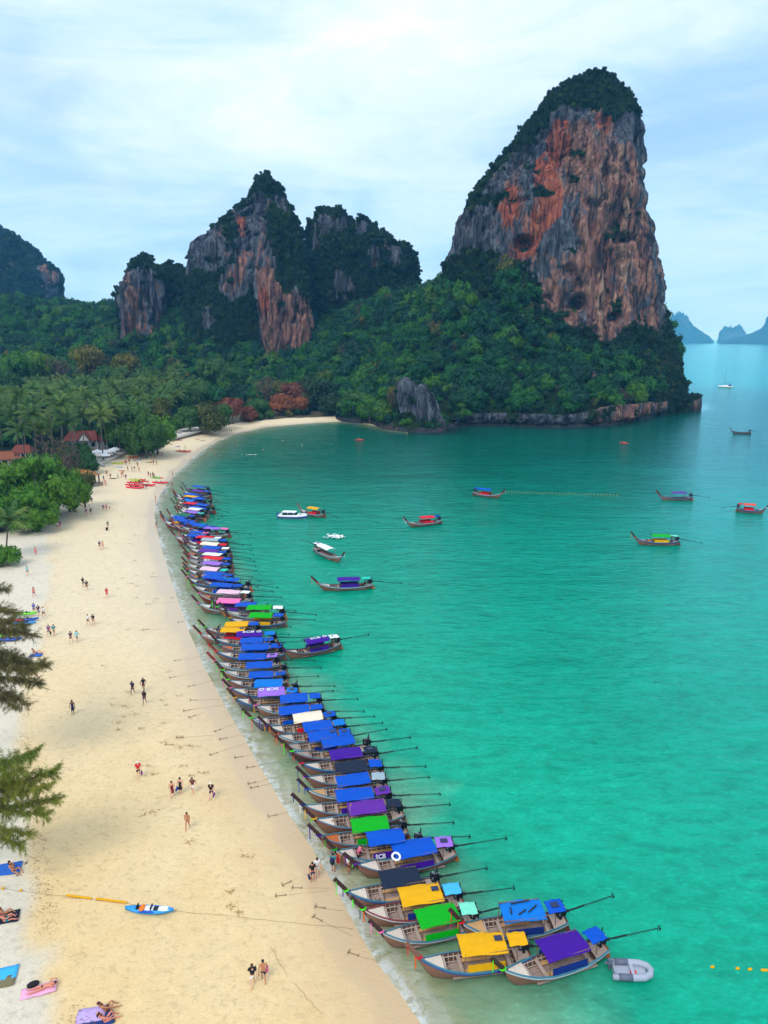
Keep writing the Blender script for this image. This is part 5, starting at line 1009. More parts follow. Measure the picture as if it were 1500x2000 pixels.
# tip of the prow (u, v), middle of the canopy (u, v), canopy, rear shade, options - nearest boat first
BOATS = [
 (962, 1880, 1100, 1843, 'purple', 'blue', dict(flag=None, curtain='navy', rib=['limegreen', 'purple'], label='nearest longtail boat, dark purple canopy and small blue rear shade, beside the grey dinghy')),
 (793, 1848, 943, 1843, 'yellow', 'yellow', dict(solar=True, curtain='yellow', rib=['red', 'orange'], prowc='brown', label='longtail boat with a yellow canopy and a yellow rear shade, bow over the foam')),
 (877, 1779, 1019, 1776, 'lightblue', 'blue', dict(deck='tan', cam=2, curtain='navy', rib=['red', 'yellow'], strips=True, label='tan decked longtail boat with black strips on its light blue canopy')),
 (723, 1804, 855, 1782, 'green', 'mint', dict(curtain='green', rib=['pink', 'limegreen'], trim='teal', label='green canopied longtail boat with a mint rear shade')),
 (686, 1756, 822, 1744, 'yellow', 'sky', dict(solar=True, rib=['limegreen', 'navy', 'orange'], trim='red', label='yellow canopied longtail boat with a pale blue rear shade, between black and green canopies')),
 (653, 1717, 781, 1709, 'black', None, dict(rib=['limegreen', 'violet'], label='longtail boat with a large black canopy beside the yellow one')),
 (675, 1678, 807, 1652, 'blue', 'lilac', dict(curtain='purple', rib=['violet', 'limegreen'], ring=True, label='blue canopied longtail boat with a life ring on top and a lilac rear shade')),
 (633, 1644, 753, 1635, 'blue', None, dict(curtain='purple', rib=['green', 'violet'], cam=1, sct=True, label='longtail boat with blue canopy over purple curtains, white letters on its side')),
 (602, 1612, 722, 1606, 'green', None, dict(deck='orange', curtain='green', rib=['purple', 'white'], label='longtail boat with a bright green canopy and an orange foredeck')),
 (593, 1581, 714, 1574, 'violet', 'black', dict(rib=['yellow', 'limegreen'], flag='yellow', label='purple canopied longtail boat with a black rear shade, next to the bright green one')),
 (570, 1551, 692, 1549, 'blue', 'violet', dict(rib=['navy', 'white'], label='blue canopied longtail boat with a purple rear shade, its prow furthest over the sand')),
 (581, 1521, 690, 1519, 'blue', 'grey', dict(deck='tan', rib=['blue', 'navy'], label='blue canopied longtail boat with a pale grey rear shade and tan foredeck')),
 (579, 1499, 685, 1493, 'black', 'blue', dict(rib=['purple', 'pink'], label='longtail boat with a charcoal canopy and a blue rear shade')),
 (573, 1480, 676, 1468, 'purple', 'black', dict(rib=['red', 'pink'], label='purple canopied longtail boat with a dark rear shade, just beyond the charcoal one')),
 (552, 1453, 659, 1447, 'blue', None, dict(rib=['limegreen', 'blue'], hull='darkbrown', deck='grey', label='blue canopied longtail boat without a rear shade, just beyond the purple one')),
 (538, 1436, 631, 1432, 'blue', 'blue', dict(solar=True, rib=['orange', 'pink'], deck='grey', label='blue canopied longtail boat with a solar panel, fourth before the cream canopy')),
 (524, 1417, 619, 1415, 'blue', 'lightblue', dict(curtain='purple', rib=['orange', 'red'], label='blue canopied longtail boat right in front of the cream canopied one')),
 (505, 1406, 600, 1399, 'cream', 'blue', dict(cam=1, curtain='red', rib=['violet', 'yellow'], label='longtail boat with a rounded cream canopy')),
 (474, 1393, 573, 1384, 'blue', 'blue', dict(rib=['limegreen', 'violet', 'orange'], hull='slate', label='blue canopied longtail boat just beyond the cream one, green ribbon on its prow')),
 (484, 1366, 574, 1362, 'blue', 'blue', dict(rib=['pink', 'yellow'], label='blue canopied longtail boat on the near side of the lilac lettered one')),
 (445, 1345, 531, 1350, 'lilac', 'lightblue', dict(text='SCB', flip=True, cam=1, rib=['yellow', 'pink'], hull='slate', label='longtail boat with upside down white letters on a lilac canopy')),
 (438, 1321, 526, 1331, 'lightblue', None, dict(cam=1, curtain='navy', rib=['pink', 'red'], label='longtail boat with a rounded light blue canopy beyond the lilac lettered one')),
 (431, 1316, 511, 1315, 'blue', 'blue', dict(rib=['limegreen', 'pink'], label='blue canopied longtail boat directly beyond the rounded light blue one')),
 (420, 1298, 507, 1297, 'blue', None, dict(rib=['limegreen', 'green'], label='blue canopied longtail boat without rear shade, two beyond the rounded light blue one')),
 (406, 1276, 492, 1282, 'blue', 'lilac', dict(rib=['pink', 'red'], prowc='redbrown', label='blue canopied longtail boat with a lilac rear shade and red prow')),
 (407, 1257, 498, 1262, 'blue', 'blue', dict(rib=['coral', 'red'], prowc='redbrown', deck='pale', label='blue canopied longtail boat with a red prow beside the outlying purple boat')),
 (416, 1251, 491, 1248, 'blue', 'blue', dict(deck='orange', rib=['teal', 'purple'], label='orange decked blue canopied longtail boat beside the purple lettered one')),
 (402, 1235, 488, 1236, 'purple', 'lightblue', dict(text='SCB', cam=1, rib=['red', 'white'], label='purple canopied longtail boat with white letters inside the moored row')),
 (379, 1221, 455, 1228, 'yellow', None, dict(solar=True, curtain='red', rib=['red', 'mint'], label='yellow canopied longtail boat over red curtains in the middle of the row')),
 (389, 1209, 462, 1216, 'yellow', 'blue', dict(rib=['limegreen', 'navy'], label='yellow canopied longtail boat with a blue rear shade in the middle of the row')),
 (436, 1194, 510, 1199, 'green', 'blue', dict(curtain='yellow', rib=['yellow', 'limegreen'], cam=1, label='green canopied longtail boat over yellow curtains in the middle of the row')),
 (424, 1182, 507, 1186, 'green', 'white', dict(rib=['navy', 'orange'], cam=1, label='green canopied longtail boat with a white rear shade in the middle of the row')),
 (412, 1176, 481, 1180, 'blue', None, dict(rib=['limegreen', 'navy'], label='blue canopied longtail boat between the pink and the green canopies')),
 (377, 1163, 448, 1173, 'pink', None, dict(curtain='violet', cam=1, rib=['pink', 'navy'], label='longtail boat with a bright pink canopy')),
 (374, 1150, 447, 1155, 'palepink', 'white', dict(deck='orange', rib=['pink', 'limegreen'], hull='redbrown', label='longtail boat with pale pink canopy, orange foredeck and white rear shade')),
 (367, 1132, 434, 1141, 'blue', 'blue', dict(rib=['limegreen', 'yellow'], label='blue canopied longtail boat next beyond the pale pink one with orange deck')),
 (362, 1120, 448, 1130, 'blue', None, dict(rib=['green', 'pink'], label='blue canopied longtail boat sticking out furthest to sea in its cluster')),
 (354, 1111, 416, 1127, 'blue', 'lightblue', dict(rib=['pink', 'orange'], label='second of two touching blue canopied boats beyond the seaward one')),
 (345, 1104, 418, 1118, 'blue', 'blue', dict(deck='orange', rib=['limegreen', 'red'], label='blue canopied longtail boat beside the long pale pink canopy')),
 (358, 1099, 412, 1109, 'palepink', 'teal', dict(cam=1, rib=['orange', 'pink'], label='longtail boat with pale pink canopy and teal rear shade')),
 (346, 1092, 414, 1098, 'lilac', 'blue', dict(rib=['orange', 'navy'], label='longtail boat with lilac canopy and crumpled blue rear sheet')),
 (350, 1081, 416, 1089, 'red', 'blue', dict(rib=['red', 'pink'], deck='grey', label='longtail boat with a red canopy against a white one')),
 (350, 1071, 415, 1081, 'white', None, dict(rib=['red', 'orange'], label='longtail boat with a white canopy next to the red one')),
 (357, 1063, 409, 1074, 'violet', 'blue', dict(deck='orange', rib=['orange', 'green'], label='purple canopied longtail boat with an orange foredeck beyond the white one')),
 (354, 1058, 415, 1067, 'blue', 'white', dict(rib=['violet', 'limegreen'], label='blue canopied longtail boat with a white rear shade next to the cream ones')),
 (350, 1053, 411, 1060, 'cream', 'red', dict(cam=1, rib=['white', 'violet'], label='cream canopied longtail boat with a red rear sheet in the far half')),
 (345, 1048, 411, 1053, 'grey', 'blue', dict(cam=1, rib=['violet', 'pink'], label='pale grey canopied longtail boat in the far half of the row')),
 (325, 1040, 401, 1049, 'red', 'white', dict(rib=['pink', 'white'], hull='redbrown', prowc='brown', label='red canopied longtail boat with white rear shade in the far half')),
 (330, 1035, 384, 1045, 'blue', None, dict(rib=['pink', 'limegreen'], hull='redbrown', label='blue canopied longtail boat tucked beyond the red one in the far half')),
 (352, 1031, 384, 1038, 'blue', 'pink', dict(rib=['violet', 'pink'], label='blue canopied longtail boat with a pink rear sheet in the far half')),
 (358, 1024, 416, 1030, 'lilac', 'pink', dict(rib=['pink', 'red'], label='lilac canopied longtail boat in the far half, stern poking out to sea')),
 (336, 1018, 394, 1026, 'blue', 'blue', dict(rib=['orange', 'teal'], label='blue canopied longtail boat directly beyond the far lilac one')),
 (312, 1012, 376, 1022, 'blue', 'lightblue', dict(rib=['orange', 'red'], hull='redbrown', deck='orange', prowc='redbrown', label='red brown longtail boat draped with an orange cloth, bow on the sand')),
 (300, 1007, 356, 1016, 'blue', 'blue', dict(rib=['orange', 'pink'], hull='redbrown', prowc='redbrown', label='longtail boat whose red brown prow reaches furthest up the far sand')),
 (316, 999, 350, 1009, 'blue', None, dict(rib=['navy', 'white'], curtain='yellow', hull='slate', deck='slate', label='dark slate longtail boat with blue canopy over yellow curtains')),
 (329, 993, 359, 1003, 'darkgreen', 'blue', dict(rib=['red', 'orange'], hull='redbrown', label='dark green canopied longtail boat in the far part')),
 (332, 987, 376, 998, 'lilac', 'teal', dict(rib=['coral', 'orange'], label='lilac canopied longtail boat with teal rear sheet in the far part')),
 (333, 983, 381, 993, 'white', None, dict(rib=['orange', 'coral'], label='white canopied longtail boat in the far part')),
 (340, 977, 382, 989, 'blue', 'blue', dict(rib=['orange', 'green'], label='blue canopied longtail boat just beyond the far white one')),
 (346, 974, 395, 985, 'blue', None, dict(rib=['limegreen', 'red'], label='blue canopied longtail boat two beyond the far white one')),
 (329, 975, 372, 981, 'red', 'blue', dict(rib=['green', 'violet'], label='red canopied longtail boat in the far part')),
 (340, 969, 371, 976, 'lightblue', None, dict(rib=['limegreen', 'orange'], cam=1, label='light blue rounded canopy longtail boat just beyond the far red one')),
 (338, 964, 389, 972, 'blue', None, dict(rib=['orange', 'pink'], label='blue canopied longtail boat beside the far yellow canopied one')),
 (335, 960, 374, 968, 'yellow', 'blue', dict(rib=['violet', 'red'], label='yellow canopied longtail boat near the far end of the row')),
 (317, 955, 373, 964, 'blue', 'blue', dict(rib=['orange', 'red'], hull='redbrown', prowc='redbrown', label='blue canopied longtail boat with red prow near the far end of the row')),
 (344, 951, 388, 957, 'violet', 'blue', dict(rib=['yellow', 'orange'], label='purple canopied longtail boat, last but one at the far end')),
 (348, 941, 388, 950, 'blue', 'navy', dict(rib=['navy', 'yellow'], curtain='purple', hull='slate', deck='slate', prowc='slate', label='last longtail boat at the far end of the moored row')),
]
raw = []
for b_ in BOATS:
    c = PZ(b_[2], b_[3], 2.0); tp = PZ(b_[0], b_[1], 2.4); raw.append((c[0], c[1], math.atan2(tp[1] - c[1], tp[0] - c[0]), math.hypot(tp[0] - c[0], tp[1] - c[1])))
def unwrap(a): return a % (2 * math.pi)
for i, b_ in enumerate(BOATS):
    x, y, a, L = raw[i]; opt = dict(b_[6]); lab = opt.pop('label'); strips = opt.pop('strips', False); sct = opt.pop('sct', False)
    win = [unwrap(raw[j][2]) for j in range(max(0, i - 3), min(len(BOATS), i + 4))]; am = sum(win) / len(win)
    a = unwrap(a); wgt = 0.75 if i < 3 else 0.25
    a = a * wgt + am * (1 - wgt); sx = min(max(L / 5.22, .88), 1.12); x += math.cos(a) * .32 * sx; y += math.sin(a) * .32 * sx
    # keep the middle of the canopy in place
    r = boat(x, y, a, sx, lab, b_[4], b_[5], near=i < 32, shaft_up=random.Random(i).uniform(.0, .08) if i else .06, shaft_yaw=random.Random(i + 90).uniform(-.12, .12) if i != 2 else .22, seed=i + 1, **opt)
    if strips:
        c = [o for o in r.children if o.name.startswith('canopy') and not o.name.startswith('canopy_')][0]
        for (px_, py_, an, ln) in ((.85, .1, 1.4, .6), (.1, .3, .5, .7), (-.7, .1, .6, .9), (.0, -.55, .1, 1.4)):
            link('black_strip', MB().box((0, 0, 0), (ln, .10, .03)).mesh('black_strip', [BLACKP]), c, (px_, py_, .085), (0, 0, an))
    if sct: lettering(r, 'SCB', (0.3, .925, .93), (math.radians(84), 0, math.pi), .5, False)
def free_boat(tu, tv, su, sv, canopy, rear, label, **k):
    tp = PZ(tu, tv, 2.4); st = PZ(su, sv, 0.3); d = tp - st; L = math.hypot(d[0], d[1]); a = math.atan2(d[1], d[0]); sx = min(max(L / 8.6, .8), 1.4); q = 3.65 * sx / L
    return boat(st[0] + d[0] * q, st[1] + d[1] * q, a, sx, label, canopy, rear, near=False, group='longtail boats afloat in the bay', **k)
free_boat(541, 1258, 665, 1263, 'purple', 'white', 'purple canopied longtail boat with white letters lying outside the moored row', text='SCB', cam=1, curtain='purple', seed=101, rib=['violet', 'purple'])
free_boat(607, 1127, 728, 1146, 'purple', 'teal', 'longtail boat with purple canopy and teal rear shade floating alone', cam=1, curtain='purple', seed=102, rib=['coral', 'red'], shaft_up=-.06)
free_boat(673, 1080, 615, 1074, 'white', 'white', 'longtail boat with a white canopy, bow to the right, below the foam patch', cam=1, seed=103, rib=['white', 'blue'])
free_boat(580, 985, 634, 1009, 'yellow', None, 'longtail boat with a yellow canopy over red beside the white speedboat', cam=1, curtain='red', seed=104, rib=['coral', 'orange'], prowc='brown', shaft_up=-.12)
free_boat(787, 1010, 861, 1020, 'red', 'blue', 'longtail boat with a red canopy floating in mid bay', cam=1, curtain='red', seed=105, rib=['pink', 'white'])
free_boat(987, 957, 925, 965, 'blue', 'blue', 'longtail boat with a blue canopy on the dark green water', cam=1, curtain='red', seed=106, rib=['coral', 'orange'])
free_boat(1281, 959, 1352, 975, 'violet', None, 'longtail boat with a purple canopy on the pale water far right', cam=1, seed=107, rib=['red', 'violet'], shaft_up=-.06)
free_boat(1232, 1041, 1326, 1062, 'green', 'mint', 'longtail boat with a bright green canopy carrying passengers in its bow', cam=1, curtain='yellow', seed=108, rib=['orange', 'red'], shaft_up=-.12)
free_boat(1499, 985, 1438, 997, 'coral', 'red', 'longtail boat with a coral red canopy cut by the right edge', cam=1, curtain='red', seed=109, rib=['pink', 'white'], shaft_up=-.1)
free_boat(1425, 836, 1466, 846, 'blue', None, 'dark open longtail boat near the right edge below the yacht', bare=True, hull='slate', deck='slate', seed=110, shaft_up=-.12)

# speedboat, yacht, dinghy -------------------------------------------
def hull_simple(L, B, H, name, mat, bow=.55, n=10):
    mb = MB(); rings = []
    for k in range(n + 1):
        t = k / n; x = -L / 2 + L * t; w = B / 2 * (1 if t < bow else math.sqrt(max(1e-4, 1 - ((t - bow) / (1 - bow)) ** 2))) * (.92 + .08 * min(1, t * 4)); h = H * (1 + .35 * t * t); kz = -.35 * (1 - max(0, t - .6) * 1.8)
        rings.append([(x, -w, h), (x, -w * .93, h * .35), (x, -w * .5, kz * .6), (x, 0, kz), (x, w * .5, kz * .6), (x, w * .93, h * .35), (x, w, h), (x, w * .85, h - .02), (x, -w * .85, h - .02)])
    mb.loft(rings, closed=True, caps=True); return mb.mesh(name, [mat], True)
NAVY = plain('navy_gloss', S(25, 60, 140), 0.3, 0.1); GLASS = plain('dark_tinted_glass', S(22, 34, 56), 0.08, 0.2); GREYT = plain('grey_rubber_tube', S(160, 168, 182), 0.5, 0.12, 2.0); GREYD = plain('dark_grey_rubber', S(96, 104, 122), 0.55, 0.12)
p = PZ(572, 1013); sb = empty('speedboat', (p[0], p[1], 0.1), math.radians(-8), (1.0, 1.0, 1.0)); tagged(sb, 'white speedboat with a hard top and blue stripe beside a longtail boat', 'speedboat')
link('hull', hull_simple(6.6, 2.1, .85, 'hull', WHITEP), sb); link('hull_stripe', hull_simple(6.66, 2.16, .42, 'hull_stripe', NAVY), sb, (0, 0, .12))
link('cabin', MB().loft([[(-2.3, -.8, .85), (1.2, -.8, .9), (1.2, .8, .9), (-2.3, .8, .85)], [(-2.3, -.72, 1.35), (.5, -.66, 1.35), (.5, .66, 1.35), (-2.3, .72, 1.35)]], caps=True).mesh('cabin', [GLASS]), sb); link('hard_top', MB().box((-.8, 0, 1.55), (3.3, 1.6, .12), None, .92).mesh('hard_top', [WHITEP]), sb)
for x in (-2.2, -1.0, .4):
    for y in (-.72, .72): link('top_post', MB().tube([(x, y, .85), (x, y, 1.5)], .05, 5).mesh('top_post', [WHITEP]), sb)
for y in (-.45, .45): link('outboard_motor', MB().box((-3.45, y, .85), (.42, .34, .55), None, .8).box((-3.5, y, .3), (.16, .12, .8)).mesh('outboard_motor', [NAVY]), sb)
link('bow_cushion', MB().box((2.0, 0, .98), (1.1, .9, .10), None, .8).mesh('bow_cushion', [NAVY]), sb)
p = PZ(1417, 757); ya = empty('sailing_yacht', (p[0], p[1], 0), math.radians(160)); tagged(ya, 'white sailing yacht with a bare mast anchored off the headland', 'yacht'); ya.scale = (1.25, 1.25, 1.25)
link('hull', hull_simple(9.0, 2.9, 1.0, 'hull', WHITEP, .35), ya); link('cabin', MB().loft([[(-1.5, -.9, 1.0), (2.3, -.6, 1.05), (2.3, .6, 1.05), (-1.5, .9, 1.0)], [(-1.4, -.75, 1.6), (1.5, -.5, 1.5), (1.5, .5, 1.5), (-1.4, .75, 1.6)]], caps=True).mesh('cabin', [WHITEP]), ya); link('spray_hood', MB().loft([[(-3.4, -1.0, 1.0), (-1.6, -1.0, 1.0), (-1.6, 1.0, 1.0), (-3.4, 1.0, 1.0)], [(-3.2, -.9, 2.1), (-1.9, -.8, 2.1), (-1.9, .8, 2.1), (-3.2, .9, 2.1)]], caps=True).mesh('spray_hood', [NAVY]), ya)
link('mast', MB().tube([(.8, 0, 1), (.8, 0, 12.5)], [.11, .07], 6).mesh('mast', [STEEL]), ya); link('boom', MB().tube([(.8, 0, 2.4), (-3.2, 0, 2.5)], .12, 6).mesh('boom', [NAVY]), ya); link('rigging', MB().tube([(4.4, 0, 1.4), (.8, 0, 12.3), (-4.4, 0, 1.1)], .03, 4).tube([(.6, 1.3, 1.1), (.8, 0, 9), (.6, -1.3, 1.1)], .025, 4).mesh('rigging', [STEEL]), ya)
p = PZ(1230, 1901); dg = empty('inflatable_dinghy', (p[0], p[1], 0.02), math.radians(-3), (.93, .93, .93)); tagged(dg, 'grey inflatable dinghy with an outboard motor floating off the nearest longtail boat', 'dinghy')
mb = MB(); path = [(-1.35, -.62, .26), (0, -.64, .26), (.8, -.60, .27), (1.25, -.38, .30), (1.42, 0, .32), (1.25, .38, .30), (.8, .60, .27), (0, .64, .26), (-1.35, .62, .26)]; mb.tube(path, [.19, .23, .23, .23, .23, .23, .23, .23, .19], 10); link('tube', mb.mesh('tube', [GREYT], True), dg)
for s in (-1, 1): link('tube_panel', MB().tube([(-.95, s * .63, .262), (.0, s * .645, .262)], .236, 10).mesh('tube_panel', [GREYD], True), dg)
link('floor', MB().box((-.05, 0, .16), (2.3, .95, .05)).mesh('floor', [GREYT]), dg); link('seat', MB().box((.1, 0, .40), (.24, 1.15, .05)).mesh('seat', [GREYT]), dg); link('transom', MB().box((-1.15, 0, .34), (.07, .95, .42)).mesh('transom', [GREYT]), dg)
link('fuel_can', MB().box((.15, -.28, .30), (.42, .30, .24), None, .85).mesh('fuel_can', [CLOTH['red']]), dg); link('outboard_motor', MB().box((-1.35, .22, .72), (.34, .26, .34), None, .8).box((-1.38, .22, .35), (.14, .12, .6)).tube([(-1.3, .22, .74), (-.85, .3, .78)], .03, 5).ball((-1.62, .16, .62), (.13, .1, .1), 6, 4).mesh('outboard_motor', [GREYD]), dg)
# ================================================================== BEACH BUILDINGS AND FURNITURE
ROOF_RED = plain('red_clay_tiles', S(112, 54, 44), 0.85, 0.3, 3.0); ROOF_OR = plain('orange_clay_tiles', S(132, 76, 52), 0.85, 0.3, 3.0); THATCH = plain('thatch', S(165, 115, 62), 0.95, 0.4, 4.0, (1, 1, .4), 0.5)
PLASTER = plain('pale_plaster', S(190, 188, 182), 0.9, 0.12); DARKW = plain('dark_wood', S(60, 42, 34), 0.8, 0.3); STONEW = plain('sea_wall_stone', S(140, 132, 122), 0.9, 0.35, 2.5, bump=.4); PAVE = plain('pale_terrace_paving', S(205, 198, 186), 0.85, 0.15, 2.0)
TOWEL = {k: plain('towel_' + k, S(*c), 0.95, 0.2, 6.0) for k, c in dict(blue=(40, 100, 190), darkblue=(30, 60, 120), pink=(235, 170, 200), lilac=(190, 165, 215), aqua=(60, 175, 235), patterned=(120, 110, 80), navy=(25, 28, 50), red=(200, 50, 60), white=(225, 222, 215)).items()}
def tiled_roof(root, L, Wd, eave, ridge, hip, mat, tile_rows=9):
    """two or four slopes, each a run of overlapping tile courses"""
    rf = link('roof', MB().box((0, 0, eave + .02), (L * .98, Wd * .98, .06)).mesh('roof', [DARKW]), root); n = tile_rows
    for sgn in (-1, 1):
        for k in range(n):
            a, b = k / n, (k + 1.12) / n; y0, y1 = Wd / 2 * (1 - a), Wd / 2 * (1 - b); z0, z1 = eave + (ridge - eave) * a, eave + (ridge - eave) * b; l0, l1 = L / 2 - hip * a, L / 2 - hip * b
            link('tile_course', MB().loft([[(-l0, sgn * y0, z0 + .09), (l0, sgn * y0, z0 + .09), (l0, sgn * y0, z0 + .03), (-l0, sgn * y0, z0 + .03)], [(-l1, sgn * y1, z1 + .06), (l1, sgn * y1, z1 + .06), (l1, sgn * y1, z1), (-l1, sgn * y1, z1)]], caps=True).mesh('tile_course', [mat]), rf)
    for sgn in (-1, 1):
        if hip > .1: link('hip_slope', MB().loft([[(sgn * L / 2, -Wd / 2, eave + .07), (sgn * L / 2, Wd / 2, eave + .07)], [(sgn * (L / 2 - hip), -.05, ridge + .05), (sgn * (L / 2 - hip), .05, ridge + .05)]], closed=False).mesh('hip_slope', [mat]), rf)
    link('ridge_cap', MB().tube([(-L / 2 + hip, 0, ridge + .08), (L / 2 - hip, 0, ridge + .08)], .12, 6).mesh('ridge_cap', [mat]), rf); return rf
def house(u, v, D, L, Wd, eave, ridge, rz, label, mat, hip=1.6, gable=False, walls=True, zb=2.4):
    p = PD(u, v, D); r = empty('red_roofed_house' if mat is not THATCH else 'beach_bar', (p[0], p[1], zb), rz); tagged(r, label, 'house' if mat is not THATCH else 'bar')
    tiled_roof(r, L, Wd, eave, ridge, hip, mat, 9 if mat is not THATCH else 6)
    for x in np.linspace(-L / 2 + .4, L / 2 - .4, 5):
        for y in (-Wd / 2 + .35, Wd / 2 - .35): link('pillar', MB().box((x, y, eave / 2), (.26, .26, eave)).mesh('pillar', [PLASTER if mat is not THATCH else DARKW]), r)
    if walls:
        link('wall', MB().box((0, .6, eave / 2), (L - 2.2, Wd - 3.0, eave - .06)).mesh('wall', [PLASTER]), r)
        for x in np.linspace(-L / 2 + 2.2, L / 2 - 2.2, 4): w_ = link('window', MB().box((x, .6 - (Wd - 3.0) / 2 - .03, eave * .52), (1.2, .08, 1.3)).mesh('window', [DARKW]), r); link('pane', MB().box((x, .6 - (Wd - 3.0) / 2 - .075, eave * .52), (1.0, .03, 1.1)).mesh('pane', [GLASS]), w_)
    else: link('counter', MB().box((0, 0, .55), (L * .6, Wd * .4, 1.1)).mesh('counter', [DARKW]), r)
    link('plinth', MB().box((0, 0, -.3), (L + .6, Wd + .6, .7)).mesh('plinth', [STONEW]), r)
    if gable:
        y = -Wd / 2 + .3; g = link('gable', MB().loft([[(-.2, y - 1.2, eave + .2), (3.4, y - 1.2, eave + .2), (1.6, y - 1.2, ridge - .3)], [(-.2, y + 1.6, eave + .2), (3.4, y + 1.6, eave + .2), (1.6, y + 1.6, ridge - .3)]], caps=True).mesh('gable', [PLASTER]), r)
        for s in (-1, 1): link('gable_slope', MB().loft([[(1.6, y - 1.5, ridge - .15), (1.6 + s * 2.3, y - 1.5, eave + .1)], [(1.6, y + 2.2, ridge - .15), (1.6 + s * 2.3, y + 2.2, eave + .1)]], closed=False).mesh('gable_slope', [mat]), g)
    return r
house(163, 862, 250, 12.0, 8.0, 3.2, 6.2, math.radians(6), 'red roofed pavilion with a white gable standing among the palms', ROOF_RED, 1.6, True)
house(201, 868, 250, 4.4, 5.0, 2.6, 4.6, math.radians(6), 'small dark red roofed annex right of the pavilion', ROOF_RED, .8)
house(44, 872, 224, 6.5, 6.0, 2.8, 5.0, math.radians(10), 'brown roofed bungalow half hidden behind the bare tree', ROOF_RED, 1.2)
house(6, 888, 212, 8.0, 6.5, 2.8, 4.8, math.radians(15), 'orange roofed bungalow at the left edge', ROOF_OR, 1.2)
house(38, 884, 206, 4.5, 5.0, 2.6, 4.2, math.radians(-20), 'small orange roofed hut beside the left edge bungalow', ROOF_OR, .9)
house(163, 922, 190, 6.5, 5.5, 2.3, 3.7, math.radians(-25), 'thatched beach bar beside the sea wall', THATCH, .8, walls=False, zb=1.9)
for u, v, D, lb in ((445, 815, 352, 'first low pale stone hut at the back of the far sand'), (475, 812, 357, 'second low pale stone hut at the back of the far sand'), (520, 812, 366, 'third low pale stone hut under the red trees')):
    p = PD(u, v, D); r = empty('stone_hut', (p[0], p[1], 2.2), .2); tagged(r, lb, 'hut'); link('wall', MB().box((0, 0, 1.2), (4.2, 3, 2.4), None, .93).mesh('wall', [STONEW]), r); link('roof', MB().box((0, 0, 2.5), (4.6, 3.4, .2)).mesh('roof', [THATCH]), r); link('door', MB().box((.6, -1.47, .9), (.9, .14, 1.7)).mesh('door', [DARKW]), r)
# sea walls and terraces
def wall_line(pts, h, w, label, name='sea_wall', stones=True):
    r = empty(name, (0, 0, 0)); tagged(r, label, 'wall'); P = [ground_hit(u, v) for u, v in pts]; me_s = None
    for a, b in zip(P[:-1], P[1:]):
        L = (b - a).length; n = max(1, int(L / 1.6)); ang = math.atan2(b.y - a.y, b.x - a.x)
        for k in range(n):
            q = a.lerp(b, (k + .5) / n); link('stone', MB().box((0, 0, h / 2 - .15), (L / n - .05, w, h + .3 + random.uniform(-.05, .05)), None, .94).mesh('stone', [STONEW]), r, q, (0, 0, ang + random.uniform(-.02, .02)))
    return r
wall_line([(168, 938), (190, 908), (215, 897), (247, 882)], .9, .55, 'stone sea wall in front of the parasol terrace')
wall_line([(330, 860), (352, 851), (385, 845), (430, 835)], .8, .5, 'stone sea wall of the pale terrace at the beach bend')
def slab(pts, z, label, cat, mat, name='terrace'):
    P = [PZ(u, v, z) for u, v in pts]; n = len(P); mb = MB(); mb.loft([[(p[0], p[1], z - .8) for p in P], [(p[0], p[1], z) for p in P]], caps=True); return tagged(link(name, mb.mesh(name, [mat])), label, cat)
slab([(192, 906), (248, 881), (240, 870), (178, 884)], 2.5, 'paved terrace under the white parasols', 'terrace', PAVE); slab([(333, 856), (385, 842), (415, 834), (385, 828), (345, 838)], 2.6, 'pale sand terrace with sun loungers at the beach bend', 'terrace', PAVE)
def parasol(u, v, label, R=1.9, open_=True):
    p = PZ(u, v, 4.7); r = empty('parasol', (p[0], p[1], 2.5)); tagged(r, label, 'parasol', 'white parasols on the terrace'); link('pole', MB().tube([(0, 0, 0), (0, 0, 2.5)], .04, 6).mesh('pole', [STEEL]), r)
    rg = lambda q, z: [(q * math.cos(a), q * math.sin(a), z) for a in np.linspace(0, 2 * math.pi, 8, endpoint=False)]
    link('canopy', MB().loft([rg(.05, 2.62), rg(R, 1.95), rg(R * 1.0, 1.75), rg(R * .97, 1.9), rg(.03, 2.5)] if open_ else [rg(.05, 2.7), rg(.22, 2.0), rg(.26, 1.1), rg(.1, 1.1)]).mesh('canopy', [CLOTH['white']]), r)
for u, v, lb in ((190, 880, 'first white parasol from the left on the terrace'), (181, 884, 'white parasol partly behind the green bush'), (203, 881, 'white parasol in the middle of the terrace'), (204, 887, 'white parasol nearest the beach on the terrace'), (215, 879, 'wide white parasol right of the middle one'), (223, 876, 'white parasol furthest right on the terrace')): parasol(u, v, lb)
parasol(228, 875, 'closed white parasol at the right end of the terrace', open_=False)
def lounger(pos, rz, label, mat): r = empty('sun_lounger', pos, rz); tagged(r, label, 'sun lounger', 'sun loungers on the terraces'); link('seat', MB().box((0, 0, .3), (1.3, .62, .08)).mesh('seat', [mat]), r); link('backrest', MB().box((.85, 0, .48), (.65, .62, .08), Matrix.Rotation(-.6, 3, 'Y')).mesh('backrest', [mat]), r); [link('leg', MB().box((x, y, .13), (.05, .05, .26)).mesh('leg', [STEEL]), r) for x in (-.55, .5) for y in (-.25, .25)]
for i, (u, v) in enumerate(((208, 894), (216, 891), (224, 887), (231, 884), (238, 881), (352, 847), (362, 844), (371, 841), (380, 838))): p = PZ(u, v, 2.5); lounger((p[0], p[1], 2.5), 2.6 + .05 * i, '%s sun lounger from the left on the %s' % (('first', 'second', 'third', 'fourth', 'fifth', 'first', 'second', 'third', 'fourth')[i], 'parasol terrace edge' if i < 5 else 'pale terrace at the beach bend'), TOWEL['darkblue'] if i > 4 else GREYD)

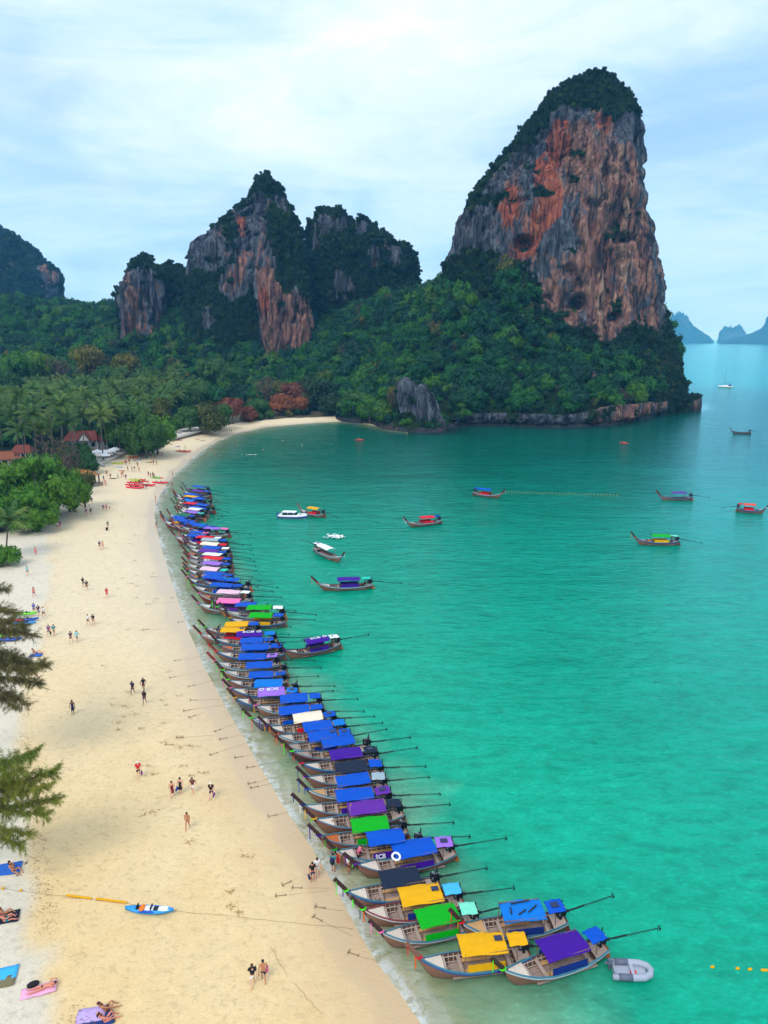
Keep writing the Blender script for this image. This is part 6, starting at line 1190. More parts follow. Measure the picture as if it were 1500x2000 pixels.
# kayaks -----------------------------------------------------------
KC = {k: plain('kayak_' + k, S(*c), 0.35, 0.06) for k, c in dict(red=(225, 20, 60), blue=(35, 150, 225), darkblue=(30, 80, 180), yellow=(200, 215, 40), orange=(240, 90, 30), green=(110, 220, 40), white=(230, 232, 235)).items()}
def kayak_hull():
    mb = MB(); rings = []
    for t in np.linspace(-1, 1, 15):
        w = .38 * max(0.02, (1 - abs(t) ** 2.3)); z = .10 * abs(t) ** 3; rings.append([(1.65 * t, -w, .18 + z), (1.65 * t, -w * .7, .03 + z), (1.65 * t, w * .7, .03 + z), (1.65 * t, w, .18 + z), (1.65 * t, w * .75, .30 + z), (1.65 * t, -w * .75, .30 + z)])
    mb.loft(rings, caps=True); return mb.mesh('hull', [KC['red']], True)
KH = kayak_hull(); KS = MB().ball((0, 0, 0), (.34, .22, .05), 9, 4).mesh('seat_well', [BLACKP]); KB = MB().box((0, 0, .1), (.06, .42, .24)).mesh('seat_back', [BLACKP]); KD = MB().ball((0, 0, 0), (.5, .24, .035), 8, 4).mesh('deck_panel', [KC['white']])
def kayak(u, v, rz, col, label, group='kayaks on the sand', z=0.0, deck=None, s=1.0):
    g = ground_hit(u, v); r = empty('kayak', (g.x, g.y, g.z + z), rz, (s, s, s)); tagged(r, label, 'kayak', group); link('hull', KH, r, mats=[KC[col]])
    for x in (-.5, .45): link('seat_well', KS, r, (x, 0, .30)); link('seat_back', KB, r, (x - .3, 0, .28))
    if deck: link('deck_panel', KD, r, (1.0, 0, .32), mats=[KC[deck]]); link('deck_panel', KD, r, (0, 0, .315), mats=[KC[deck]])
    return r
k_ = kayak(292, 1781, math.radians(-3), 'blue', 'blue and white kayak lying alone on the near sand by the yellow floats', None, 0, 'white', 1.05); link('life_vest', MB().ball((-.45, -.06, .37), (.2, .32, .08), 8, 4).mesh('life_vest', [ORANGEP]), k_); link('hull_patch', MB().ball((-.1, -.3, .25), (.6, .08, .10), 8, 4).mesh('hull_patch', [KC['darkblue']]), k_)
for u, v, a, c, lb, s in ((264, 954, 0, 'red', 'longest red kayak nearest to the camera in the pile', 1.5), (262, 949, 0, 'red', 'red kayak second from the near side of the pile', 1.5), (264, 944, .03, 'red', 'red kayak third from the near side of the pile', 1.4), (288, 949, -.02, 'red', 'red kayak lying to the right of the pile', 1.4), (313, 944, -.03, 'red', 'red kayak lying nearest the water', 1.4), (274, 938, -.08, 'red', 'short red kayak at the back of the pile', 1.0), (282, 941, -.1, 'red', 'short red kayak at the back right of the pile', .9), (262, 938, 0, 'yellow', 'yellow green kayak behind the red pile', 1.0), (267, 940, -.05, 'yellow', 'second yellow kayak touching the red pile', .9), (304, 934, -.2, 'green', 'lime green kayak beside a standing group', .9), (310, 934, -.25, 'orange', 'orange kayak right of the lime green one', .9), (358, 883, -.03, 'orange', 'orange and red kayak alone near the water further along', 1.7),
    (279, 881, -.05, 'darkblue', 'blue kayak under the shade tree, left one', 1.6), (297, 879, -.05, 'darkblue', 'blue kayak under the shade tree, right one', 1.6), (280, 871, .1, 'red', 'red kayak in the shade at the back of the sand', 1.4), (282, 875, .1, 'red', 'second red kayak in the shade at the back of the sand', 1.4), (231, 906, .02, 'yellow', 'yellow board lying flat in front of the sea wall', 1.2), (260, 895, -.1, 'orange', 'orange pink board on the sand between sunbathers', 1.2)): kayak(u, v, a, c, lb, s=s)
for u, v, a, c, lb, z in ((52, 1213, .12, 'darkblue', 'blue kayak on top of the rack under the brown casuarina', .1), (50, 1204, .12, 'green', 'lime green kayak sticking out behind the blue ones', .3), (46, 1219, .12, 'blue', 'bright blue kayak in the stack under the casuarina', .0), (18, 1252, .1, 'darkblue', 'dark blue kayak at the left edge under the casuarina', .1), (14, 1246, .1, 'green', 'green kayak at the left edge under the casuarina', .3), (22, 1217, .1, 'red', 'red kayak half hidden by the casuarina', .2)): kayak(u, v, a, c, lb, 'kayaks stacked under the casuarina', z)

# ================================================================== PEOPLE
def skin_mesh(name, joints, edges, radii, root=0, sub=2):
    me = bpy.data.meshes.new(name); me.from_pydata(joints, edges, []); ob = bpy.data.objects.new(name, me); COL.objects.link(ob)
    md = ob.modifiers.new('skin', 'SKIN'); sv = me.skin_vertices[0].data
    for i, r in enumerate(radii): sv[i].radius = r if hasattr(r, '__len__') else (r, r)
    sv[root].use_root = True; ss = ob.modifiers.new('sub', 'SUBSURF'); ss.levels = sub; ss.render_levels = sub; return ob
POSES = {}
def pose(name, sh_l, el_l, wr_l, sh_r, el_r, wr_r, hipz, kn_l, an_l, to_l, kn_r, an_r, to_r, lean=0.0, lie=False):
    POSES[name] = dict(el=el_l, wl=wr_l, er=el_r, wr=wr_r, hz=hipz, kl=kn_l, al=an_l, tl=to_l, kr=kn_r, ar=an_r, tr=to_r, lean=lean, lie=lie)
pose('stand', 0, (-.25, -.02, 1.13), (-.27, .06, .87), 0, (.25, -.02, 1.13), (.27, .06, .87), .92, (-.10, .03, .50), (-.11, 0, .08), (-.13, .15, .03), (.10, .03, .50), (.11, 0, .08), (.13, .15, .03))
pose('walk', 0, (-.25, .10, 1.14), (-.24, .28, .95), 0, (.25, -.14, 1.14), (.26, -.16, .88), .90, (-.09, -.02, .50), (-.10, -.32, .14), (-.10, -.20, .03), (.09, .20, .52), (.10, .22, .08), (.11, .37, .04), .04)
pose('stride', 0, (-.26, -.15, 1.14), (-.27, -.20, .90), 0, (.25, .10, 1.15), (.22, .30, 1.0), .89, (-.09, .22, .54), (-.10, .20, .08), (-.11, .35, .04), (.09, .02, .48), (.10, -.30, .12), (.10, -.18, .03), .03)
pose('reach', 0, (-.22, .30, 1.22), (-.16, .55, 1.18), 0, (.22, .32, 1.16), (.16, .58, 1.08), .88, (-.10, -.02, .48), (-.11, -.18, .08), (-.12, -.03, .03), (.10, .12, .50), (.11, .05, .08), (.12, .20, .03), .22)
pose('sit', 0, (-.30, -.22, .35), (-.32, -.30, .06), 0, (.27, .16, .42), (.20, .36, .46), .12, (-.15, .38, .42), (-.16, .66, .07), (-.17, .82, .05), (.13, .42, .20), (.14, .82, .07), (.15, .90, .17), -.25)
pose('lie', 0, (-.32, .10, 1.36), (-.24, .10, 1.60), 0, (.32, .10, 1.36), (.24, .10, 1.60), .92, (-.12, .0, .48), (-.14, .02, .08), (-.14, .06, .0), (.12, .0, .48), (.14, .02, .08), (.14, .06, .0), 0, True)
made = {}
def torso_pts(q):
    hz = q['hz']; ln = q['lean']; f = lambda h: (0, ln * h / .5 * (h / .55) ** .3 if h > 0 else 0, hz + h * math.cos(min(abs(ln) * .8, .5)))
    return f
for nm, q in POSES.items():
    f = torso_pts(q); add = lambda a, b: tuple(x + y for x, y in zip(a, b)); hz = q['hz']
    pel, wst, che, nck, hd, tp = (0, 0, hz + .02), f(.17), f(.36), f(.53), add(f(.65), (0, .02, 0)), add(f(.775), (0, .005, 0)); shl, shr = add(f(.475), (-.17, 0, 0)), add(f(.475), (.17, 0, 0)); hl, hr = (-.09, 0, hz - .04), (.09, 0, hz - .04)
    mid = lambda a, b, t=.5: tuple(x * (1 - t) + y * t for x, y in zip(a, b))
    J = [pel, wst, che, nck, hd, tp, shl, q['el'], q['wl'], shr, q['er'], q['wr'], hl, q['kl'], q['al'], q['tl'], hr, q['kr'], q['ar'], q['tr'], mid(q['kl'], q['al'], .35), mid(q['kr'], q['ar'], .35)]
    E = [(0, 1), (1, 2), (2, 3), (3, 4), (4, 5), (2, 6), (6, 7), (7, 8), (2, 9), (9, 10), (10, 11), (0, 12), (12, 13), (13, 20), (20, 14), (14, 15), (0, 16), (16, 17), (17, 21), (21, 18), (18, 19)]
    R = [(.135, .105), (.125, .09), (.155, .105), (.055, .06), (.080, .10), (.055, .07), .065, .042, .030, .065, .042, .030, .085, .055, .035, .03, .085, .055, .035, .03, .052, .052]
    made[nm, 'body'] = skin_mesh('body', J, E, R)
    G = lambda ix, ed, rad, root=0, nm_='cloth': skin_mesh(nm_, [J[i] if isinstance(i, int) else i for i in ix], ed, rad, root, 1)
    ml, mr = mid(shl, q['el'], .7), mid(shr, q['er'], .7)
    made[nm, 'top'] = G([0, 1, 2, f(.49), 6, ml, 9, mr], [(0, 1), (1, 2), (2, 3), (2, 4), (4, 5), (2, 6), (6, 7)], [(.165, .135), (.155, .125), (.185, .138), (.082, .085), .095, .075, .095, .075], nm_='top')
    made[nm, 'vest'] = G([0, 1, 2, f(.46)], [(0, 1), (1, 2), (2, 3)], [(.15, .12), (.14, .105), (.165, .118), (.12, .09)], nm_='top')
    kl_, kr_ = mid(hl, q['kl'], .72), mid(hr, q['kr'], .72)
    made[nm, 'shorts'] = G([f(.07), 0, 12, kl_, 16, kr_], [(0, 1), (1, 2), (2, 3), (1, 4), (4, 5)], [(.14, .112), (.15, .12), .105, .085, .105, .085], nm_='shorts')
    made[nm, 'brief'] = G([f(.05), 0, mid(hl, q['kl'], .18), mid(hr, q['kr'], .18)], [(0, 1), (1, 2), (1, 3)], [(.138, .11), (.148, .12), .098, .098], nm_='brief')
    made[nm, 'bra'] = G([f(.30), f(.40)], [(0, 1)], [(.155, .115), (.158, .118)], nm_='bikini_top')
    low = (0, .0, max(hz - .50, .05)) if nm in ('stand', 'walk', 'stride', 'reach') else mid(q['kl'], q['kr'], .5)
    made[nm, 'dress'] = G([f(.45), 2, 1, 0, mid(pel, low, .5), low], [(0, 1), (1, 2), (2, 3), (3, 4), (4, 5)], [(.12, .09), (.168, .12), (.142, .108), (.165, .135), (.20, .16), (.235, .20)], nm_='dress')
    POSES[nm]['J'] = J
dg_ = bpy.context.evaluated_depsgraph_get(); dg_.update(); BODY = {}
for k, ob in made.items(): BODY[k] = bpy.data.meshes.new_from_object(ob.evaluated_get(dg_), depsgraph=dg_)
for k, ob in made.items(): m0 = ob.data; bpy.data.objects.remove(ob); bpy.data.meshes.remove(m0)
def join_into(me, mb):          # add fingers, nose and ears to the finished body surface
    n = len(me.vertices); V = [tuple(v.co) for v in me.vertices] + [tuple(v) for v in mb.v]; F = [tuple(p.vertices) for p in me.polygons] + [tuple(i + n for i in f) for f in mb.f]
    m2 = bpy.data.meshes.new(me.name); m2.from_pydata(V, [], F); m2.polygons.foreach_set('use_smooth', [True] * len(F)); m2.update(); return m2
for nm, q in POSES.items():
    J = [Vector(j) for j in q['J']]; mb = MB()
    for el, wr in ((7, 8), (10, 11)):
        d = (J[wr] - J[el]).normalized(); s = d.cross(Vector((0, 1, 0)) if abs(d.y) < .9 else Vector((0, 0, 1))).normalized(); n_ = d.cross(s); b0 = J[wr]
        mb.loft([[b0 + s * a + n_ * b for a, b in ((-.026, -.014), (.026, -.014), (.026, .014), (-.026, .014))], [b0 + d * .09 + s * a + n_ * b for a, b in ((-.040, -.013), (.040, -.013), (.040, .013), (-.040, .013))]], caps=True)
        for k, L in enumerate((.066, .076, .072, .058)):
            o_ = b0 + d * .085 + s * (-.030 + .020 * k); mb.tube([o_, o_ + d * L * .5 + n_ * .008, o_ + d * L * .9 + n_ * .028], [.0095, .009, .006], 5)
        o_ = b0 + d * .03 + s * .028; mb.tube([o_, o_ + s * .03 + d * .03, o_ + s * .035 + d * .065 + n_ * .012], [.012, .011, .007], 5)
    h = J[4]; mb.box(h + Vector((0, .105, -.005)), (.026, .035, .045), None, .5)
    for s in (-1, 1): mb.ball(h + Vector((s * .083, -.005, 0)), (.012, .022, .034), 5, 4)
    BODY[nm, 'body'] = join_into(BODY[nm, 'body'], mb)
    for (pn, fn) in (('eyes', lambda: [MB().ball(h + Vector((s * .032, .096, .022)), (.010, .006, .007), 6, 4) for s in (-1, 1)]),): pass
    mb = MB(); [mb.ball(h + Vector((s * .031, .094, .024)), (.011, .008, .008), 6, 4) for s in (-1, 1)]; BODY[nm, 'eyes'] = mb.mesh('eyes', [BLACKP])
    mb = MB(); mb.box(h + Vector((0, .092, -.048)), (.045, .012, .010)); BODY[nm, 'mouth'] = mb.mesh('mouth', [plain('lips', S(150, 80, 75), .6)])
    mb = MB(); mb.ball(h + Vector((0, -.016, .030)), (.098, .108, .095), 10, 6); BODY[nm, 'hair_short'] = mb.mesh('hair', [BLACKP], True)
    mb.ball(h + Vector((0, -.075, -.08)), (.075, .05, .14), 8, 5); BODY[nm, 'hair_long'] = mb.mesh('hair', [BLACKP], True)
    mb = MB(); mb.ball(h + Vector((0, -.005, .06)), (.10, .115, .075), 10, 5); mb.tube([h + Vector((0, 0, .045)), h + Vector((0, 0, .06))], [.19, .185], 12); BODY[nm, 'hat'] = mb.mesh('sun_hat', [CLOTH['cream']], True)
for k, me in BODY.items():
    if len(me.materials) == 0: me.materials.append(WHITEP)
    me.polygons.foreach_set('use_smooth', [True] * len(me.polygons))
SKIN = [plain('skin_' + n_, S(*c), .6, .06) for n_, c in (('fair', (222, 165, 135)), ('tan', (190, 125, 90)), ('brown', (140, 88, 62)), ('red', (215, 135, 110)))]
HAIR = [plain('hair_' + n_, S(*c), .6, .2) for n_, c in (('black', (26, 20, 20)), ('brown', (70, 46, 32)), ('blond', (190, 150, 95)))]
DYE = {k: plain('dyed_' + k, S(*c), .85, .12) for k, c in dict(black=(24, 24, 30), navy=(28, 32, 78), blue=(40, 80, 180), white=(228, 228, 226), red=(205, 30, 45), maroon=(120, 30, 40), pink=(225, 110, 140), purple=(110, 50, 130), teal=(30, 130, 140), green=(50, 120, 60), grey=(120, 122, 130), brown=(105, 62, 50), yellow=(235, 200, 40), orange=(235, 110, 40), khaki=(150, 130, 95), lime=(110, 220, 50), aqua=(110, 200, 210)).items()}
def person(pos, rz, ps, top, bot, label, skin=0, hair=0, long=False, hat=False, group=None, s=1.0, bag=None, dress=None, bra=False):
    r = empty('person', pos, rz, (s, s, s)); tagged(r, label, 'person', group)
    if POSES[ps]['lie']: r.rotation_euler = (math.radians(90), 0, rz); r.location = (pos[0], pos[1], pos[2] + .12)
    link('body', BODY[ps, 'body'], r, mats=[SKIN[skin]]); link('eyes', BODY[ps, 'eyes'], r); link('mouth', BODY[ps, 'mouth'], r)
    link('hair', BODY[ps, 'hair_long' if long else 'hair_short'], r, mats=[HAIR[hair]])
    if hat: link('sun_hat', BODY[ps, 'hat'], r)
    if dress: link('dress', BODY[ps, 'dress'], r, mats=[DYE[dress]])
    else:
        if bra: link('bikini_top', BODY[ps, 'bra'], r, mats=[DYE[top]])
        elif top: link('top', BODY[ps, 'top'], r, mats=[DYE[top]])
        link('brief' if bra or bot[0] == '-' else 'shorts', BODY[ps, 'brief' if bra or bot[0] == '-' else 'shorts'], r, mats=[DYE[bot.strip('-')]])
    if bag:
        M = r.matrix_basis; w = Vector(POSES[ps]['J'][11]); q = M @ (w + Vector((.02, .02, -.30))); b_ = empty('beach_bag', q, rz); tagged(b_, '%s bag carried by the %s' % (bag, ' '.join(label.split()[:9])), 'bag')
        link('pouch', MB().loft([[(.04, -.17, -.18), (.04, .17, -.18), (-.04, .17, -.18), (-.04, -.17, -.18)], [(.09, -.2, -.05), (.09, .2, -.05), (-.09, .2, -.05), (-.09, -.2, -.05)], [(.03, -.15, .12), (.03, .15, .12), (-.03, .15, .12), (-.03, -.15, .12)]], caps=True).mesh('pouch', [DYE[bag]], True), b_); link('strap', MB().tube([(0, -.12, .12), (0, 0, .28), (0, .12, .12)], .012, 5).mesh('strap', [DYE[bag]]), b_)
    return r
def P_(u, v, deg, ps, top, bot, label, **k): return person(ground_hit(u, v), math.radians(deg), ps, top, bot, label, **k)
T_ = 180        # facing the camera
P_(494, 1927, 15, 'walk', 'black', 'white', 'person in a black top and white edged shorts walking away on the near sand', skin=0, hair=1, long=True, dress=None)
P_(515, 1918, 10, 'stride', None, 'navy', 'bare chested person in navy shorts carrying a pink bag on the near sand', skin=1, hair=0, bag='pink')
P_(367, 1620, T_, 'walk', None, '-brown', 'sunburnt person in brown trunks walking alone towards the camera', skin=1, hair=1)
P_(337, 1557, T_ + 10, 'walk', None, 'maroon', 'person in a maroon dress at the left of a group of three', dress='maroon', hair=1)
P_(353, 1551, T_ - 10, 'stand', None, 'black', 'person in a long black dress with a blue bag in the group of three', dress='black', hair=0, long=True, bag='blue')
P_(377, 1550, T_, 'stride', 'brown', 'white', 'person in white shorts at the right of the group of three', bra=False, hair=1)
P_(413, 1561, 0, 'walk', 'black', 'navy', 'person in dark clothes and a pale cap walking away beside the group of three', hat=True, bag='purple')
P_(271, 1519, 20, 'walk', 'red', 'black', 'person in a red top with a purple bag walking alone', hat=True, bag='purple')
P_(143, 1395, 180, 'stand', None, 'navy', 'person in a dark navy dress standing alone left on the sand', dress='navy', skin=2)
P_(260, 1356, 170, 'walk', 'navy', 'navy', 'person in navy clothes, left of three walking together', skin=2)
P_(281, 1349, 190, 'stride', 'black', 'maroon', 'person in black top and maroon shorts, furthest of three walking together', skin=2)
P_(283, 1375, 180, 'walk', 'black', 'navy', 'person in black clothes, nearest of three walking together', skin=2)
P_(139, 1256, 0, 'walk', 'navy', 'black', 'person with navy top beside a person in aqua'); P_(151, 1255, 0, 'stride', 'aqua', 'teal', 'person in aqua top and teal shorts walking away')
P_(96, 1243, 5, 'walk', 'purple', 'navy', 'person in a purple top carrying a bag, left of a pair', bag='black'); P_(106, 1242, 5, 'stride', 'teal', 'khaki', 'person in a teal top and khaki shorts, right of a pair')
P_(173, 1221, T_, 'walk', 'white', 'navy', 'person in a white shirt and navy shorts beside one in black'); P_(183, 1221, T_, 'walk', 'black', 'khaki', 'person in a black shirt and khaki shorts beside one in white')
P_(67, 1199, 0, 'walk', 'blue', 'navy', 'person in a blue shirt, left of three near the kayaks'); P_(76, 1203, 0, 'stride', 'navy', 'blue', 'person in navy top and blue shorts, middle of three near the kayaks'); P_(86, 1206, T_, 'walk', 'white', 'black', 'person in a white top with black shorts near the kayaks')
P_(67, 1166, T_, 'walk', None, 'purple', 'bare chested person in purple trunks on the white sand', skin=3); P_(54, 1124, 10, 'walk', 'aqua', 'grey', 'person in a pale aqua top alone on the white sand')
P_(163, 1147, 30, 'reach', 'black', 'grey', 'person in black leaning with a raised arm beside another in black'); P_(170, 1153, 20, 'walk', 'black', 'black', 'person all in black beside the leaning one')
P_(209, 1168, 0, 'walk', 'red', 'red', 'person all in red walking alone on the pale sand', skin=3); P_(195, 1073, 0, 'walk', 'navy', 'grey', 'person in a navy shirt beside one in a red bikini'); P_(201, 1073, 0, 'walk', 'red', 'red', 'person in a red bikini beside one in a navy shirt', bra=True)
P_(211, 1032, 10, 'walk', 'green', 'black', 'person in a green top pulling dark luggage'); P_(70, 1085, 10, 'walk', None, 'pink', 'person in a pink dress near the left trees', dress='pink')
P_(109, 1031, 0, 'stand', 'blue', 'white', 'person in a blue shirt under the tree tips'); P_(113, 1034, 0, 'walk', 'white', 'black', 'person in white top and black shorts under the tree tips'); P_(118, 1033, 0, 'stand', 'purple', 'pink', 'person in a purple top with pink shorts under the tree tips')
for u, v, t, b, lb in ((158, 986, 'maroon', 'black', 'left one of a close pair'), (162, 986, 'black', 'maroon', 'right one of a close pair'), (172, 984, 'brown', 'black', 'standing left of one all in blue'), (180, 984, 'blue', 'navy', 'rightmost of the four abreast'), (169, 1007, 'purple', 'orange', 'carrying things in front of the four abreast'), (178, 1006, 'black', 'brown', 'walking just right of the one in purple'), (202, 999, 'navy', 'teal', 'left of three abreast'), (208, 998, 'pink', 'brown', 'middle of three abreast'), (214, 997, 'white', 'maroon', 'right of three abreast')):
    P_(u, v, random.uniform(-20, 20), random.choice(['walk', 'stride', 'stand']), t, b, 'person in %s top and %s shorts, %s' % (t, b, lb))
FAR = [(209, 930, 'maroon', 'brown'), (216, 936, 'brown', '-orange'), (231, 935, 'white', 'grey'), (238, 932, 'orange', 'brown'), (241, 931, 'navy', 'black'), (246, 937, 'purple', 'navy'), (203, 940, 'teal', 'red'), (206, 949, 'red', 'pink'), (200, 951, 'brown', 'khaki'), (250, 921, 'black', 'navy'), (258, 922, 'maroon', 'black'), (263, 921, 'black', 'white'), (272, 923, 'red', 'maroon'), (253, 906, 'black', 'maroon'), (246, 908, 'red', 'purple'), (296, 907, 'maroon', 'black'), (300, 908, 'black', 'brown'), (306, 909, 'navy', 'grey'), (302, 896, 'orange', 'brown'), (299, 896, 'brown', 'orange'), (313, 891, 'blue', 'white'), (317, 891, 'grey', 'blue'), (269, 912, 'khaki', 'brown'), (290, 931, 'navy', 'brown'), (294, 934, 'maroon', 'navy'), (299, 933, 'brown', 'purple'), (301, 935, 'khaki', 'green'), (273, 948, 'navy', 'teal'), (276, 951, 'black', 'aqua'), (282, 955, 'pink', 'white'), (286, 956, 'navy', 'purple'), (362, 879, 'green', 'black'), (308, 870, 'maroon', 'red'), (312, 871, 'red', 'black'), (316, 870, 'navy', 'orange'), (320, 872, 'pink', 'black'), (296, 878, 'orange', 'black'), (301, 878, 'brown', 'navy'), (262, 882, 'red', 'grey'), (255, 884, 'lime', 'navy'), (452, 845, 'black', 'navy'), (184, 925, 'purple', 'black'), (188, 922, 'navy', 'white'), (186, 931, 'black', 'purple'), (338, 933, 'navy', 'maroon'), (336, 951, 'pink', 'maroon'), (212, 893, 'red', 'black'), (217, 894, 'pink', 'navy'), (214, 898, 'orange', 'navy')]
where = lambda u, v: 'by the kayak pile' if 262 < u < 330 and v > 930 else 'under the shade tree' if v < 885 and u < 325 else 'at the water edge' if u > 330 and v > 900 else 'beside the sea wall' if u < 218 and v < 932 else 'on the busy part of the beach'
NEIGH = {}
for i, (u, v, t, b) in enumerate(FAR):
    k_ = (t, b.strip('-'), where(u, v)); NEIGH[k_] = NEIGH.get(k_, 0) + 1
    if NEIGH[k_] > 1: t = random.choice(['yellow', 'lime', 'aqua', 'grey', 'khaki', 'teal'])
    P_(u, v, random.uniform(0, 360), random.choice(['walk', 'stride', 'stand', 'stand']), t, b, 'person in %s top and %s shorts %s' % (t, b.strip('-'), where(u, v)), skin=i % 4, hair=i % 3, long=i % 2 == 0)
P_(304, 981, -60, 'stand', None, 'orange', 'bare chested person in orange shorts by the far boat prows', skin=1); P_(320, 971, -80, 'stand', 'blue', 'blue', 'person in blue by the far boat prows'); P_(305, 1031, -75, 'reach', 'navy', 'black', 'person in navy pushing the red brown prow on the far sand')
P_(611, 1721, 200, 'stand', 'black', 'navy', 'person in black with a bag at the water edge by the black canopied boat', skin=3, bag='navy'); P_(620, 1712, 200, 'stand', 'white', 'white', 'person all in white standing in the wash'); P_(651, 1703, -20, 'stand', 'teal', 'teal', 'person in teal with a large dark backpack, wading', skin=1)
P_(661, 1694, -30, 'walk', None, 'red', 'person in a long red dress wading between boats', dress='red', skin=1); P_(680, 1706, -60, 'stand', 'white', 'black', 'person in white top and dark skirt wading beside the prow', skin=1); P_(699, 1686, -80, 'reach', 'pink', 'black', 'person in pink leaning onto the hull of the blue canopied boat', skin=0)
# boat crews in view
def crew(i, x, y, ps, t, b, lb, z=.24, rz=0):
    r_ = [o for o in bpy.data.objects if o.get('label') and i in o['label'] and o.get('category') == 'boat'][0]; M = r_.matrix_basis; person(M @ Vector((x, y, z)), r_.rotation_euler.z + rz, ps, t, b, lb, skin=2)
crew('yellow canopied longtail boat with a blue rear shade', 2.3, .1, 'sit', 'black', 'black', 'boatman in black sitting on the bow of the yellow canopied boat', .95, -1.57); crew('yellow canopied longtail boat over red', 1.9, .1, 'sit', 'navy', 'navy', 'boatman in navy sitting before the other yellow canopy', .3, -1.57); crew('beside the long pale pink canopy', 2.0, .1, 'sit', 'navy', 'grey', 'boatman in navy crouching in the bow beside the long pale pink canopy', .3, 1.57)
crew('sticking out furthest to sea', 2.2, .0, 'sit', 'black', 'grey', 'boatman in black sitting in the bow of the seaward blue canopied boat', .5, 1.57)
crew('lying outside the moored row', -2.5, .1, 'stand', 'navy', 'navy', 'boatman in navy standing at the stern of the outlying purple boat', .5, -1.57); crew('purple canopy and teal rear shade floating alone', -2.4, .1, 'sit', 'black', 'black', 'boatman seated at the stern of the lone purple canopied boat', .6, -1.57); crew('bright green canopy carrying passengers in its bow', -2.3, .0, 'stand', 'maroon', 'black', 'boatman in maroon steering the bright green canopied boat', .5, -1.57)
crew('bright green canopy carrying passengers in its bow', 2.3, .1, 'sit', 'red', 'orange', 'passenger in red sitting in the bow of the bright green canopied boat', .3, -1.57); crew('bright green canopy carrying passengers in its bow', 1.7, -.2, 'sit', 'orange', 'red', 'passenger in orange sitting before the bright green canopy', .3, -1.57)
# luggage, backpack, towels, sunbathers ------------------------------
g = ground_hit(209, 1036); l_ = empty('suitcase', g, .3); tagged(l_, 'dark wheeled suitcase dragged by the person in green', 'suitcase'); link('case', MB().box((0, 0, .35), (.45, .28, .6)).mesh('case', [BLACKP]), l_); link('handle', MB().tube([(-.12, 0, .6), (-.12, 0, .95), (.12, 0, .95), (.12, 0, .6)], .015, 4).mesh('handle', [STEEL]), l_)
g = ground_hit(650, 1703); bp_ = empty('backpack', g + Vector((-.02, -.22, 1.05))); tagged(bp_, 'large dark backpack on the wading person in teal', 'backpack'); link('pack', MB().ball((0, 0, .1), (.2, .15, .3), 8, 6).mesh('pack', [DYE['navy']], True), bp_); link('pocket', MB().ball((0, -.13, .0), (.14, .08, .15), 7, 5).mesh('pocket', [DYE['black']], True), bp_)
def towel(u, v, rz, L, Wd, mat, label):
    g = ground_hit(u, v); mb = MB(); nx, ny = 9, 5; V = []
    for i in range(nx):
        for j in range(ny): V.append((-L / 2 + L * i / (nx - 1) + random.uniform(-.02, .02), -Wd / 2 + Wd * j / (ny - 1) + random.uniform(-.02, .02), .05 + random.uniform(0, .035)))
    mb.add(V, [tuple(int(q) for q in f) for f in grid_faces(nx, ny)]); n = len(V); mb.add([(a, b, 0.0) for a, b, c in V], [])
    o = link('towel', mb.mesh('towel', [mat], True), None, g, (0, 0, rz)); s = o.modifiers.new('thick', 'SOLIDIFY'); s.thickness = .03; tagged(o, label, 'towel'); return g
towel(14, 1699, .25, 1.9, 1.3, TOWEL['blue'], 'blue mat with a seated sunbather at the left edge'); towel(8, 1795, .3, 1.9, 1.1, TOWEL['navy'], 'dark mat under two sunbathers at the left edge'); towel(76, 1936, .35, 2.0, .8, TOWEL['pink'], 'pink towel under the sunbather lying face down'); towel(2, 1905, .3, 1.9, 1.0, TOWEL['aqua'], 'bright blue towel at the left edge'); towel(2, 1921, .3, 1.6, .8, TOWEL['patterned'], 'brown patterned mat at the left edge below the blue towel'); towel(178, 1984, .2, 1.6, 1.0, TOWEL['lilac'], 'lilac towel at the bottom edge'); towel(190, 1998, .4, 1.8, .9, TOWEL['darkblue'], 'dark blue striped towel at the bottom edge')
P_(27, 1703, -110, 'sit', 'black', 'black', 'sunbather in black bikini sitting on the blue mat', bra=True, skin=1, long=True); P_(8, 1789, -80, 'sit', 'navy', 'navy', 'sunbather in navy sitting on the dark mat', bra=True, skin=1); P_(10, 1800, -70, 'sit', None, 'teal', 'sunbather in teal trunks on the dark mat', skin=3)
g = ground_hit(52, 1944); person((g.x, g.y, g.z + .05), math.radians(117), 'lie', 'black', '-black', 'sunbather lying face down on the pink towel', skin=3, bra=True)
P_(206, 1975, -60, 'sit', None, 'brown', 'tanned sunbather sitting at the far side of the lilac towel', skin=1); P_(206, 1996, -60, 'sit', 'pink', 'pink', 'fair sunbather sitting at the bottom edge', bra=True, skin=3, long=True)
P_(70, 1278, -70, 'sit', None, 'blue', 'sunbather sitting on a blue cloth beside the casuarina', skin=3); towel(70, 1281, .2, 1.5, .8, TOWEL['blue'], 'blue cloth beside the brown casuarina')
g = ground_hit(65, 1926); o = tagged(link('beach_bag', MB().ball((0, 0, .14), (.38, .24, .16), 9, 5).mesh('beach_bag', [DYE['black']], True), None, g, (0, 0, .5)), 'dark round bag beside the pink towel', 'bag')
for u, v, lb in ((50, 1688, 'dark pair of sandals right of the blue mat'), (222, 1996, 'dark flip flops beside the bottom edge sunbathers'), (34, 1711, 'small dark sandal below the blue mat')):
    g = ground_hit(u, v); tagged(link('sandals', MB().ball((0, 0, .03), (.15, .06, .035), 7, 4).ball((.08, .16, .03), (.15, .06, .035), 7, 4).mesh('sandals', [DYE['black']]), None, g, (0, 0, .6)), lb, 'sandals')
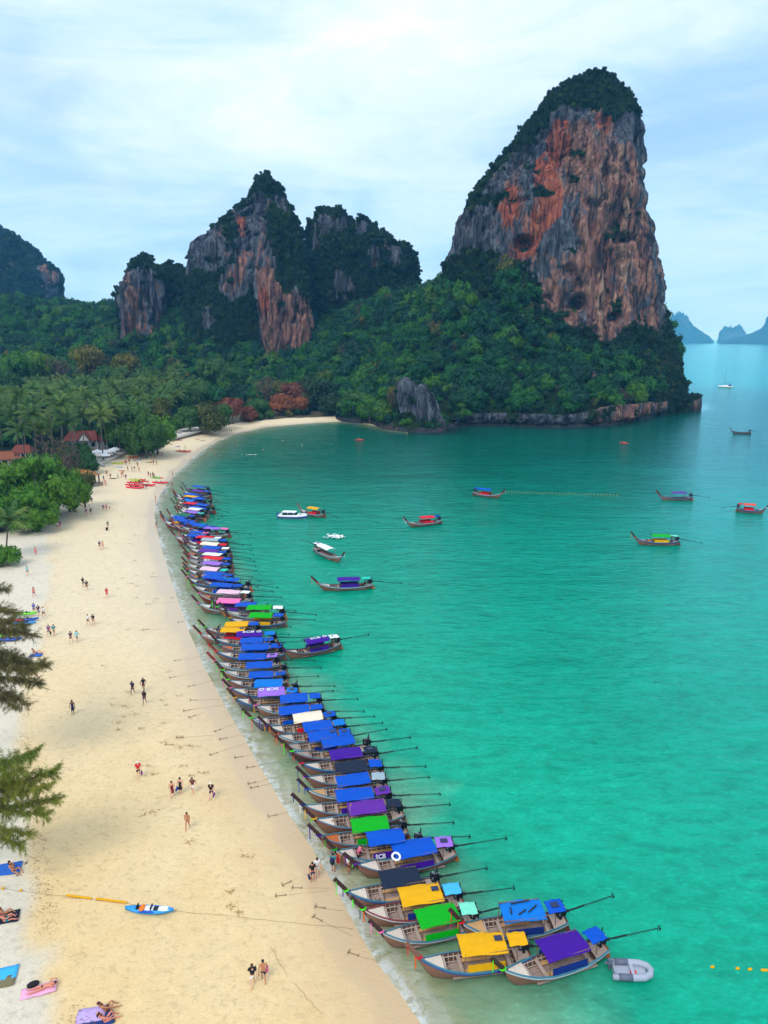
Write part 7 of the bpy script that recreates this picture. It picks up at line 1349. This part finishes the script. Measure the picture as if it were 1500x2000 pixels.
TW_WHERE = ['beside the sea wall end', 'nearest the trees of the near clump', 'against the sea wall', 'next to a dark blue towel', 'left of the kayaks, beyond the strollers', 'near a red towel by strollers', 'in the thick of strollers', 'between sea wall and strollers', 'right of the strollers', 'in front of the shade tree', 'below the bend terrace, with a sunbather', 'tucked at the terrace wall', 'against the terrace wall with a sunbather', 'beyond the shade tree', 'left among the strollers', 'furthest along the bend', 'furthest but one along the bend', 'at the foot of the terrace', 'beside three dark dressed people', 'close under the sea wall']
for i, (u, v, mt, pp) in enumerate(((182, 932, 'pink', 0), (180, 938, 'white', 1), (200, 911, 'darkblue', 0), (205, 909, 'white', 0), (243, 903, 'red', 0), (262, 901, 'white', 1), (238, 920, 'red', 0), (233, 913, 'aqua', 0), (270, 898, 'blue', 0), (276, 890, 'red', 0), (345, 873, 'lilac', 1), (333, 868, 'red', 0), (350, 860, 'red', 1), (295, 890, 'red', 0), (220, 935, 'navy', 0), (385, 858, 'red', 0), (395, 861, 'patterned', 0), (328, 866, 'navy', 1), (290, 903, 'patterned', 0), (212, 908, 'white', 0))):
    towel(u, v, random.uniform(-.3, .3), 1.9, .9, TOWEL[mt], ('%s towel spread on the far sand %s' % (mt, TW_WHERE[i])))
    if pp: g = ground_hit(u, v); person((g.x, g.y, g.z + .04), random.uniform(0, 6), 'lie', 'navy', '-navy', 'sunbather lying on the %s towel %s' % (mt, TW_WHERE[i]), skin=i % 4, bra=i % 2 == 0)

# ropes, anchors, floats, foam ---------------------------------------
def rope(name, pts, label, r=.02, mat=ROPE, cat='rope', sag=.0):
    return tagged(link(name, MB().tube([tuple(p) for p in pts], r, 4).mesh(name, [mat], True)), label, cat)
def along(pts, n=10, wob=.12, up=.03):
    P = [ground_hit(u, v) for u, v in pts]; out = []
    for a, b in zip(P[:-1], P[1:]):
        for k in range(n): q = a.lerp(b, k / n); out.append(q + Vector((random.uniform(-wob, wob), random.uniform(-wob, wob), up)))
    out.append(P[-1] + Vector((0, 0, up))); return out
fl = empty('float_line', (0, 0, 0)); tagged(fl, 'rope with yellow floats lying across the near sand', 'float line'); pts = along([(-10, 1735), (130, 1752), (250, 1766), (345, 1780), (520, 1798), (690, 1815)], 8, .05, .05); link('rope', MB().tube([tuple(p) for p in pts], .008, 4).mesh('rope', [ROPE], True), fl)
FLT = MB().ball((0, 0, 0), (.14, .08, .08), 8, 6).mesh('float', [CLOTH['yellow']], True)
fx = [(6, 1737), (41, 1741)] + [(132 + 4.4 * k, 1751 + .55 * k) for k in range(11)] + [(190 + 4.6 * k, 1757.5 + .6 * k) for k in range(13)]
for u, v in fx: link('float', FLT, fl, ground_hit(u, v) + Vector((0, 0, .10)), (0, 0, -.3))
for u0, v0, u1, v1, lab in ((1290, 1883, 1500, 1896, 'near line of yellow buoys running off to the right edge'),):
    bl = empty('buoy_line', (0, 0, 0)); tagged(bl, lab, 'buoy line'); A_, B_ = Vector(PZ(u0, v0)), Vector(PZ(u1, v1)); link('rope', MB().tube([tuple(A_.lerp(B_, t) + Vector((0, .12 * math.sin(9 * t), -.02))) for t in np.linspace(0, 1.2, 14)], .018, 4).mesh('rope', [ROPE]), bl)
    for u in (1392, 1441, 1465, 1490, 1496): t = (u - u0) / (u1 - u0); link('buoy', FLT, bl, A_.lerp(B_, t) + Vector((0, 0, .03)), (0, 0, .2), ).scale = (1.2, 1.2, 1.2)
bl = empty('buoy_line', (0, 0, 0)); tagged(bl, 'long dotted line of small buoys on the dark water', 'buoy line'); A_, B_ = Vector(PZ(988, 961)), Vector(PZ(1205, 967))
for k in range(36): link('buoy', FLT, bl, A_.lerp(B_, k / 35) + Vector((0, .4 * math.sin(k), .02)))
ANCH = [((588, 1350), 'iron'), ]
an_m = MB().tube([(-.65, 0, .10), (.65, 0, .05)], .03, 5).tube([(-.50, -.38, .22), (-.58, 0, .06), (-.48, .38, .22)], .028, 5).tube([(.55, -.22, .06), (.55, .22, .06)], .018, 4).tube([(-.38, 0, .1), (-.5, .05, .34)], .025, 4).mesh('anchor', [plain('rusty_iron', S(112, 86, 66), .9, .4)])
AN = [(337, 1323, 440, 1303), (374, 1340, 436, 1325), (378, 1368, 440, 1366), (365, 1388, 450, 1375), (351, 1441, 420, 1436), (425, 1427, 470, 1410), (436, 1443, 500, 1430), (417, 1473, 520, 1440), (466, 1479, 520, 1470), (489, 1499, 545, 1490), (492, 1530, 560, 1515), (497, 1538, 560, 1525), (532, 1594, 600, 1580), (560, 1726, 610, 1703), (548, 1750, 640, 1740), (625, 1773, 670, 1780), (580, 1735, 645, 1735), (690, 1864, 740, 1880), (375, 1400, 400, 1392), (330, 1455, 395, 1458), (346, 1290, 400, 1282), (290, 1180, 340, 1176), (300, 1127, 345, 1124), (285, 1230, 330, 1228), (352, 1215, 380, 1210), (620, 1795, 690, 1830)]
for i, (u, v, u1, v1) in enumerate(AN):
    g = ground_hit(u, v); h = ground_hit(u1, v1); a = empty('anchor', g, math.atan2(h.y - g.y, h.x - g.x) ); jb = min(range(len(BOATS)), key=lambda j: (BOATS[j][0] - u1) ** 2 + 4 * (BOATS[j][1] + 25 - v1) ** 2); ATT = globals().setdefault('ATT_', {}); ATT[jb] = ATT.get(jb, 0) + 1
    tagged(a, '%sanchor with rope towards the %s' % (('rusty ', 'second rusty ', 'third rusty ', 'fourth rusty ')[ATT[jb] - 1], ' '.join(BOATS[jb][6]['label'].replace(',', '').split()[:9])), 'anchor', 'boat anchors on the sand'); a.scale = (.65, .65, .65)
    link('shank', an_m, a); h.z = max(h.z, .02); L = (h - g); M = Matrix.Rotation(-a.rotation_euler.z, 4, 'Z'); link('rope', MB().tube([tuple(M @ (L * (t / .65) + Vector((random.uniform(-.06, .06), random.uniform(-.06, .06), .03)))) for t in np.linspace(.05, 1.0, 8)], .011, 4).mesh('rope', [ROPE]), a)
rope('rope', along([(530, 1850), (560, 1905), (600, 1950), (640, 1995), (660, 2030)], 5, .1), 'long thin rope lying down the near sand towards the bottom edge', .008)
# leaf litter along the high tide mark, and scuffed hollows
V = []; F = []; rg = np.random.default_rng(3); nl = 2600; q = rg.random(nl) * (len(tide) - 1); ia = q.astype(int); base = tide[ia] * (1 - (q - ia))[:, None] + tide[np.minimum(ia + 1, len(tide) - 1)] * (q - ia)[:, None]
clump = fbm(np.stack([base[:, 0], base[:, 1], base[:, 0] * 0], 1), 2.2, 3, 99) > -.02; base = base[clump]; n = len(base); base = base + rg.normal(0, .45, (n, 2)) + np.array((.55, 0)); sdv = shore_sd(base[:, 0], base[:, 1]); zb = beach_z(sdv, 0, 0) + .10
L, Fq = leaf_quads(np.stack([base[:, 0], base[:, 1], zb], 1), np.tile((0, 0, 1.0), (n, 1)), .055, rg, .5, .35); tagged(link('leaf_litter', mesh_np('leaf_litter', L, Fq, [plain('dry_leaves', S(128, 84, 62), .9, .5, 3.0)], False)), kind='stuff')
SC_ = [(240, 1400), (232, 1412), (265, 1396), (316, 1368), (325, 1378), (317, 1413), (232, 1426), (276, 1424), (350, 1441), (321, 1452), (350, 1461), (375, 1458), (286, 1497), (300, 1513), (355, 1497), (370, 1516), (283, 1593), (302, 1585), (372, 1646), (482, 1672), (450, 1743), (452, 1772), (470, 1783), (245, 1380), (222, 1378), (250, 1352), (240, 1008), (285, 1008), (270, 1020), (300, 1005), (262, 1045), (255, 1062), (310, 1035), (320, 1060), (265, 1096), (300, 1120), (265, 1125), (270, 1145), (255, 1140), (305, 1170), (230, 1150), (300, 1176), (250, 1230), (275, 1232), (240, 1130), (335, 1168), (205, 1300), (330, 1312), (350, 1360), (395, 1510), (330, 1100), (265, 1168)]
V = []; n0 = 0; Fs = []
for u, v in SC_:
    g = ground_hit(u, v); k = 12; c = np.array(g)[None] + np.concatenate([rg.normal(0, 1, (k, 2)) * np.array((.28, .14)), np.full((k, 1), .10)], 1); L, Fq = leaf_quads(c, np.tile((0, 0, 1.0), (k, 1)), .11, rg, .35, .25); V.append(L); Fs.append(Fq + n0); n0 += len(L)
tagged(link('seaweed', mesh_np('seaweed', np.vstack(V), np.vstack(Fs), [plain('dry_seaweed', S(160, 122, 70), .95, .5, 4.0)], False)), kind='stuff')
# swimmers and small craft far out
def swimmer(u, v, label, kay=None):
    p = PZ(u, v, .05); r = empty('person', (p[0], p[1], -1.18), random.random() * 6); tagged(r, label, 'person', 'swimmers in the bay'); link('body', BODY['stand', 'body'], r, mats=[SKIN[random.randrange(4)]]); link('hair', BODY['stand', 'hair_short'], r, mats=[HAIR[random.randrange(3)]]); link('eyes', BODY['stand', 'eyes'], r)
for u, v, lb in ((421, 886, 'swimmer standing close to the far shore'), (413, 876, 'swimmer nearest the beach bend'), (462, 872, 'swimmer in front of the far sand'), (468, 895, 'swimmer left of the drifting foam'), (552, 861, 'swimmer furthest out before the far sand'), (514, 879, 'swimmer right of the other far ones'), (430, 890, 'swimmer with only head and shoulders showing by the shore'), (795, 846, 'swimmer beside the grey outcrop'), (590, 870, 'swimmer alone in the green water')): swimmer(u, v, lb)
for u, v, a, c, lb in ((702, 860, .1, 'red', 'tiny red kayak paddling before the outcrop'), (1219, 866, -.6, 'red', 'tiny red kayak out on the dark water right')):
    p = PZ(u, v); r = empty('kayak', (p[0], p[1], -.04), a, (1.1, 1.1, 1.1)); tagged(r, lb, 'kayak'); link('hull', KH, r, mats=[KC[c]]); link('seat_well', KS, r, (0, 0, .3))
    person((p[0], p[1], .12), a - 1.57, 'sit', 'orange', 'red', 'paddler in orange sitting in the %s' % lb.split(' paddling')[0].split(' out')[0] + (' near the outcrop' if u < 800 else ' far right'))
foamm = plain('foam_white', (.8, .86, .84), .9, .08, 2.0)
def foam_patch(u, v, rx, ry, n, label):
    p = PZ(u, v, .05); rg = np.random.default_rng(int(u)); c = np.stack([p[0] + rg.normal(0, rx * .4, n), p[1] + rg.normal(0, ry * .4, n), .22 + rg.random(n) * .05], 1); L, Fq = leaf_quads(c, np.tile((0, 0, 1.0), (n, 1)), .33, rg, .8, .06, False); tagged(link('foam', mesh_np('foam', L, Fq, [foamm], False)), kind='stuff')
foam_patch(655, 1049, 2.2, 1.7, 60, ''); foam_patch(490, 889, 2.2, 1.2, 22, '')
# lettering outlines become plain meshes
dg_ = bpy.context.evaluated_depsgraph_get(); dg_.update()
for o in [o for o in bpy.data.objects if o.type == 'FONT']:
    me = bpy.data.meshes.new_from_object(o.evaluated_get(dg_), depsgraph=dg_); n_ = bpy.data.objects.new('lettering', me); COL.objects.link(n_); n_.parent = o.parent; n_.location = o.location; n_.rotation_euler = o.rotation_euler; bpy.data.objects.remove(o)
# ------------------------------------------------------------------ the humid air over the bay
mb = MB(); mb.box((0, 9000, 127), (34000, 42000, 268))
m = bpy.data.materials.new('humid_air'); m.use_nodes = True; t = m.node_tree; t.nodes.clear(); o = N(t, 'ShaderNodeOutputMaterial')
pv = N(t, 'ShaderNodeVolumePrincipled'); pv.inputs['Color'].default_value = (0.14, 0.52, 1.0, 1); pv.inputs['Absorption Color'].default_value = (1, 1, 1, 1); pv.inputs['Density'].default_value = 1.25e-4; pv.inputs['Anisotropy'].default_value = 0.0
lk(t, pv.outputs[0], o.inputs['Volume'])
tagged(link('haze', mb.mesh('haze', [m])), kind='stuff')
